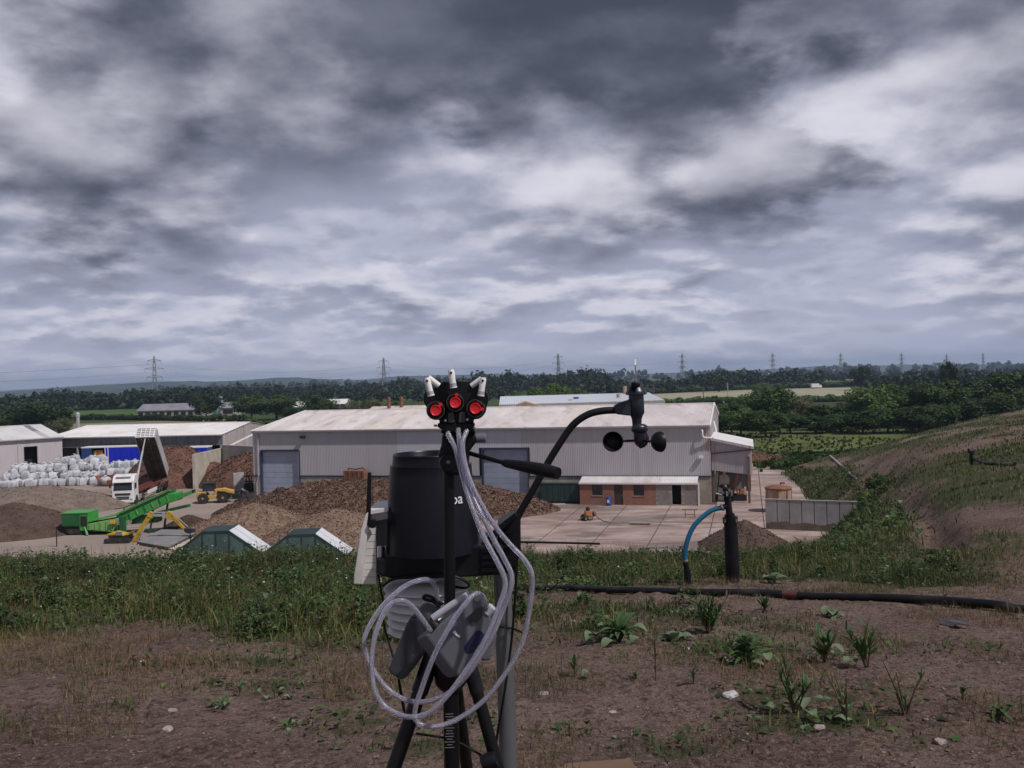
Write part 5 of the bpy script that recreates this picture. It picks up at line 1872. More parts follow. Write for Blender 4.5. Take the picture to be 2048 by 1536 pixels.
for k in range(5):
    body_part('headboard_post', (-1.2 + k * 0.56, -BL - 0.22, 0.0), (-1.10 + k * 0.56, -BL - 0.165, BH + 0.4), 'truck_white', hb)
body_part('tailgate', (-1.22, 0.26, 0.1), (1.22, 0.34, BH), 'tipper_side')
body_part('load_sheet', (-1.3, -BL, BH), (1.3, -BL + 0.7, BH + 0.15), 'sack', bevel=0.05)
# telescopic ram
ra = Vector((0.0, 5.2, 1.2))
rb = bm4 @ Vector((0.0, -BL + 0.1, 0.6))
MB().tube([ra, ra.lerp(rb, 0.35)], 0.17, 12).build('ram_barrel', 'chrome', tk, world=False)
MB().tube([ra.lerp(rb, 0.33), ra.lerp(rb, 0.7)], 0.13, 12).build('ram_stage', 'chrome', tk, world=False)
MB().tube([ra.lerp(rb, 0.68), rb], 0.09, 12).build('ram_stage', 'chrome', tk, world=False)
MB().span((W_ + 0.3, 14.2, 0.5), (W_ + 0.34, 16.0, 1.3)).build('mudguard', 'black_steel', tk, world=False)

# ================================================================== green screening machine
sx0 = gnd(150, 1074)
sc = thing('screening_machine', 'bright green screening machine with long rising conveyor', 'screener', (sx0.x, 87.0, 0), 0.0)


def SP(px, py, d=87.0):
    q = at(px, py, d)
    return Vector((q.x - sc.location.x, d - 87.0, q.z))


a_, b_ = SP(124, 1068), SP(158, 1027)
MB().span((a_.x, 0.0, max(0.9, a_.z)), (b_.x, 2.3, b_.z)).build('engine_box', 'machine_green_dark', sc, bevel=0.05, world=False)
c_, d_ = SP(158.5, 1062), SP(176, 1027)
eb = MB().span((c_.x, 0.05, c_.z), (d_.x, 2.25, d_.z)).build('engine_cover', 'machine_green', sc, bevel=0.06, world=False)
MB().span((c_.x + 0.15, 0.0, c_.z + 0.45), (d_.x - 0.15, 0.049, d_.z - 0.25)).build('louvre_panel', 'black_steel', eb, world=False)
MB().span((a_.x - 0.05, -0.03, b_.z), (d_.x, 2.33, b_.z + 0.07)).build('box_lid', 'machine_green', sc, world=False)
e_, f_ = SP(176, 1072), SP(238, 1033)
MB().prism([(e_.x, -0.15, 0.55), (f_.x - 0.5, -0.15, 0.25), (f_.x + 0.2, -0.15, f_.z - 0.1), (e_.x, -0.15, f_.z - 0.62)], (0, 2.2, 0)).build('hopper_side', 'machine_green_dusty', sc, bevel=0.04, world=False)
MB().prism([(e_.x, -0.1, f_.z - 0.5), (f_.x, -0.1, f_.z + 0.15), (f_.x, -0.1, f_.z + 0.27), (e_.x, -0.1, f_.z - 0.38)], (0, 2.4, 0)).build('hopper_rim', 'machine_green', sc, world=False)
for k in range(6):
    xx = e_.x + 0.3 + k * (f_.x - e_.x - 0.4) / 5
    MB().span((xx - 0.05, -0.22, 0.5), (xx + 0.05, -0.152, f_.z - 0.68 + k * 0.09)).build('stiffener', 'machine_green_dusty', sc, world=False)
MB().bar((c_.x + 0.2, 0.4, 1.3), (c_.x + 0.9, -0.3, 0.05), 0.16).build('support_leg', 'machine_green', sc, world=False)
MB().bar((f_.x, 0.4, 1.2), (f_.x + 0.2, -0.2, 0.05), 0.16).build('support_leg', 'machine_green', sc, world=False)
tr_ = MB()
for (xx) in (a_.x + 0.9, f_.x - 0.2):
    tr_.span((xx - 0.9, 0.0, 0.35), (xx + 0.9, 0.45, 0.75)).span((xx - 0.9, 1.8, 0.35), (xx + 0.9, 2.25, 0.75))
MB().prism([(a_.x + 0.5, 0.15, 0.1), (e_.x, 0.15, 0.1), (e_.x + 0.3, 0.15, 0.45), (e_.x, 0.15, 0.78), (a_.x + 0.5, 0.15, 0.78), (a_.x + 0.2, 0.15, 0.45)], (0, 0.45, 0)).build('track', 'rubber', sc, bevel=0.08, world=False)
MB().prism([(a_.x + 0.3, 1.8, 0.1), (f_.x - 0.6, 1.8, 0.1), (f_.x - 0.2, 1.8, 0.45), (f_.x - 0.6, 1.8, 0.8), (a_.x + 0.3, 1.8, 0.8), (a_.x - 0.1, 1.8, 0.45)], (0, 0.45, 0)).build('track', 'rubber', sc, bevel=0.08, world=False)
MB().span((a_.x + 0.1, 0.3, 0.78), (f_.x, 2.0, 1.1)).build('chassis', 'machine_green_dark', sc, world=False)
# screen box / main conveyor
g0, g1 = SP(238, 1046), SP(345, 996)
up_ = Vector((0, 0, 1))
ax_ = (g1 - g0).normalized()
nn = Vector((-ax_.z, 0, ax_.x))
for (off, th, y0, y1, mt, nm) in ((-0.22, 0.72, 0.0, 0.10, 'machine_green', 'side_beam'), (-0.22, 0.72, 1.75, 1.85, 'machine_green', 'side_beam'),
                                  (-0.14, 0.10, 0.102, 1.748, 'machine_green_dark', 'belt_tray'), (0.56, 0.22, 0.15, 1.7, 'machine_green_dark', 'screen_deck'), (0.80, 0.14, 0.05, 0.25, 'machine_green', 'top_rail')):
    q0, q1 = g0 + nn * off, g1 + nn * off
    MB().prism([(q0.x, y0, q0.z), (q1.x, y0, q1.z), (q1.x + nn.x * th, y0, q1.z + nn.z * th), (q0.x + nn.x * th, y0, q0.z + nn.z * th)], (0, y1 - y0, 0)).build(nm, mt, sc, world=False)
for k in range(7):
    q = g0.lerp(g1, (k + 0.5) / 7)
    MB().bar((q.x, -0.03, q.z - 0.05), (q.x + nn.x * 0.5, -0.03, q.z + nn.z * 0.5), 0.09, 0.05).build('rib', 'machine_green_dark' if k % 2 else 'machine_green_dusty', sc, world=False)
q = g1
MB().prism([(q.x - 0.6, -0.05, q.z - 0.55), (q.x + 0.35, -0.05, q.z - 0.30), (q.x + 0.35, -0.05, q.z + 0.45), (q.x - 0.5, -0.05, q.z + 0.45)], (0, 1.95, 0)).build('head_drum_housing', 'machine_green', sc, bevel=0.06, world=False)
h0, h1 = SP(342, 1001), SP(381, 985)
h1.z += 0.0
for (y0, y1, mt) in ((0.3, 0.42, 'machine_green'), (1.4, 1.52, 'machine_green')):
    MB().bar((h0.x, y0, h0.z), (h1.x, y0, h1.z), 0.10, 0.30).build('discharge_beam', mt, sc, world=False)
MB().prism([(h0.x, 0.48, h0.z + 0.12), (h1.x, 0.48, h1.z + 0.12), (h1.x, 0.48, h1.z + 0.18), (h0.x, 0.48, h0.z + 0.18)], (0, 0.86, 0)).build('discharge_belt', 'rubber', sc, world=False)
l0_, l1_ = SP(305, 1028), SP(385, 1008)
MB().bar((l0_.x, 0.2, l0_.z), (l1_.x, -1.0, l1_.z), 0.55, 0.28).build('lower_conveyor', 'machine_green_dark', sc, bevel=0.03, world=False)
MB().bar((g0.lerp(g1, .62).x, 0.3, g0.lerp(g1, .62).z), (g0.lerp(g1, .55).x, 0.2, 0.1), 0.16).build('support_leg', 'machine_green_dark', sc, world=False)
MB().bar((g0.lerp(g1, .8).x, 1.6, g0.lerp(g1, .8).z), (g0.lerp(g1, .7).x, 1.7, 0.1), 0.16).build('support_leg', 'machine_green_dark', sc, world=False)
MB().prism([(g0.x + 1.0, 0.3, 0.9), (g0.x + 3.6, 0.3, 1.0), (g0.x + 3.6, 0.3, 1.9), (g0.x + 1.2, 0.3, 1.5)], (0, 1.3, 0)).build('power_pack', 'machine_green_dark', sc, bevel=0.05, world=False)
m0, m1 = SP(225, 1023), SP(290, 997)
MB().bar((m0.x, 2.6, m0.z), (m1.x, 2.8, m1.z), 0.10).bar((m0.x, 2.6, m0.z), (m0.x - 0.1, 2.6, 0.4), 0.09).bar((m0.x - 0.9, 2.5, m0.z - 0.1), (m0.x, 2.6, m0.z), 0.08).build('guard_rail', 'machine_green_dark', sc, world=False)
o0, o1 = SP(240, 1052, 86.5), SP(258, 1028, 86.5)
MB().span((o0.x, -0.7, o0.z - 0.9), (o0.x + 0.5, -0.2, o1.z - 0.2)).build('control_box', 'machine_green_dark', sc, bevel=0.03, world=False)
MB().span((SP(236, 1046).x, -0.35, SP(236, 1046).z - 0.15), (SP(262, 1046).x, -0.1, SP(236, 1041).z)).build('hand_rail', 'chrome', sc, world=False)
MB().box((SP(228, 1044).x, -0.3, SP(228, 1044).z), (0.5, 0.3, 0.3)).build('warning_lamp', 'sign_yellow', sc, bevel=0.05, world=False)

# ================================================================== yellow mini digger
DD = 82.5
dg = thing('mini_digger', 'yellow mini digger with its arm folded out over the soil', 'digger', (at(240, 1075, DD).x, DD, 0))


def DP(px, py, dy=0.0):
    q = at(px, py, DD)
    return Vector((q.x - dg.location.x, dy, q.z))


b0_, b1_ = DP(219, 1080), DP(262, 1062)
MB().prism([(b0_.x, -0.7, 0.7), (b1_.x, -0.7, 0.7), (b1_.x + 0.15, -0.7, 1.0), (b1_.x - 0.4, -0.7, b1_.z - 0.25), (b0_.x + 0.6, -0.7, b1_.z), (b0_.x, -0.7, b1_.z - 0.15)], (0, 1.4, 0)).build('engine_hood', 'digger_yellow', dg, bevel=0.08, world=False)
MB().span((b0_.x + 0.2, -0.66, 0.45), (b1_.x - 0.1, 0.66, 0.70)).build('turntable', 'black_steel', dg, world=False)
for y_ in (-0.75, 0.45):
    MB().prism([(b0_.x - 0.1, y_, 0.02), (b1_.x + 0.1, y_, 0.02), (b1_.x + 0.25, y_, 0.25), (b1_.x + 0.1, y_, 0.46), (b0_.x - 0.1, y_, 0.46), (b0_.x - 0.25, y_, 0.25)], (0, 0.3, 0)).build('track', 'rubber', dg, bevel=0.05, world=False)
MB().span((b0_.x + 0.9, -0.75, 0.75), (b1_.x - 0.5, -0.704, 1.1)).build('side_panel', 'grey_plate', dg, world=False)
pA, pB, pC, pD_ = DP(270, 1078), DP(301, 1028), DP(338, 1028), DP(371, 1059)


def plate_arm(name, a, b, w0, w1, material, y0=-0.14, y1=0.14):
    d_ = (b - a).normalized()
    n_ = Vector((-d_.z, 0, d_.x))
    return MB().prism([a - n_ * w0 / 2 + Vector((0, y0, 0)), b - n_ * w1 / 2 + Vector((0, y0, 0)), b + n_ * w1 / 2 + Vector((0, y0, 0)), a + n_ * w0 / 2 + Vector((0, y0, 0))], (0, y1 - y0, 0)).build(name, material, dg, bevel=0.03, world=False)


plate_arm('boom', pA, pB + Vector((0.1, 0, 0.05)), 0.34, 0.42, 'digger_yellow')
plate_arm('boom_bracket', pB - Vector((0.05, 0, 0.3)), pB + Vector((0.15, 0, 0.18)), 0.5, 0.36, 'digger_yellow', -0.19, 0.19)
plate_arm('dipper_arm', pB + Vector((0.1, 0, -0.12)), pC + Vector((0, 0, -0.12)), 0.22, 0.24, 'chrome', -0.1, 0.1)
MB().tube([pB + Vector((0.1, 0, 0.14)), pC + Vector((0.05, 0, 0.14))], 0.07, 10).build('hydraulic_ram', 'chrome', dg, world=False)
plate_arm('arm_knuckle', pC - Vector((0.1, 0, 0.42)), pC + Vector((0.12, 0, 0.22)), 0.55, 0.38, 'digger_yellow', -0.19, 0.19)
plate_arm('fore_arm', pC + Vector((0.1, 0, -0.05)), pD_, 0.44, 0.20, 'digger_yellow')
MB().tube([pC + Vector((0.25, 0, 0.15)), pD_ + Vector((0.25, 0, 0.22))], 0.05, 8).build('hydraulic_ram', 'chrome', dg, world=False)
MB().tube([pA + Vector((0.35, -0.2, -0.1)), pA.lerp(pB, 0.6) + Vector((0.25, -0.2, -0.1))], 0.06, 8).build('hydraulic_ram', 'chrome', dg, world=False)
MB().prism([pD_ + Vector((-0.05, -0.3, 0.15)), pD_ + Vector((0.75, -0.3, 0.02)), pD_ + Vector((0.85, -0.3, -0.25)), pD_ + Vector((0.35, -0.3, -0.35)), pD_ + Vector((0.0, -0.3, -0.2))], (0, 0.6, 0)).build('bucket', 'black_steel', dg, bevel=0.04, world=False)
MB().bar((pA.x + 0.1, 0, pA.z - 0.2), (pA.x + 0.1, 0, 0.3), 0.5).build('swing_post', 'digger_yellow', dg, world=False)

# grey steel plate / ramp lying in front
g_ = [gnd(274, 1083, 0.3), gnd(322, 1058.5, 0.45), gnd(402, 1060, 0.45), gnd(336, 1094, 0.3)]
rp = thing('steel_ramp', 'flat grey steel ramp lying in front of the yellow digger', 'ramp', (g_[0].x, g_[0].y, 0))
MB().prism(g_, (0, 0, -0.06)).build('deck_plate', 'grey_plate', rp)
MB().prism([(p.x, p.y, -0.0) for p in g_], (0, 0, 0.24)).build('base_frame', 'earth_edge', rp)
tag(MB().prism([gnd(338, 1097, 0.12), gnd(404, 1062, 0.12), gnd(440, 1055, 0.12), gnd(380, 1105, 0.12)], (0, 0, -0.12)).build('kerb_slab', 'concrete_pale'), 'pale concrete slab strip beside the grey ramp and left hopper', 'slab')
for (px, y0, y1) in ((381, 1058, 1085), (113, 1054, 1074)):
    q0, q1 = at(px, y1, 81.0), at(px, y0, 81.0)
    tag(MB().tube([(q0.x, 81, 0), (q0.x, 81, q1.z)], 0.05, 8).build('marker_post', 'black_steel'), 'thin dark marker post beside the grey ramp' if px > 200 else 'thin dark marker post left of the green screener', 'post')

# ================================================================== two green hoppers with white sloping sides
def hopper(label, px_c, py_top, d, z):
    q = at(px_c, py_top, d)
    t = thing('hopper', label, 'hopper', (q.x, d, 0), 0.04)
    tw, sl, dp, H = 1.1, 2.75, 3.1, q.z
    z0 = H - 2.0
    # end frame panes (vertical strips between posts)
    xs_ = [-tw - sl, -tw - sl * 0.45, -tw, 0.0, tw, tw + sl * 0.45, tw + sl]
    zt = lambda x: H - 2.0 * max(0.0, (abs(x) - tw) / sl)
    for i in range(6):
        a, b = xs_[i] + 0.04, xs_[i + 1] - 0.04
        for y_ in (0.03, dp - 0.07):
            MB().prism([(a, y_, z0 - 0.1), (b, y_, z0 - 0.1), (b, y_, zt(b) - 0.06), (a, y_, zt(a) - 0.06)], (0, 0.04, 0)).build('pane', 'hopper_pane', t, world=False)
    for x in xs_[1:-1]:
        MB().span((x - 0.045, -0.02, 0.0), (x + 0.045, 0.09, zt(x))).build('post', 'hopper_green', t, world=False)
    MB().bar((-tw - sl, 0.03, z0), (-tw, 0.03, H), 0.12).bar((-tw, 0.03, H), (tw, 0.03, H), 0.12).bar((tw, 0.03, H), (tw + sl, 0.03, z0), 0.12).build('end_frame', 'hopper_green', t, world=False)
    MB().prism([(-tw, 0.0, H), (tw, 0.0, H), (tw, 0.0, H + 0.06), (-tw, 0.0, H + 0.06)], (0, dp, 0)).build('top_plate', 'hopper_green', t, world=False)
    for s, nm in ((1, 'hopper_white'), (-1, 'hopper_green')):
        for k in range(2):
            y0, y1 = k * dp / 2 + 0.05, (k + 1) * dp / 2 - 0.05
            MB().prism([(s * (tw + 0.02), y0, H + 0.04), (s * (tw + sl), y0, z0 + 0.04), (s * (tw + sl), y0, z0 + 0.09), (s * (tw + 0.02), y0, H + 0.09)], (0, y1 - y0, 0)).build('side_sheet', nm, t, world=False)
        MB().prism([(s * tw, 0, H + 0.0), (s * (tw + sl), 0, z0), (s * (tw + sl), 0, z0 + 0.03), (s * tw, 0, H + 0.03)], (0, dp, 0)).build('slope_frame', 'hopper_green', t, world=False)
    MB().span((-tw - sl, 0.1, 0.0), (tw + sl, dp - 0.1, max(0.1, z0 - 0.1))).build('base', 'hopper_green', t, world=False)
    return t


hopper('dark green glazed hopper with a white sloping side, left of the pair', 431, 1064, 74.5, 2.0)
hopper('dark green glazed hopper with a white sloping side, beside the weather station', 603, 1070.5, 72.5, 2.0)

# ================================================================== yellow loader and things by the warehouse corner
q = gnd(424, 1007)
ld = thing('wheel_loader', 'dusty yellow wheeled loader with a black bucket', 'loader', (q.x, q.y + 1.0, 0), R(12))
for (x_, y_) in ((-1.25, -0.85), (-1.25, 0.85), (1.05, -0.85), (1.05, 0.85)):
    wheel(ld, x_, y_, 0.64, 0.42, 'hub_orange', (0, 1, 0))
MB().span((-1.9, -0.62, 0.55), (1.5, 0.62, 0.95)).build('chassis', 'loader_yellow', ld, bevel=0.05, world=False)
MB().prism([(-2.05, -0.75, 0.6), (-0.9, -0.75, 0.9), (-0.9, -0.75, 1.45), (-2.0, -0.75, 1.35)], (0, 1.5, 0)).build('counterweight', 'loader_yellow', ld, bevel=0.07, world=False)
MB().prism([(0.0, -0.55, 0.9), (2.3, -0.55, 0.85), (2.3, -0.55, 1.35), (1.2, -0.55, 1.7), (0.0, -0.55, 1.6)], (0, 1.1, 0)).build('hood', 'loader_yellow', ld, bevel=0.08, world=False)
cb_ = MB()
for (x_, y_) in ((-1.25, -0.6), (0.05, -0.6), (-1.25, 0.6), (0.05, 0.6)):
    cb_.span((x_ - 0.05, y_ - 0.05, 1.3), (x_ + 0.05, y_ + 0.05, 2.35))
cb_.span((-1.3, -0.65, 2.3), (0.1, 0.65, 2.42))
cb_ = cb_.build('cab_frame', 'black_steel', ld, world=False)
MB().span((-1.18, -0.6, 1.45), (-0.02, -0.58, 2.28)).span((-1.18, 0.58, 1.45), (-0.02, 0.6, 2.28)).span((-1.27, -0.5, 1.45), (-1.25, 0.5, 2.28)).build('cab_glass', 'window_glass', cb_, world=False)
for s in (-0.45, 0.45):
    MB().bar((0.4, s * 1.35, 1.35), (2.9, s * 1.35, 0.75), 0.14, 0.24).build('lift_arm', 'black_steel', ld, world=False)
MB().prism([(2.75, -1.15, 0.1), (3.7, -1.15, 0.08), (3.75, -1.15, 0.14), (3.05, -1.15, 0.3), (2.95, -1.15, 1.0), (2.75, -1.15, 1.05)], (0, 2.3, 0)).build('bucket', 'black_steel', ld, bevel=0.03, world=False)
for s in (-1, 1):
    MB().lathe([(0.72, -0.22), (0.75, 0), (0.72, 0.22)], (1.05, s * 0.86, 0.66), 16, (0, 1, 0), cap=False).build('mudguard', 'black_steel', ld, world=False)
MB().tube([(0.9, 0.4, 1.6), (0.9, 0.4, 2.3)], 0.05, 8).build('exhaust', 'black_steel', ld, world=False)

q = gnd(475, 988)
o = tag(MB().box((q.x, q.y + 0.6, 1.9), (1.35, 0.42, 1.6), 0.5).box((q.x, q.y + 0.65, 0.55), (1.2, 0.5, 1.1), 0.5).build('concrete_block', 'concrete', bevel=0.03), 'upright grey concrete block behind the loader bucket', 'block')
q = gnd(474, 998)
tb = thing('waste_tub', 'dark steel tub with a pale sloping lid by the loader', 'tub', q, 0.2)
MB().prism([(-0.55, 0, 0), (0.5, 0, 0), (0.6, 0, 1.05), (-0.6, 0, 1.05)], (0, 1.0, 0)).build('bin', 'black_steel', tb, world=False)
MB().prism([(0.55, -0.05, 1.2), (1.35, -0.05, 0.65), (1.4, -0.05, 0.72), (0.6, -0.05, 1.28)], (0, 1.0, 0)).build('lid', 'concrete', tb, world=False)
MB().bar((0.6, 0.1, 1.1), (1.3, 0.1, 0.05), 0.08).build('lid_strut', 'black_steel', tb, world=False)
q = gnd(502, 983)
bk = thing('pump_frame', 'black steel pump frame at the left corner of the warehouse', 'frame', (q.x, q.y - 0.5, 0), WR)
for x_ in (-0.8, 0.55):
    for y_ in (-0.5, 0.5):
        MB().span((x_ - 0.05, y_ - 0.05, 0), (x_ + 0.05, y_ + 0.05, 2.2)).build('upright', 'black_steel', bk, world=False)
MB().span((-0.85, -0.55, 1.35), (0.6, 0.55, 1.45)).span((-0.85, -0.55, 2.1), (0.6, 0.55, 2.2)).build('shelf', 'black_steel', bk, world=False)
MB().span((-0.7, -0.4, 0.1), (0.5, 0.4, 1.2)).build('pump_housing', 'black_steel', bk, bevel=0.1, world=False)
MB().tube(spline([(0.0, 0, 1.2), (0.0, -0.1, 1.8), (-0.3, -0.1, 2.5), (0.3, 0, 2.8)], 6), 0.09, 8).build('pipe', 'black_steel', bk, smooth=True, world=False)

# rusty box tank against the warehouse, behind the mulch
s_, z_ = W2(723, 960)
p = WO + YF @ Vector((s_, -1.5, 0))
bt = thing('header_tank', 'brown rusty box tank on legs against the warehouse wall', 'tank', p, WR)
bz = at(723, 940, p.y).z
MB().span((-1.3, -0.7, bz - 1.75), (1.3, 0.7, bz)).build('box', 'rust', bt, bevel=0.04, world=False)
for x_ in (-1.1, 1.1):
    for y_ in (-0.55, 0.55):
        MB().span((x_ - 0.08, y_ - 0.08, 0), (x_ + 0.08, y_ + 0.08, bz - 1.75)).build('leg', 'rust', bt, world=False)
MB().tube(spline([(-1.0, 0, bz), (-0.9, 0, bz + 0.2), (0.0, 0, bz + 0.12), (0.9, 0, bz + 0.25), (1.2, 0, bz - 0.1)], 6), 0.06, 8).build('pipe', 'black_steel', bt, smooth=True, world=False)
for k in range(5):
    MB().span((-1.2 + k * 0.58, -0.76, bz - 1.7), (-1.12 + k * 0.58, -0.7, bz - 0.05)).build('rib', 'rust', bt, world=False)
# ================================================================== trees
def crown_cards(r_, n, rx, ry, rz, zc, leaf, lobes=26, low=-0.75):
    """leaf-sized faces gathered in clumps through the crown"""
    L = []
    while len(L) < lobes:
        p = r_.normal(size=3)
        p /= np.linalg.norm(p)
        p *= r_.uniform(0.45, 1.0) ** 0.6
        if p[2] < low:
            continue
        L.append(p)
    L = np.array(L)
    lr = r_.uniform(0.20, 0.42, lobes)
    k = r_.integers(0, lobes, n)
    d = r_.normal(size=(n, 3))
    d /= np.linalg.norm(d, axis=1)[:, None]
    rad = lr[k] * r_.uniform(0.55, 1.08, n)
    c = (L[k] * 0.74 + d * rad[:, None]) * np.array([rx, ry, rz]) + np.array([0, 0, zc])
    # outward-facing, slightly drooping faces
    nrm = d + r_.normal(size=(n, 3)) * 0.45 + np.array([0, 0, 0.35])
    nrm /= np.linalg.norm(nrm, axis=1)[:, None]
    t = np.cross(nrm, r_.normal(size=(n, 3)))
    t /= np.linalg.norm(t, axis=1)[:, None]
    b = np.cross(nrm, t)
    s = leaf * r_.uniform(0.6, 1.35, n)[:, None]
    q = 0.75
    V = np.stack([c - t * s, c + b * s * q - t * s * 0.1, c + t * s, c - b * s * q + t * s * 0.1], 1).reshape(-1, 3)
    F = np.arange(4 * n).reshape(n, 4)
    return V, F


def tree_proto(seed, material, leaf, n, rx=1.0, low=-0.75, lobes=26):
    """unit tree: height 1, crown radius about 0.42*rx"""
    r_ = np.random.default_rng(seed)
    V, F = crown_cards(r_, n, 0.46 * rx, 0.46 * rx, 0.44, 0.55, leaf, lobes, low)
    V[:, 2] = np.maximum(V[:, 2], 0.02)
    me = np_mesh('crown', V, F, material)
    m = MB()
    m.tube([(0, 0, -0.03), (0.005, 0, 0.15), (-0.008, 0.006, 0.32), (0.01, 0, 0.6)], [0.028, 0.02, 0.016, 0.006], 7)
    for i in range(5):
        a = r_.uniform(0, 6.28)
        z = r_.uniform(0.2, 0.42)
        m.tube([(0, 0, z), (0.12 * math.cos(a), 0.12 * math.sin(a), z + 0.12), (0.24 * rx * math.cos(a), 0.24 * rx * math.sin(a), z + 0.3)], [0.012, 0.009, 0.004], 5)
    return me, m.mesh('trunk', 'tree_bark', smooth=True)


PROTO = {}
for kind, mt, leaf, n in (('dark', 'leaf_dark', 0.022, 5200), ('mid', 'leaf_mid', 0.022, 5200), ('light', 'leaf_light', 0.022, 5200), ('willow', 'leaf_willow', 0.018, 4500)):
    PROTO[kind] = [tree_proto(100 + 7 * i + len(kind), mt, leaf, n, 1.0, -0.8, 22 + 4 * i) for i in range(3)]
BUSH = {}
for kind, mt in (('dark', 'leaf_dark'), ('mid', 'leaf_mid'), ('light', 'leaf_light')):
    BUSH[kind] = [tree_proto(300 + i * 5 + len(kind), mt, 0.03, 3000, 1.25, -0.95, 18) for i in range(2)]


def tree(label, px, top, d, wpx, kind='mid', group=None, proto=PROTO, name='tree', base_z=0.0):
    q = at(px, top, d)
    h = q.z - base_z
    wd = wpx * d / FPX
    ps = proto[kind]
    cm, tm = ps[random.randrange(len(ps))]
    t = thing(name, label, 'tree' if name == 'tree' else 'shrub', (q.x, d, base_z), 0, group)
    sx = wd / 0.92 if proto is PROTO else wd / 1.15
    rz = random.uniform(0, 6.28)
    link_mesh('crown', cm, t, (0, 0, 0), (0, 0, rz), (sx, sx * random.uniform(0.9, 1.1), h / 0.98))
    link_mesh('trunk', tm, t, (0, 0, 0), (0, 0, rz), (max(sx, h * 0.7), max(sx, h * 0.7), h / 0.98))
    return t


random.seed(21)
# the belt of trees on the right
G = 'trees in the dark belt behind the hill on the right'
back = [(1462, 800, 70, 'mid'), (1505, 780, 85, 'light'), (1556, 771, 95, 'mid'), (1602, 792, 80, 'willow'), (1650, 806, 80, 'dark'), (1692, 797, 80, 'willow'),
        (1738, 768, 105, 'light'), (1792, 764, 105, 'mid'), (1842, 762, 110, 'mid'), (1892, 757, 115, 'mid'), (1942, 756, 115, 'dark'), (1988, 750, 115, 'light'), (2034, 732, 120, 'dark'), (2085, 730, 130, 'dark')]
for i, (px, top, w_, k) in enumerate(back):
    tree(ORD[i] + ' tall tree from the left in the back row of the dark belt', px, top, 214 + random.uniform(-7, 9), w_ * 1.15, k, 'back row of the tree belt')
for i, (px, top, w_, k) in enumerate([(1440, 826, 55, 'mid'), (1480, 815, 80, 'light'), (1530, 818, 85, 'mid'), (1580, 826, 80, 'mid'), (1630, 830, 80, 'dark'), (1680, 826, 85, 'mid'), (1725, 816, 90, 'dark'),
                         (1775, 812, 95, 'mid'), (1825, 806, 100, 'dark'), (1875, 803, 100, 'mid'), (1925, 800, 105, 'dark'), (1975, 792, 110, 'dark'), (2025, 782, 110, 'dark'), (2075, 772, 110, 'dark')]):
    tree(ORD[i] + ' low dark tree from the left along the meadow edge', px, top, 198 + random.uniform(-5, 5), w_ * 1.1, k, 'front row of the tree belt')
tree('tall dark poplar clump rising over the tree belt', 1896, 714, 330, 44, 'dark')
tree('round dark tree standing on the skyline beyond the belt', 1722, 729, 620, 58, 'dark')
# trees left and middle
for (px, top, d, w_, k, lab) in ((-15, 820, 280, 90, 'dark', 'dark broad tree cut by the left edge behind the grey shed'), (40, 812, 292, 110, 'dark', 'dark rounded tree behind the grey shed roof'),
                                 (85, 803, 285, 115, 'dark', 'tallest dark tree behind the grey shed roof'), (118, 832, 270, 55, 'willow', 'small brownish tree beside the steel flue'),
                                 (411, 784, 395, 66, 'dark', 'dark oak hiding the end of the grey barn'), (502, 786, 372, 80, 'mid', 'large round oak right of the blue silo, left half of the pair'),
                                 (552, 787, 368, 95, 'mid', 'large spreading oak behind the left end of the warehouse'), (592, 812, 350, 60, 'dark', 'low dark oak touching the warehouse roof end'),
                                 (634, 788, 372, 72, 'mid', 'oak between two pale roofs behind the warehouse'), (662, 808, 360, 40, 'dark', 'low dark tree beside the oak behind the warehouse'),
                                 (702, 796, 330, 56, 'willow', 'left of two sandy willows behind the warehouse roof'), (738, 794, 332, 58, 'willow', 'right of two sandy willows behind the warehouse roof'),
                                 (1033, 778, 300, 42, 'light', 'small bright green tree left of the bright clump'), (1075, 771, 305, 60, 'light', 'bright green tree on the left of the clump behind the bluish roof'),
                                 (1112, 762, 312, 76, 'light', 'tall bright green tree in the clump behind the bluish roof'), (1152, 774, 305, 56, 'light', 'bright green tree on the right of the clump behind the bluish roof'),
                                 (1430, 790, 360, 30, 'mid', 'small green tree beside the pale field'), (1524, 764, 420, 50, 'light', 'light green tree in front of the white house'),
                                 (1392, 795, 300, 44, 'dark', 'dark bush-like tree at the field edge over the warehouse end'), (790, 800, 420, 40, 'light', 'pale green tree beside the rusty chimney')):
    tree(lab, px, top, d, w_ * 1.1, k)
# shrubs and hedge bushes
random.seed(5)
for (px, top, d, w_, k, lab) in ((500, 835, 260, 45, 'light', 'pale green bush before the big oaks'), (530, 838, 255, 40, 'mid', 'round green bush before the big oaks'), (1460, 812, 240, 40, 'light', 'light green bush beside the warehouse gable'),
                                 (1250, 806, 260, 60, 'mid', 'green bush left of the field post behind the roof'), (1335, 803, 270, 70, 'mid', 'low green bush line over the warehouse ridge')):
    tree(lab, px, top, d, w_, k, None, BUSH, 'shrub')
random.seed(55)
for i, (px, py, d, s_) in enumerate(((1745, 1010, 70, 2.0), (1762, 1000, 73, 2.2), (1735, 1030, 68, 1.6), (1770, 1018, 66, 1.5))):
    p = at(px, py, d)
    zb = max(0.0, hill1(p.x, d) - 0.2)
    t = thing('shrub', 'leafy green shrub over the right end of the panel wall, ' + ['at the middle', 'highest up the bank', 'lowest down', 'farthest right'][i], 'shrub', (p.x, d, zb), 0, 'shrubs over the panel wall end')
    cm, tm = BUSH['mid' if i % 2 else 'light'][i % 2]
    link_mesh('crown', cm, t, (0, 0, 0), (0, 0, i), (s_, s_, s_))
    link_mesh('trunk', tm, t, (0, 0, 0), (0, 0, i), (s_, s_, s_))


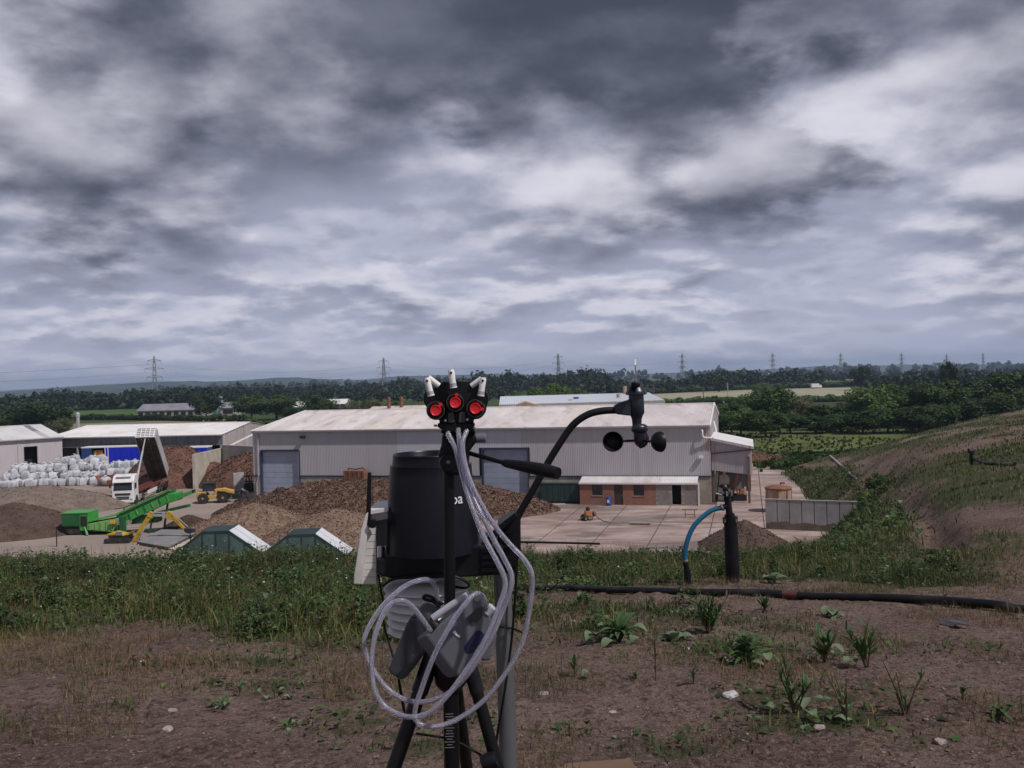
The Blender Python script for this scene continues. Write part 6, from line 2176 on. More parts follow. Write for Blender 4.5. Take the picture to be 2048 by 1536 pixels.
# hedgerows: each one long clipped row of leaf clumps
def hedge(label, pts, h, wd, n, leaf, seed, material='leaf_dark'):
    r_ = np.random.default_rng(seed)
    P = [gnd(a, b) for a, b in pts]
    seg = [(P[i], P[i + 1]) for i in range(len(P) - 1)]
    V_, F_ = [], []
    tot = sum((b - a).length for a, b in seg)
    k = 0
    for a, b in seg:
        m_ = int(n * (b - a).length / tot)
        t = r_.uniform(0, 1, m_)
        c = np.outer(1 - t, np.array(a)) + np.outer(t, np.array(b))
        hh = h * (0.75 + 0.5 * vnoise(t * tot / 9.0, t * 0, seed))
        d = r_.normal(size=(m_, 3))
        d /= np.linalg.norm(d, axis=1)[:, None]
        c = c + d * np.array([wd / 2, wd / 2, 0.5]) * np.c_[np.ones(m_), np.ones(m_), hh]
        c[:, 2] += hh * 0.5
        tt = np.cross(d, r_.normal(size=(m_, 3)))
        tt /= np.linalg.norm(tt, axis=1)[:, None]
        bb = np.cross(d, tt)
        s = leaf * r_.uniform(0.6, 1.4, m_)[:, None]
        V_.append(np.stack([c - tt * s, c + bb * s * .7, c + tt * s, c - bb * s * .7], 1).reshape(-1, 3))
        F_.append(np.arange(4 * m_).reshape(m_, 4) + k)
        k += 4 * m_
    me = np_mesh('hedge', np.concatenate(V_), np.concatenate(F_), material)
    return tag(link_mesh('hedge', me), label, 'hedge')


hedge('long dark hedge across the green field on the left', [(150, 821), (300, 816), (480, 810)], 2.4, 2.5, 2600, 0.8, 1)
hedge('dark hedge below the grey barn on the left', [(150, 840), (260, 840), (400, 843), (500, 842)], 2.6, 2.8, 2600, 0.6, 2)
hedge('dark hedge along the far side of the pale field', [(1250, 790), (1400, 783), (1600, 776), (1760, 772)], 4.5, 6.0, 3200, 1.2, 3)
hedge('leafy hedge along the near side of the pale field', [(1285, 812), (1400, 808), (1560, 806), (1720, 802)], 3.0, 3.5, 3400, 0.7, 4, 'leaf_mid')
hedge('thin hedge across the middle fields', [(560, 797), (760, 790), (960, 787)], 3.0, 4.0, 2200, 1.2, 6)
hedge('far hedge across the fields on the right', [(1560, 763), (1760, 756), (1980, 748)], 3.2, 5.0, 2000, 1.8, 7)


# far woods read as one mass each
def wood(label, x0, x1, d, spread, h0, h1, n, seed, leaf=1.6):
    r_ = np.random.default_rng(seed)
    V_, F_ = [], []
    k = 0
    for i in range(n):
        px = r_.uniform(x0, x1)
        dd = d + r_.uniform(-spread, spread)
        x = at(px, 760, dd).x
        h = r_.uniform(h0, h1) * (0.8 + 0.4 * vnoise(np.array([px / 45.0]), np.array([seed * 1.0]), seed)[0])
        wd = h * r_.uniform(0.7, 1.1)
        V, F = crown_cards(r_, 120, wd * 0.55, wd * 0.55, h * 0.52, h * 0.5, leaf * 0.75, 9, -0.98)
        V[:, 0] += x
        V[:, 1] += dd
        V_.append(V)
        F_.append(F + k)
        k += len(V)
    me = np_mesh('far_wood', np.concatenate(V_), np.concatenate(F_), 'leaf_far')
    return struct(link_mesh('far_wood', me), 'stuff', label)


wood('dark wood across the left skyline', -60, 480, 690, 70, 10, 16, 150, 1)
wood('dark wood on the far left', -80, 110, 560, 50, 8, 12, 40, 2)
wood('dark woodland across the middle skyline', 430, 1010, 1000, 170, 12, 20, 190, 3, 2.0)
wood('lower wood in the middle distance', 560, 1000, 640, 60, 7, 11, 70, 4)
wood('wood on the rise behind the bright trees', 960, 1210, 900, 110, 16, 23, 110, 5, 1.9)
wood('dark wood behind the anemometer', 1150, 1460, 760, 90, 9, 13, 120, 6, 1.7)
wood('dark wood around the red-roofed house', 1380, 1640, 830, 90, 11, 16, 120, 7, 1.7)
wood('scattered far trees on the right', 1600, 2080, 1350, 260, 8, 14, 130, 8, 2.4)
wood('dark trees beyond the belt on the right', 1720, 2080, 640, 100, 8, 13, 80, 9, 1.6)
wood('hazy wooded country at the horizon', 300, 2100, 2600, 500, 16, 30, 260, 10, 4.5)

# rough growth on the meadow beyond the lean-to
def tussocks(name, label, xr, yr, n, hmin, hmax, seed, material, keep=None):
    r_ = np.random.default_rng(seed)
    x = r_.uniform(*xr, n)
    y = r_.uniform(*yr, n)
    ok = fbm(x / 11, y / 11, 3, seed) > -0.12
    if keep is not None:
        ok &= keep(x, y)
    x, y = x[ok], y[ok]
    n = len(x)
    h = r_.uniform(hmin, hmax, n)
    a = r_.uniform(0, 6.28, n)
    V_, F_ = [], []
    for q in range(3):
        aa = a + q * 2.1
        dx, dy = np.cos(aa) * h * 0.55, np.sin(aa) * h * 0.55
        lx, ly = r_.normal(0, 0.25, n) * h, r_.normal(0, 0.25, n) * h
        V_.append(np.stack([np.c_[x - dx, y - dy, 0 * x], np.c_[x + dx, y + dy, 0 * x], np.c_[x + dx * .6 + lx, y + dy * .6 + ly, h], np.c_[x - dx * .9 + lx, y - dy * .9 + ly, h * 0.8]], 1).reshape(-1, 3))
        F_.append(np.arange(4 * n).reshape(n, 4) + q * 4 * n)
    me = np_mesh(name, np.concatenate(V_), np.concatenate(F_), material)
    return struct(link_mesh(name, me), 'stuff', label)


tussocks('rough_herbage', 'rough green herbage on the meadow beyond the lean-to', (26, 128), (132, 212), 3200, 0.12, 0.55, 9, 'herbage_leaf')
tussocks('rough_herbage', 'weeds along the edge of the yard behind the rubble', (30, 70), (126, 150), 1600, 0.3, 1.0, 10, 'leaf_mid', lambda x, y: (hill_base(x, y) < 0.2) & (x > 34))

# ================================================================== pylons and cables
def pylon_meshes():
    H = 42.0
    lv = [(0, 3.6), (10, 2.5), (20, 1.5), (27, 1.15), (34, 0.9), (40, 0.55), (42, 0.12)]
    m = MB()
    for (z0, w0), (z1, w1) in zip(lv, lv[1:]):
        for sx in (-1, 1):
            for sy in (-1, 1):
                m.bar((sx * w0, sy * w0, z0), (sx * w1, sy * w1, z1), 0.42)
        for s in (-1, 1):
            m.bar((-w0, s * w0, z0), (w1, s * w1, z1), 0.24)
            m.bar((w0, s * w0, z0), (-w1, s * w1, z1), 0.20)
            m.bar((s * w0, -w0, z0), (s * w1, w1, z1), 0.20)
            m.bar((s * w0, w0, z0), (s * w1, -w1, z1), 0.20)
    tower = m.mesh('tower', 'pylon_steel')
    arms = []
    for z, l in ((23.5, 6.2), (30.5, 7.6), (37.5, 5.4)):
        a = MB()
        for s in (-1, 1):
            a.bar((0, -0.8, z), (s * l, 0, z + 0.5), 0.42).bar((0, 0.8, z), (s * l, 0, z + 0.5), 0.42).bar((0, 0, z + 2.0), (s * l, 0, z + 0.6), 0.36)
        arms.append((a.mesh('cross_arm', 'pylon_steel'), z, l))
    ins = MB().tube([(0, 0, 0), (0, 0, -3.0)], 0.14, 6).mesh('insulator', 'pylon_steel')
    return tower, arms, ins


tower, arms, ins = pylon_meshes()
PY = [(-740, 430), (308, 712, 775), (767, 715, 985), (1116, 707, 1060), (1364, 707, 1195), (1545, 706, 1330), (1681, 706, 1470), (1803, 706, 1610), (1893, 708, 1740), (1966, 706, 1880)]
desc = ['leftmost and nearest lattice pylon, over the grey barn', 'lattice pylon above the left part of the warehouse', 'lattice pylon over the bright green trees', 'lattice pylon right of the anemometer vane', 'lattice pylon over the white house', 'lattice pylon over the far fields, sixth from the left', 'lattice pylon seventh from the left on the skyline', 'lattice pylon just behind the dark poplar clump', 'rightmost and farthest lattice pylon']
pos = [Vector((-740, 430, 0))]
for i, (px, top, d) in enumerate(PY[1:]):
    q = at(px, top, d)
    pos.append(Vector((q.x, d, q.z - 42.0)))
pos.append(pos[-1] + (pos[-1] - pos[-2]) * 1.2)
for i, p in enumerate(pos):
    if i == 0 or i == len(pos) - 1:
        continue
    dirv = (pos[i + 1] - pos[i - 1])
    rz = math.atan2(dirv.y, dirv.x) + math.pi / 2
    # the line runs past at a slant, so the arms show nearly full width
    t = thing('pylon', desc[i - 1], 'pylon', (p.x, p.y, min(p.z, 0) if p.z < 0 else 0), rz * 0.2, 'pylons of the power line')
    sc_ = (p.z + 42.0) / 42.0 if p.z > 0 else 1.0
    link_mesh('tower', tower, t, scale=(sc_, sc_, sc_))
    for am, z, l in arms:
        a = link_mesh('cross_arm', am, t, scale=(sc_, sc_, sc_))
        for s in (-1, 1):
            link_mesh('insulator', ins, a, (s * l, 0, z + 0.4))
for z, l in ((23.5, 6.2), (30.5, 7.6), (37.5, 5.4)):
    for s in (-1, 1):
        pts = []
        for i in range(len(pos) - 1):
            a, b = pos[i], pos[i + 1]
            for k in range(8):
                t_ = k / 8
                q = a.lerp(b, t_)
                pts.append((q.x + s * l, q.y, q.z + z - 2.6 - 9.0 * 4 * t_ * (1 - t_) * 0.9))
        o = MB().tube(pts, 0.06, 4, False).build('power_cable', 'pylon_steel')
        tag(o, {23.5: 'lowest', 30.5: 'middle', 37.5: 'highest'}[z] + (' near-side' if s < 0 else ' far-side') + ' power cable strung along the row of pylons', 'cable', 'power line cables')

# ================================================================== farm buildings far behind
def far_barn(name, label, cat, px0, px1, py_base, h_e, h_r, dp, roofm, wallm, bays=6):
    a, b = gnd(px0, py_base), gnd(px1, py_base)
    d = (a.y + b.y) / 2
    t = thing(name, label, cat, (a.x, d, 0))
    L_ = b.x - a.x
    MB().span((0, 0, 0), (L_, dp, h_e)).build('wall', wallm, t, world=False)
    for s in (0, 1):
        y0, y1 = (-0.4, dp / 2) if s == 0 else (dp + 0.4, dp / 2)
        MB().prism([(-0.3, y0, h_e - 0.1), (-0.3, y1, h_r), (-0.3, y1, h_r + 0.25), (-0.3, y0, h_e + 0.15)], (L_ + 0.6, 0, 0)).build('roof_slope', roofm, t, world=False)
    MB().prism([(0.02, 0, h_e), (0.02, dp / 2, h_r), (0.02, dp, h_e)], (L_ - 0.04, 0, 0)).build('gable', wallm, t, world=False)
    for i in range(bays):
        x = (i + 0.5) * L_ / bays
        MB().span((x - L_ / bays * 0.32, -0.06, h_e * 0.25), (x + L_ / bays * 0.32, 0.04, h_e * 0.8)).build('window', 'window_glass' if cat == 'house' else 'dark_inside', t, world=False)
    return t


far_barn('farm_barn', 'long grey-roofed barn in the green field on the left', 'barn', 291, 388, 834, 3.2, 6.2, 16, 'barn_roof', 'barn_wall', 9)
far_barn('farm_barn', 'small grey barn with a dark opening beside the blue silo', 'barn', 444, 468, 831, 3.6, 6.2, 10, 'barn_roof', 'barn_wall', 1)
far_barn('glasshouse', 'low pale roof between the oaks behind the warehouse', 'building', 574, 604, 822, 2.0, 4.6, 14, 'roof_white', 'barn_wall', 4)
far_barn('glasshouse', 'low pale roof left of the sandy willows', 'building', 648, 688, 816, 2.2, 4.8, 14, 'roof_white', 'barn_wall', 4)
far_barn('farmhouse', 'red-roofed house among dark trees beyond the pale field', 'house', 1458, 1492, 772, 5.5, 10.0, 9, 'house_roof', 'house_white', 3)
far_barn('farmhouse', 'white house with dark sloping roof beyond the pale field', 'house', 1531, 1564, 771, 6.5, 12.5, 10, 'barn_roof', 'house_white', 2)
far_barn('farm_store', 'tiny white building far behind the anemometer', 'building', 1186, 1200, 779, 3.0, 5.5, 9, 'roof_white', 'house_white', 2)
q = gnd(440, 831)
si = thing('silo', 'pale blue upright silo beside the small grey barn', 'silo', q)
MB().lathe([(1.9, 0), (1.9, 7.6), (1.2, 9.2), (0.4, 9.6)], (0, 0, 0), 18).build('shell', 'silo_blue', si, smooth=True, world=False)
MB().tube([(-1.95, -0.6, 0), (-1.95, -0.6, 9.0)], 0.12, 6).build('ladder', 'trim_grey', si, world=False)
q = gnd(1634, 777)
vn = thing('parked_lorry', 'white box lorry parked beyond the pale field', 'lorry', q, 0.1)
MB().span((-4.2, 0, 0.9), (2.0, 2.5, 3.9)).build('box_body', 'truck_white', vn, world=False)
MB().prism([(2.1, 0.05, 0.6), (4.2, 0.05, 0.6), (4.1, 0.05, 1.6), (3.7, 0.05, 2.8), (2.1, 0.05, 2.9)], (0, 2.3, 0)).build('cab', 'truck_white', vn, world=False)
for x_ in (-2.8, 3.2):
    for y_ in (0.2, 2.3):
        wheel(vn, x_, y_, 0.5, 0.3, 'chrome', (0, 1, 0))
# field posts with a wire
for (px, py, h) in ((1456, 800, 9.0), (1407, 803, 6.5), (1308, 806, 9.5)):
    q = gnd(px, py)
    t = thing('wooden_pole', {1456: 'pale wooden pole on the near edge of the pale field', 1407: 'thin dark pole in the pale field over the warehouse end', 1308: 'grey pole with a box beside the anemometer'}[px], 'pole', (q.x, q.y, 0))
    MB().tube([(0, 0, 0), (0, 0, h)], [0.26, 0.18], 8).build('shaft', 'post_brown' if px != 1456 else 'concrete', t, world=False)
    MB().span((-0.9, -0.1, h - 0.7), (0.9, 0.1, h - 0.5)).build('cross_arm', 'post_brown', t, world=False)
# ================================================================== weather station on a steel pole
DS = 1.85
ws_base = at(1012, 1300, 1.96)
gz = hill1(ws_base.x, 1.96)
pole_top, pole_low = at(1003, 1100, 1.96), at(1017, 1536, 1.96)
dirp = (pole_low - pole_top).normalized()
pole_foot = pole_top + dirp * ((gz - 0.1 - pole_top.z) / dirp.z)
ws = thing('weather_station', 'black rain collector and anemometer of a weather station on a grey steel pole', 'weather station', (pole_foot.x, pole_foot.y, gz))
MB().tube([pole_foot, pole_top], 17.5 * 1.96 / FPX, 24).build('pole', 'pole_steel', ws, smooth=True)


def PX(r, d=DS):
    return r * d / FPX


def ext(poly, d, dep, name, material, parent, bevel=0.0):
    """outline traced at depth d given real thickness dep (metres, away from the camera)"""
    return MB().prism([at(px, py, d) for px, py in poly], (0, dep, 0)).build(name, material, parent, bevel=bevel)


# rain collector: tapered bucket with a stepped rim and an open funnel
cc = at(866, 1085, DS)
z_of = lambda py: (at(864, py, DS).z - cc.z)
prof = [(PX(70), z_of(1100)), (PX(93), z_of(1100)), (PX(92.5), z_of(1085)), (PX(88), z_of(1010)), (PX(83), z_of(950)), (PX(81), z_of(931)), (PX(81.5), z_of(928)), (PX(77), z_of(927)), (PX(75), z_of(912)), (PX(75.5), z_of(908)), (PX(74), z_of(906)), (PX(72), z_of(909)), (PX(68), z_of(935)), (PX(12), z_of(1000)), (PX(8), z_of(1003))]
rc = MB().lathe(prof, cc, 64).build('rain_collector', 'collector_black', ws, smooth=True)
# white lettering on the bucket, as far as it shows
cu = bpy.data.curves.new('lettering', 'FONT')
cu.body = 'oa'
cu.size = 0.030
cu.extrude = 0.0004
fo = bpy.data.objects.new('lettering', cu)
COL.objects.link(fo)
bpy.context.view_layer.update()
lm = bpy.data.meshes.new_from_object(fo.evaluated_get(bpy.context.evaluated_depsgraph_get()))
bpy.data.objects.remove(fo)
# wrap the flat letters round the bucket
rad = PX(89.3) + 0.0006
lx0 = at(908, 990, DS).x - cc.x
lz0 = at(908, 998, DS).z
for v in lm.vertices:
    a = (lx0 + v.co.x) / rad
    rr = rad + v.co.z
    zz = lz0 + v.co.y
    v.co = (cc.x + rr * math.sin(a) - pole_foot.x, cc.y - rr * math.cos(a) - pole_foot.y, zz - gz)
lm.materials.clear()
lm.materials.append(MATS['print_white'])
lo = bpy.data.objects.new('lettering', lm)
COL.objects.link(lo)
lo.parent = rc
# base tray, louvred lip and bracket
ext([(752, 1117), (779, 1117), (781, 1088), (960, 1092), (1006, 1095), (1006, 1150), (905, 1156), (790, 1160), (762, 1152), (752, 1146)], 1.80, 0.17, 'base_tray', 'plastic_black', ws, 0.004)
for k in range(4):
    ext([(962, 1098 + k * 13), (1002, 1098 + k * 13), (1002, 1104 + k * 13), (962, 1105 + k * 13)], 1.795, 0.005, 'tray_louvre', 'plastic_black_satin', ws)
ext([(995, 1048), (1027, 1030), (1041, 1026), (1042, 1112), (1030, 1130), (1014, 1138), (995, 1120)], 1.84, 0.07, 'arm_bracket', 'plastic_black', ws, 0.003)
ext([(955, 1095), (998, 1050), (1030, 1025), (1034, 1034), (1003, 1062), (975, 1098)], 1.82, 0.02, 'brace_web', 'plastic_black_satin', ws, 0.002)
MB().lathe([(0.0, -0.004), (PX(3), -0.004), (PX(3), 0.01)], at(1027, 1033, 1.835), 12, (0, 1, 0)).build('bolt', 'screw_steel', ws, smooth=True)
for k in range(3):
    ext([(1000, 1064 + 14 * k), (1028, 1060 + 14 * k), (1028, 1065 + 14 * k), (1000, 1069 + 14 * k)], 1.832, 0.01, 'bracket_rib', 'plastic_black_satin', ws)
ext([(985, 1108), (1033, 1108), (1033, 1146), (985, 1150)], 1.915, 0.09, 'pole_clamp', 'plastic_black', ws, 0.004)
MB().tube([at(1040, 1084, 1.86), at(1120, 1085.5, 1.86), at(1200, 1087.5, 1.86)], PX(2.2), 8).build('spacer_rod', 'plastic_black_satin', ws)
# radiation shield: stack of white plates
sc_c = at(853, 1158, 1.90)
for k in range(6):
    z0 = at(853, 1163 + k * 16.5, 1.90).z - sc_c.z
    w_ = 88 - 1.2 * k
    MB().lathe([(PX(30), z0 + 0.004), (PX(w_ - 16), z0 + 0.003), (PX(w_), z0 - 0.010), (PX(w_), z0 - 0.0125), (PX(w_ - 16), z0 - 0.001), (PX(30), z0 - 0.001)], sc_c, 48).build('shield_plate', 'plastic_white', ws, smooth=True)
z0 = at(853, 1155, 1.90).z - sc_c.z
MB().lathe([(PX(28), z0), (PX(28), z0 - 0.10)], sc_c, 20).build('shield_core', 'plastic_white', ws, smooth=True)
# transmitter box with louvred wall and antenna
tb_ = ext([(737, 1029), (776, 1021), (779, 1040), (779, 1092), (756, 1096), (753, 1168), (722, 1168)], 1.83, 0.10, 'transmitter_box', 'plastic_white', ws, 0.003)
ext([(733, 1022), (741, 1024), (720, 1169), (707, 1168), (708, 1150), (722, 1060)], 1.80, 0.15, 'box_cover', 'plastic_white', ws, 0.002)
ext([(734, 1021), (777, 1015), (777, 1023), (736, 1030)], 1.81, 0.13, 'box_rim', 'plastic_white', ws, 0.001)
xl = [(731, 752), (729.5, 752), (728, 752), (726.5, 752), (725, 752), (723.5, 752), (722, 752), (720.5, 752)]
for k in range(8):
    y0 = 1056 + k * 14.1
    x0 = 731 - k * 1.5
    ext([(x0, y0), (752, y0 - 0.5), (752, y0 + 12.6), (x0 - 1.4, y0 + 13.2)], 1.823, 0.012, 'louvre_slat', 'plastic_white', tb_)
ext([(753.5, 1042), (775, 1038), (775, 1090), (753.5, 1092)], 1.825, 0.02, 'solar_cell', 'pump_dark', tb_)
ext([(754, 1093), (763, 1092), (763, 1117), (754, 1117)], 1.815, 0.05, 'latch', 'plastic_white', tb_, 0.002)
an = ext([(735, 945), (742, 945), (741, 1040), (744, 1052), (732, 1054), (731, 1046)], 1.80, 0.008, 'antenna', 'plastic_black', ws, 0.002)
MB().lathe([(PX(7.5), -0.006), (PX(7.5), 0.014)], at(745, 1048, 1.80), 20, (0, 1, 0)).build('antenna_pivot', 'plastic_black_satin', an, smooth=True)
# anemometer arm and head
armp = [at(1034, 1050, DS), at(1037, 1031, DS), at(1063, 985, DS), at(1095, 927, DS), at(1122, 883, DS), at(1146, 850, DS), at(1174, 830, DS), at(1203, 822, DS), at(1240, 820, DS)]
MB().tube(spline(armp, 8), PX(7.2), 16).build('anemometer_arm', 'plastic_black', ws, smooth=True)
hc = at(1273, 818, DS)
zz = lambda py: at(1273, py, DS).z - hc.z
head = MB().lathe([(PX(9), zz(852)), (PX(10), zz(838)), (PX(12), zz(832)), (PX(15.5), zz(826)), (PX(15.5), zz(808)), (PX(15), zz(791)), (PX(15), zz(788))], hc, 32).build('anemometer_body', 'anemometer_grey', ws, smooth=True)
MB().prism([at(1229, 812, DS - 0.012), at(1238, 806, DS - 0.012), at(1258, 800, DS - 0.012), at(1262, 798, DS - 0.012), at(1262, 832, DS - 0.012), at(1236, 829, DS - 0.012), at(1229, 824, DS - 0.012)], (0, 0.024, 0)).build('arm_socket', 'anemometer_grey', ws, bevel=0.004)
MB().lathe([(PX(15), zz(790)), (PX(21), zz(789)), (PX(21.5), zz(785)), (PX(19), zz(781)), (PX(15), zz(774)), (PX(12.5), zz(768)), (PX(11), zz(764)), (PX(5), zz(762))], hc, 32).build('vane_cap', 'anemometer_grey', head, smooth=True)
vn_ = [at(1271, 718, DS - 0.09), at(1270.6, 730, DS - 0.13), at(1272.2, 764, DS - 0.10), at(1272.6, 766, DS - 0.01), at(1272.0, 755, DS - 0.02)]
MB().prism([p - Vector((0.0011, 0, 0)) for p in vn_], (0.0022, 0, 0)).build('wind_vane', 'plastic_white', ws)
MB().box(at(1268, 770, DS - 0.03), (0.018, 0.05, 0.010)).build('vane_hub', 'plastic_black_satin', ws, bevel=0.003)
hc2 = at(1279, 858, DS)
zz2 = lambda py: at(1279, py, DS).z - hc2.z
MB().lathe([(PX(10), zz2(848)), (PX(15), zz2(851)), (PX(16.5), zz2(855)), (PX(16.5), zz2(861)), (PX(14), zz2(864)), (PX(11.5), zz2(866))], hc2, 32).build('cup_collar', 'anemometer_grey', ws, smooth=True)
hub = MB().lathe([(PX(12), zz2(865)), (PX(12), zz2(880)), (PX(9.5), zz2(888)), (PX(5), zz2(893)), (0.0005, zz2(894))], hc2, 28).build('cup_hub', 'anemometer_grey', ws, smooth=True)
hubc = at(1281, 881, DS)
Rarm = PX(55)
for ang, face in ((180, -1), (72, 1), (-66, 1)):
    a = R(ang)
    c = hubc + Vector((math.cos(a), math.sin(a), 0)) * Rarm
    tang = Vector((-math.sin(a), math.cos(a), 0))       # cups open along the tangent
    axis = -tang if ang == 180 else -tang
    if ang == 180:
        axis = Vector((0.12, 1, 0)).normalized()
    rr = PX(20.5)
    prof = [(rr * math.sin(t), -rr * 0.92 * math.cos(t)) for t in np.linspace(0.02, math.pi / 2, 9)]
    prof = [(r_, h_ + rr * 0.55) for r_, h_ in prof]
    inner = [(r_ * 0.93, h_ * 0.93 + 0.001) for r_, h_ in prof[::-1]]
    # lathe axis runs from the closed end to the mouth
    mouth = -axis
    cup = MB().lathe(prof + inner, c, 28, mouth, cap=False).build('wind_cup', 'plastic_black', hub, smooth=True)
    MB().tube([hubc + Vector((math.cos(a), math.sin(a), 0)) * PX(9), c + (hubc - c).normalized() * rr * 0.6], PX(2.4), 8).build('cup_arm', 'plastic_black_satin', cup)
# cables
MB().tube(spline([at(757, 1150, 1.84), at(765, 1200, 1.86), at(768, 1250, 1.86), at(785, 1310, 1.80), at(800, 1370, 1.75), at(809, 1420, 1.72), at(815, 1470, 1.75)], 8), PX(2.0), 8).build('cable', 'plastic_black_satin', ws, smooth=True)
MB().tube(spline([at(1034, 1120, 1.93), at(1030, 1200, 1.93), at(1022, 1290, 1.93), at(1008, 1390, 1.93), at(993, 1480, 1.95), at(985, 1560, 1.98)], 8), PX(2.6), 8).build('cable', 'plastic_black_satin', ws, smooth=True)
MB().tube(spline([at(765, 1172, 1.80), at(790, 1158, 1.79), at(860, 1150, 1.79), at(910, 1153, 1.79), at(937, 1168, 1.80), at(930, 1176, 1.82), at(900, 1172, 1.82)], 8), PX(2.6), 8).build('cable', 'plastic_black_satin', ws, smooth=True)
MB().tube(spline([at(985, 1252, 1.93), at(1003, 1254, 1.925), at(1024, 1257, 1.93), at(1042, 1264, 1.90), at(1054, 1271, 1.88)], 6), PX(2.2), 8).build('cable_tie', 'plastic_black_satin', ws, smooth=True)

# ================================================================== tripod
DT = 1.47
col_top, col_low = at(898, 945, DT), at(903, 1536, DT)
dv_ = (col_low - col_top).normalized()
tz = hill1(col_low.x, DT)
tp = thing('tripod', 'black camera tripod with a pan handle in front of the weather station', 'tripod', (col_low.x, DT, tz))
MB().tube([at(898, 935, DT), at(900, 1290, DT)], 11.2 * DT / FPX, 20).build('centre_column', 'plastic_black_satin', tp, smooth=True)
ht = at(900, 1285, DT)
lowc = MB().tube([ht, at(904, 1536, DT), at(904, 1536, DT) + dv_ * 0.18], 15.6 * DT / FPX, 20).build('column_sleeve', 'plastic_black_satin', tp, smooth=True)
# fine print on the sleeve: unreadable lines of text
for k in range(13):
    yy = 1428 + k * 5.6
    wv = 7.5 + 2.5 * math.sin(k * 2.7)
    q = at(899 + 0.2 * k * 0.1, yy, DT - 15.9 * DT / FPX)
    MB().box(q, (2 * wv * DT / FPX, 0.0006, 1.1 * DT / FPX)).build('print_line', 'print_grey', lowc)
hubp = at(900, 1310, DT)
MB().lathe([(0.018, -0.055), (0.026, -0.045), (0.029, -0.01), (0.029, 0.02), (0.022, 0.035)], hubp, 20).build('leg_hub', 'plastic_black', tp, smooth=True)
for (a0, a1, dy, w0) in (((862, 1318), (787, 1536), -0.10, 14.5), ((936, 1318), (994, 1525), -0.02, 12.5)):
    s = at(a0[0], a0[1], DT)
    e = at(a1[0], a1[1], DT + dy * 0.35)
    v = (e - s)
    foot_ = s + v * ((tz - s.z) / v.z)
    foot_.z = hill1(foot_.x, foot_.y)
    mid = s.lerp(foot_, 0.42)
    lg = MB().tube([s, mid], w0 * DT / FPX, 16).build('leg', 'plastic_black_satin', tp, smooth=True)
    MB().tube([mid, foot_], w0 * 0.75 * DT / FPX, 14).build('leg_extension', 'plastic_black', lg, smooth=True)
    MB().tube([mid + (s - mid) * 0.06, mid], w0 * 1.25 * DT / FPX, 14).build('leg_clamp', 'plastic_black', lg, smooth=True)
    MB().lathe([(0.012, 0), (0.016, 0.01), (0.011, 0.04)], foot_, 12).build('rubber_foot', 'rubber', lg, smooth=True)
    MB().tube([s - v.normalized() * 0.01, s + v.normalized() * 0.055], (w0 + 2.5) * DT / FPX, 16).build('leg_collar', 'plastic_black', lg, smooth=True)
s = hubp + Vector((0, 0.03, 0))
foot_ = Vector((hubp.x + 0.06, DT + 0.42, 0))
foot_.z = hill1(foot_.x, foot_.y)
lg = MB().tube([s, s.lerp(foot_, 0.45)], 13 * DT / FPX, 16).build('leg', 'plastic_black_satin', tp, smooth=True)
MB().tube([s.lerp(foot_, 0.45), foot_], 10 * DT / FPX, 14).build('leg_extension', 'plastic_black', lg, smooth=True)
MB().tube([at(832, 1467, DT - 0.02), at(885, 1475, DT), at(925, 1488, DT), at(965, 1512, DT)], 2.4 * DT / FPX, 8).build('leg_brace', 'plastic_black_satin', tp, smooth=True)
MB().lathe([(0.006, -0.012), (0.012, -0.012), (0.014, 0.0), (0.012, 0.012)], at(978, 1522, DT - 0.03), 18, (1, 0, 0.3)).build('lock_knob', 'plastic_black', tp, smooth=True)
# pan head
ext([(884, 866), (950, 866), (956, 880), (946, 893), (938, 905), (935, 940), (916, 952), (890, 950), (878, 930), (876, 908), (882, 890)], DT - 0.02, 0.045, 'pan_head', 'plastic_black', tp, 0.006)
MB().lathe([(PX(17.5, DT), -0.006), (PX(16.5, DT), -0.010), (PX(0.5, DT), -0.011)], at(897, 924, DT - 0.02), 28, (0, 1, 0), cap=False).build('tilt_disc', 'plastic_black_satin', tp, smooth=True)
MB().lathe([(PX(4.2, DT), -0.004), (PX(4.2, DT), 0.004)], at(896.5, 924, DT - 0.031), 6, (0, 1, 0)).build('hex_bolt', 'pump_dark', tp)
ext([(884, 856), (947, 856), (952, 867), (880, 867)], DT - 0.025, 0.055, 'head_plate', 'plastic_black_satin', tp, 0.003)
kb = MB().lathe([(PX(7, DT), -0.010), (PX(9.5, DT), -0.008), (PX(9.5, DT), 0.008), (PX(7, DT), 0.010)], at(960, 876, DT - 0.01), 18, (1, 0, 0)).build('clamp_knob', 'pump_grey', tp, smooth=True)
MB().lathe([(PX(3.5, DT), -0.02), (PX(3.5, DT), -0.008)], at(960, 876, DT - 0.01), 10, (1, 0, 0)).build('knob_screw', 'screw_steel', kb)
MB().tube([at(933, 905, DT), at(970, 915, DT - 0.02), at(1010, 926.5, DT - 0.05)], PX(4.6, 1.44), 12).build('handle_rod', 'plastic_black_satin', tp, smooth=True)
MB().tube([at(1006, 925, DT - 0.045), at(1012, 926.5, DT - 0.05), at(1045, 932, DT - 0.07), at(1075, 938, DT - 0.09), at(1100, 943, DT - 0.105), at(1116, 946.5, DT - 0.115)],
          [PX(6, 1.4), PX(8.5, 1.4), PX(11.5, 1.38), PX(13.2, 1.38), PX(13.2, 1.37), PX(11.8, 1.36)], 20).build('handle_grip', 'plastic_black', tp, smooth=True)

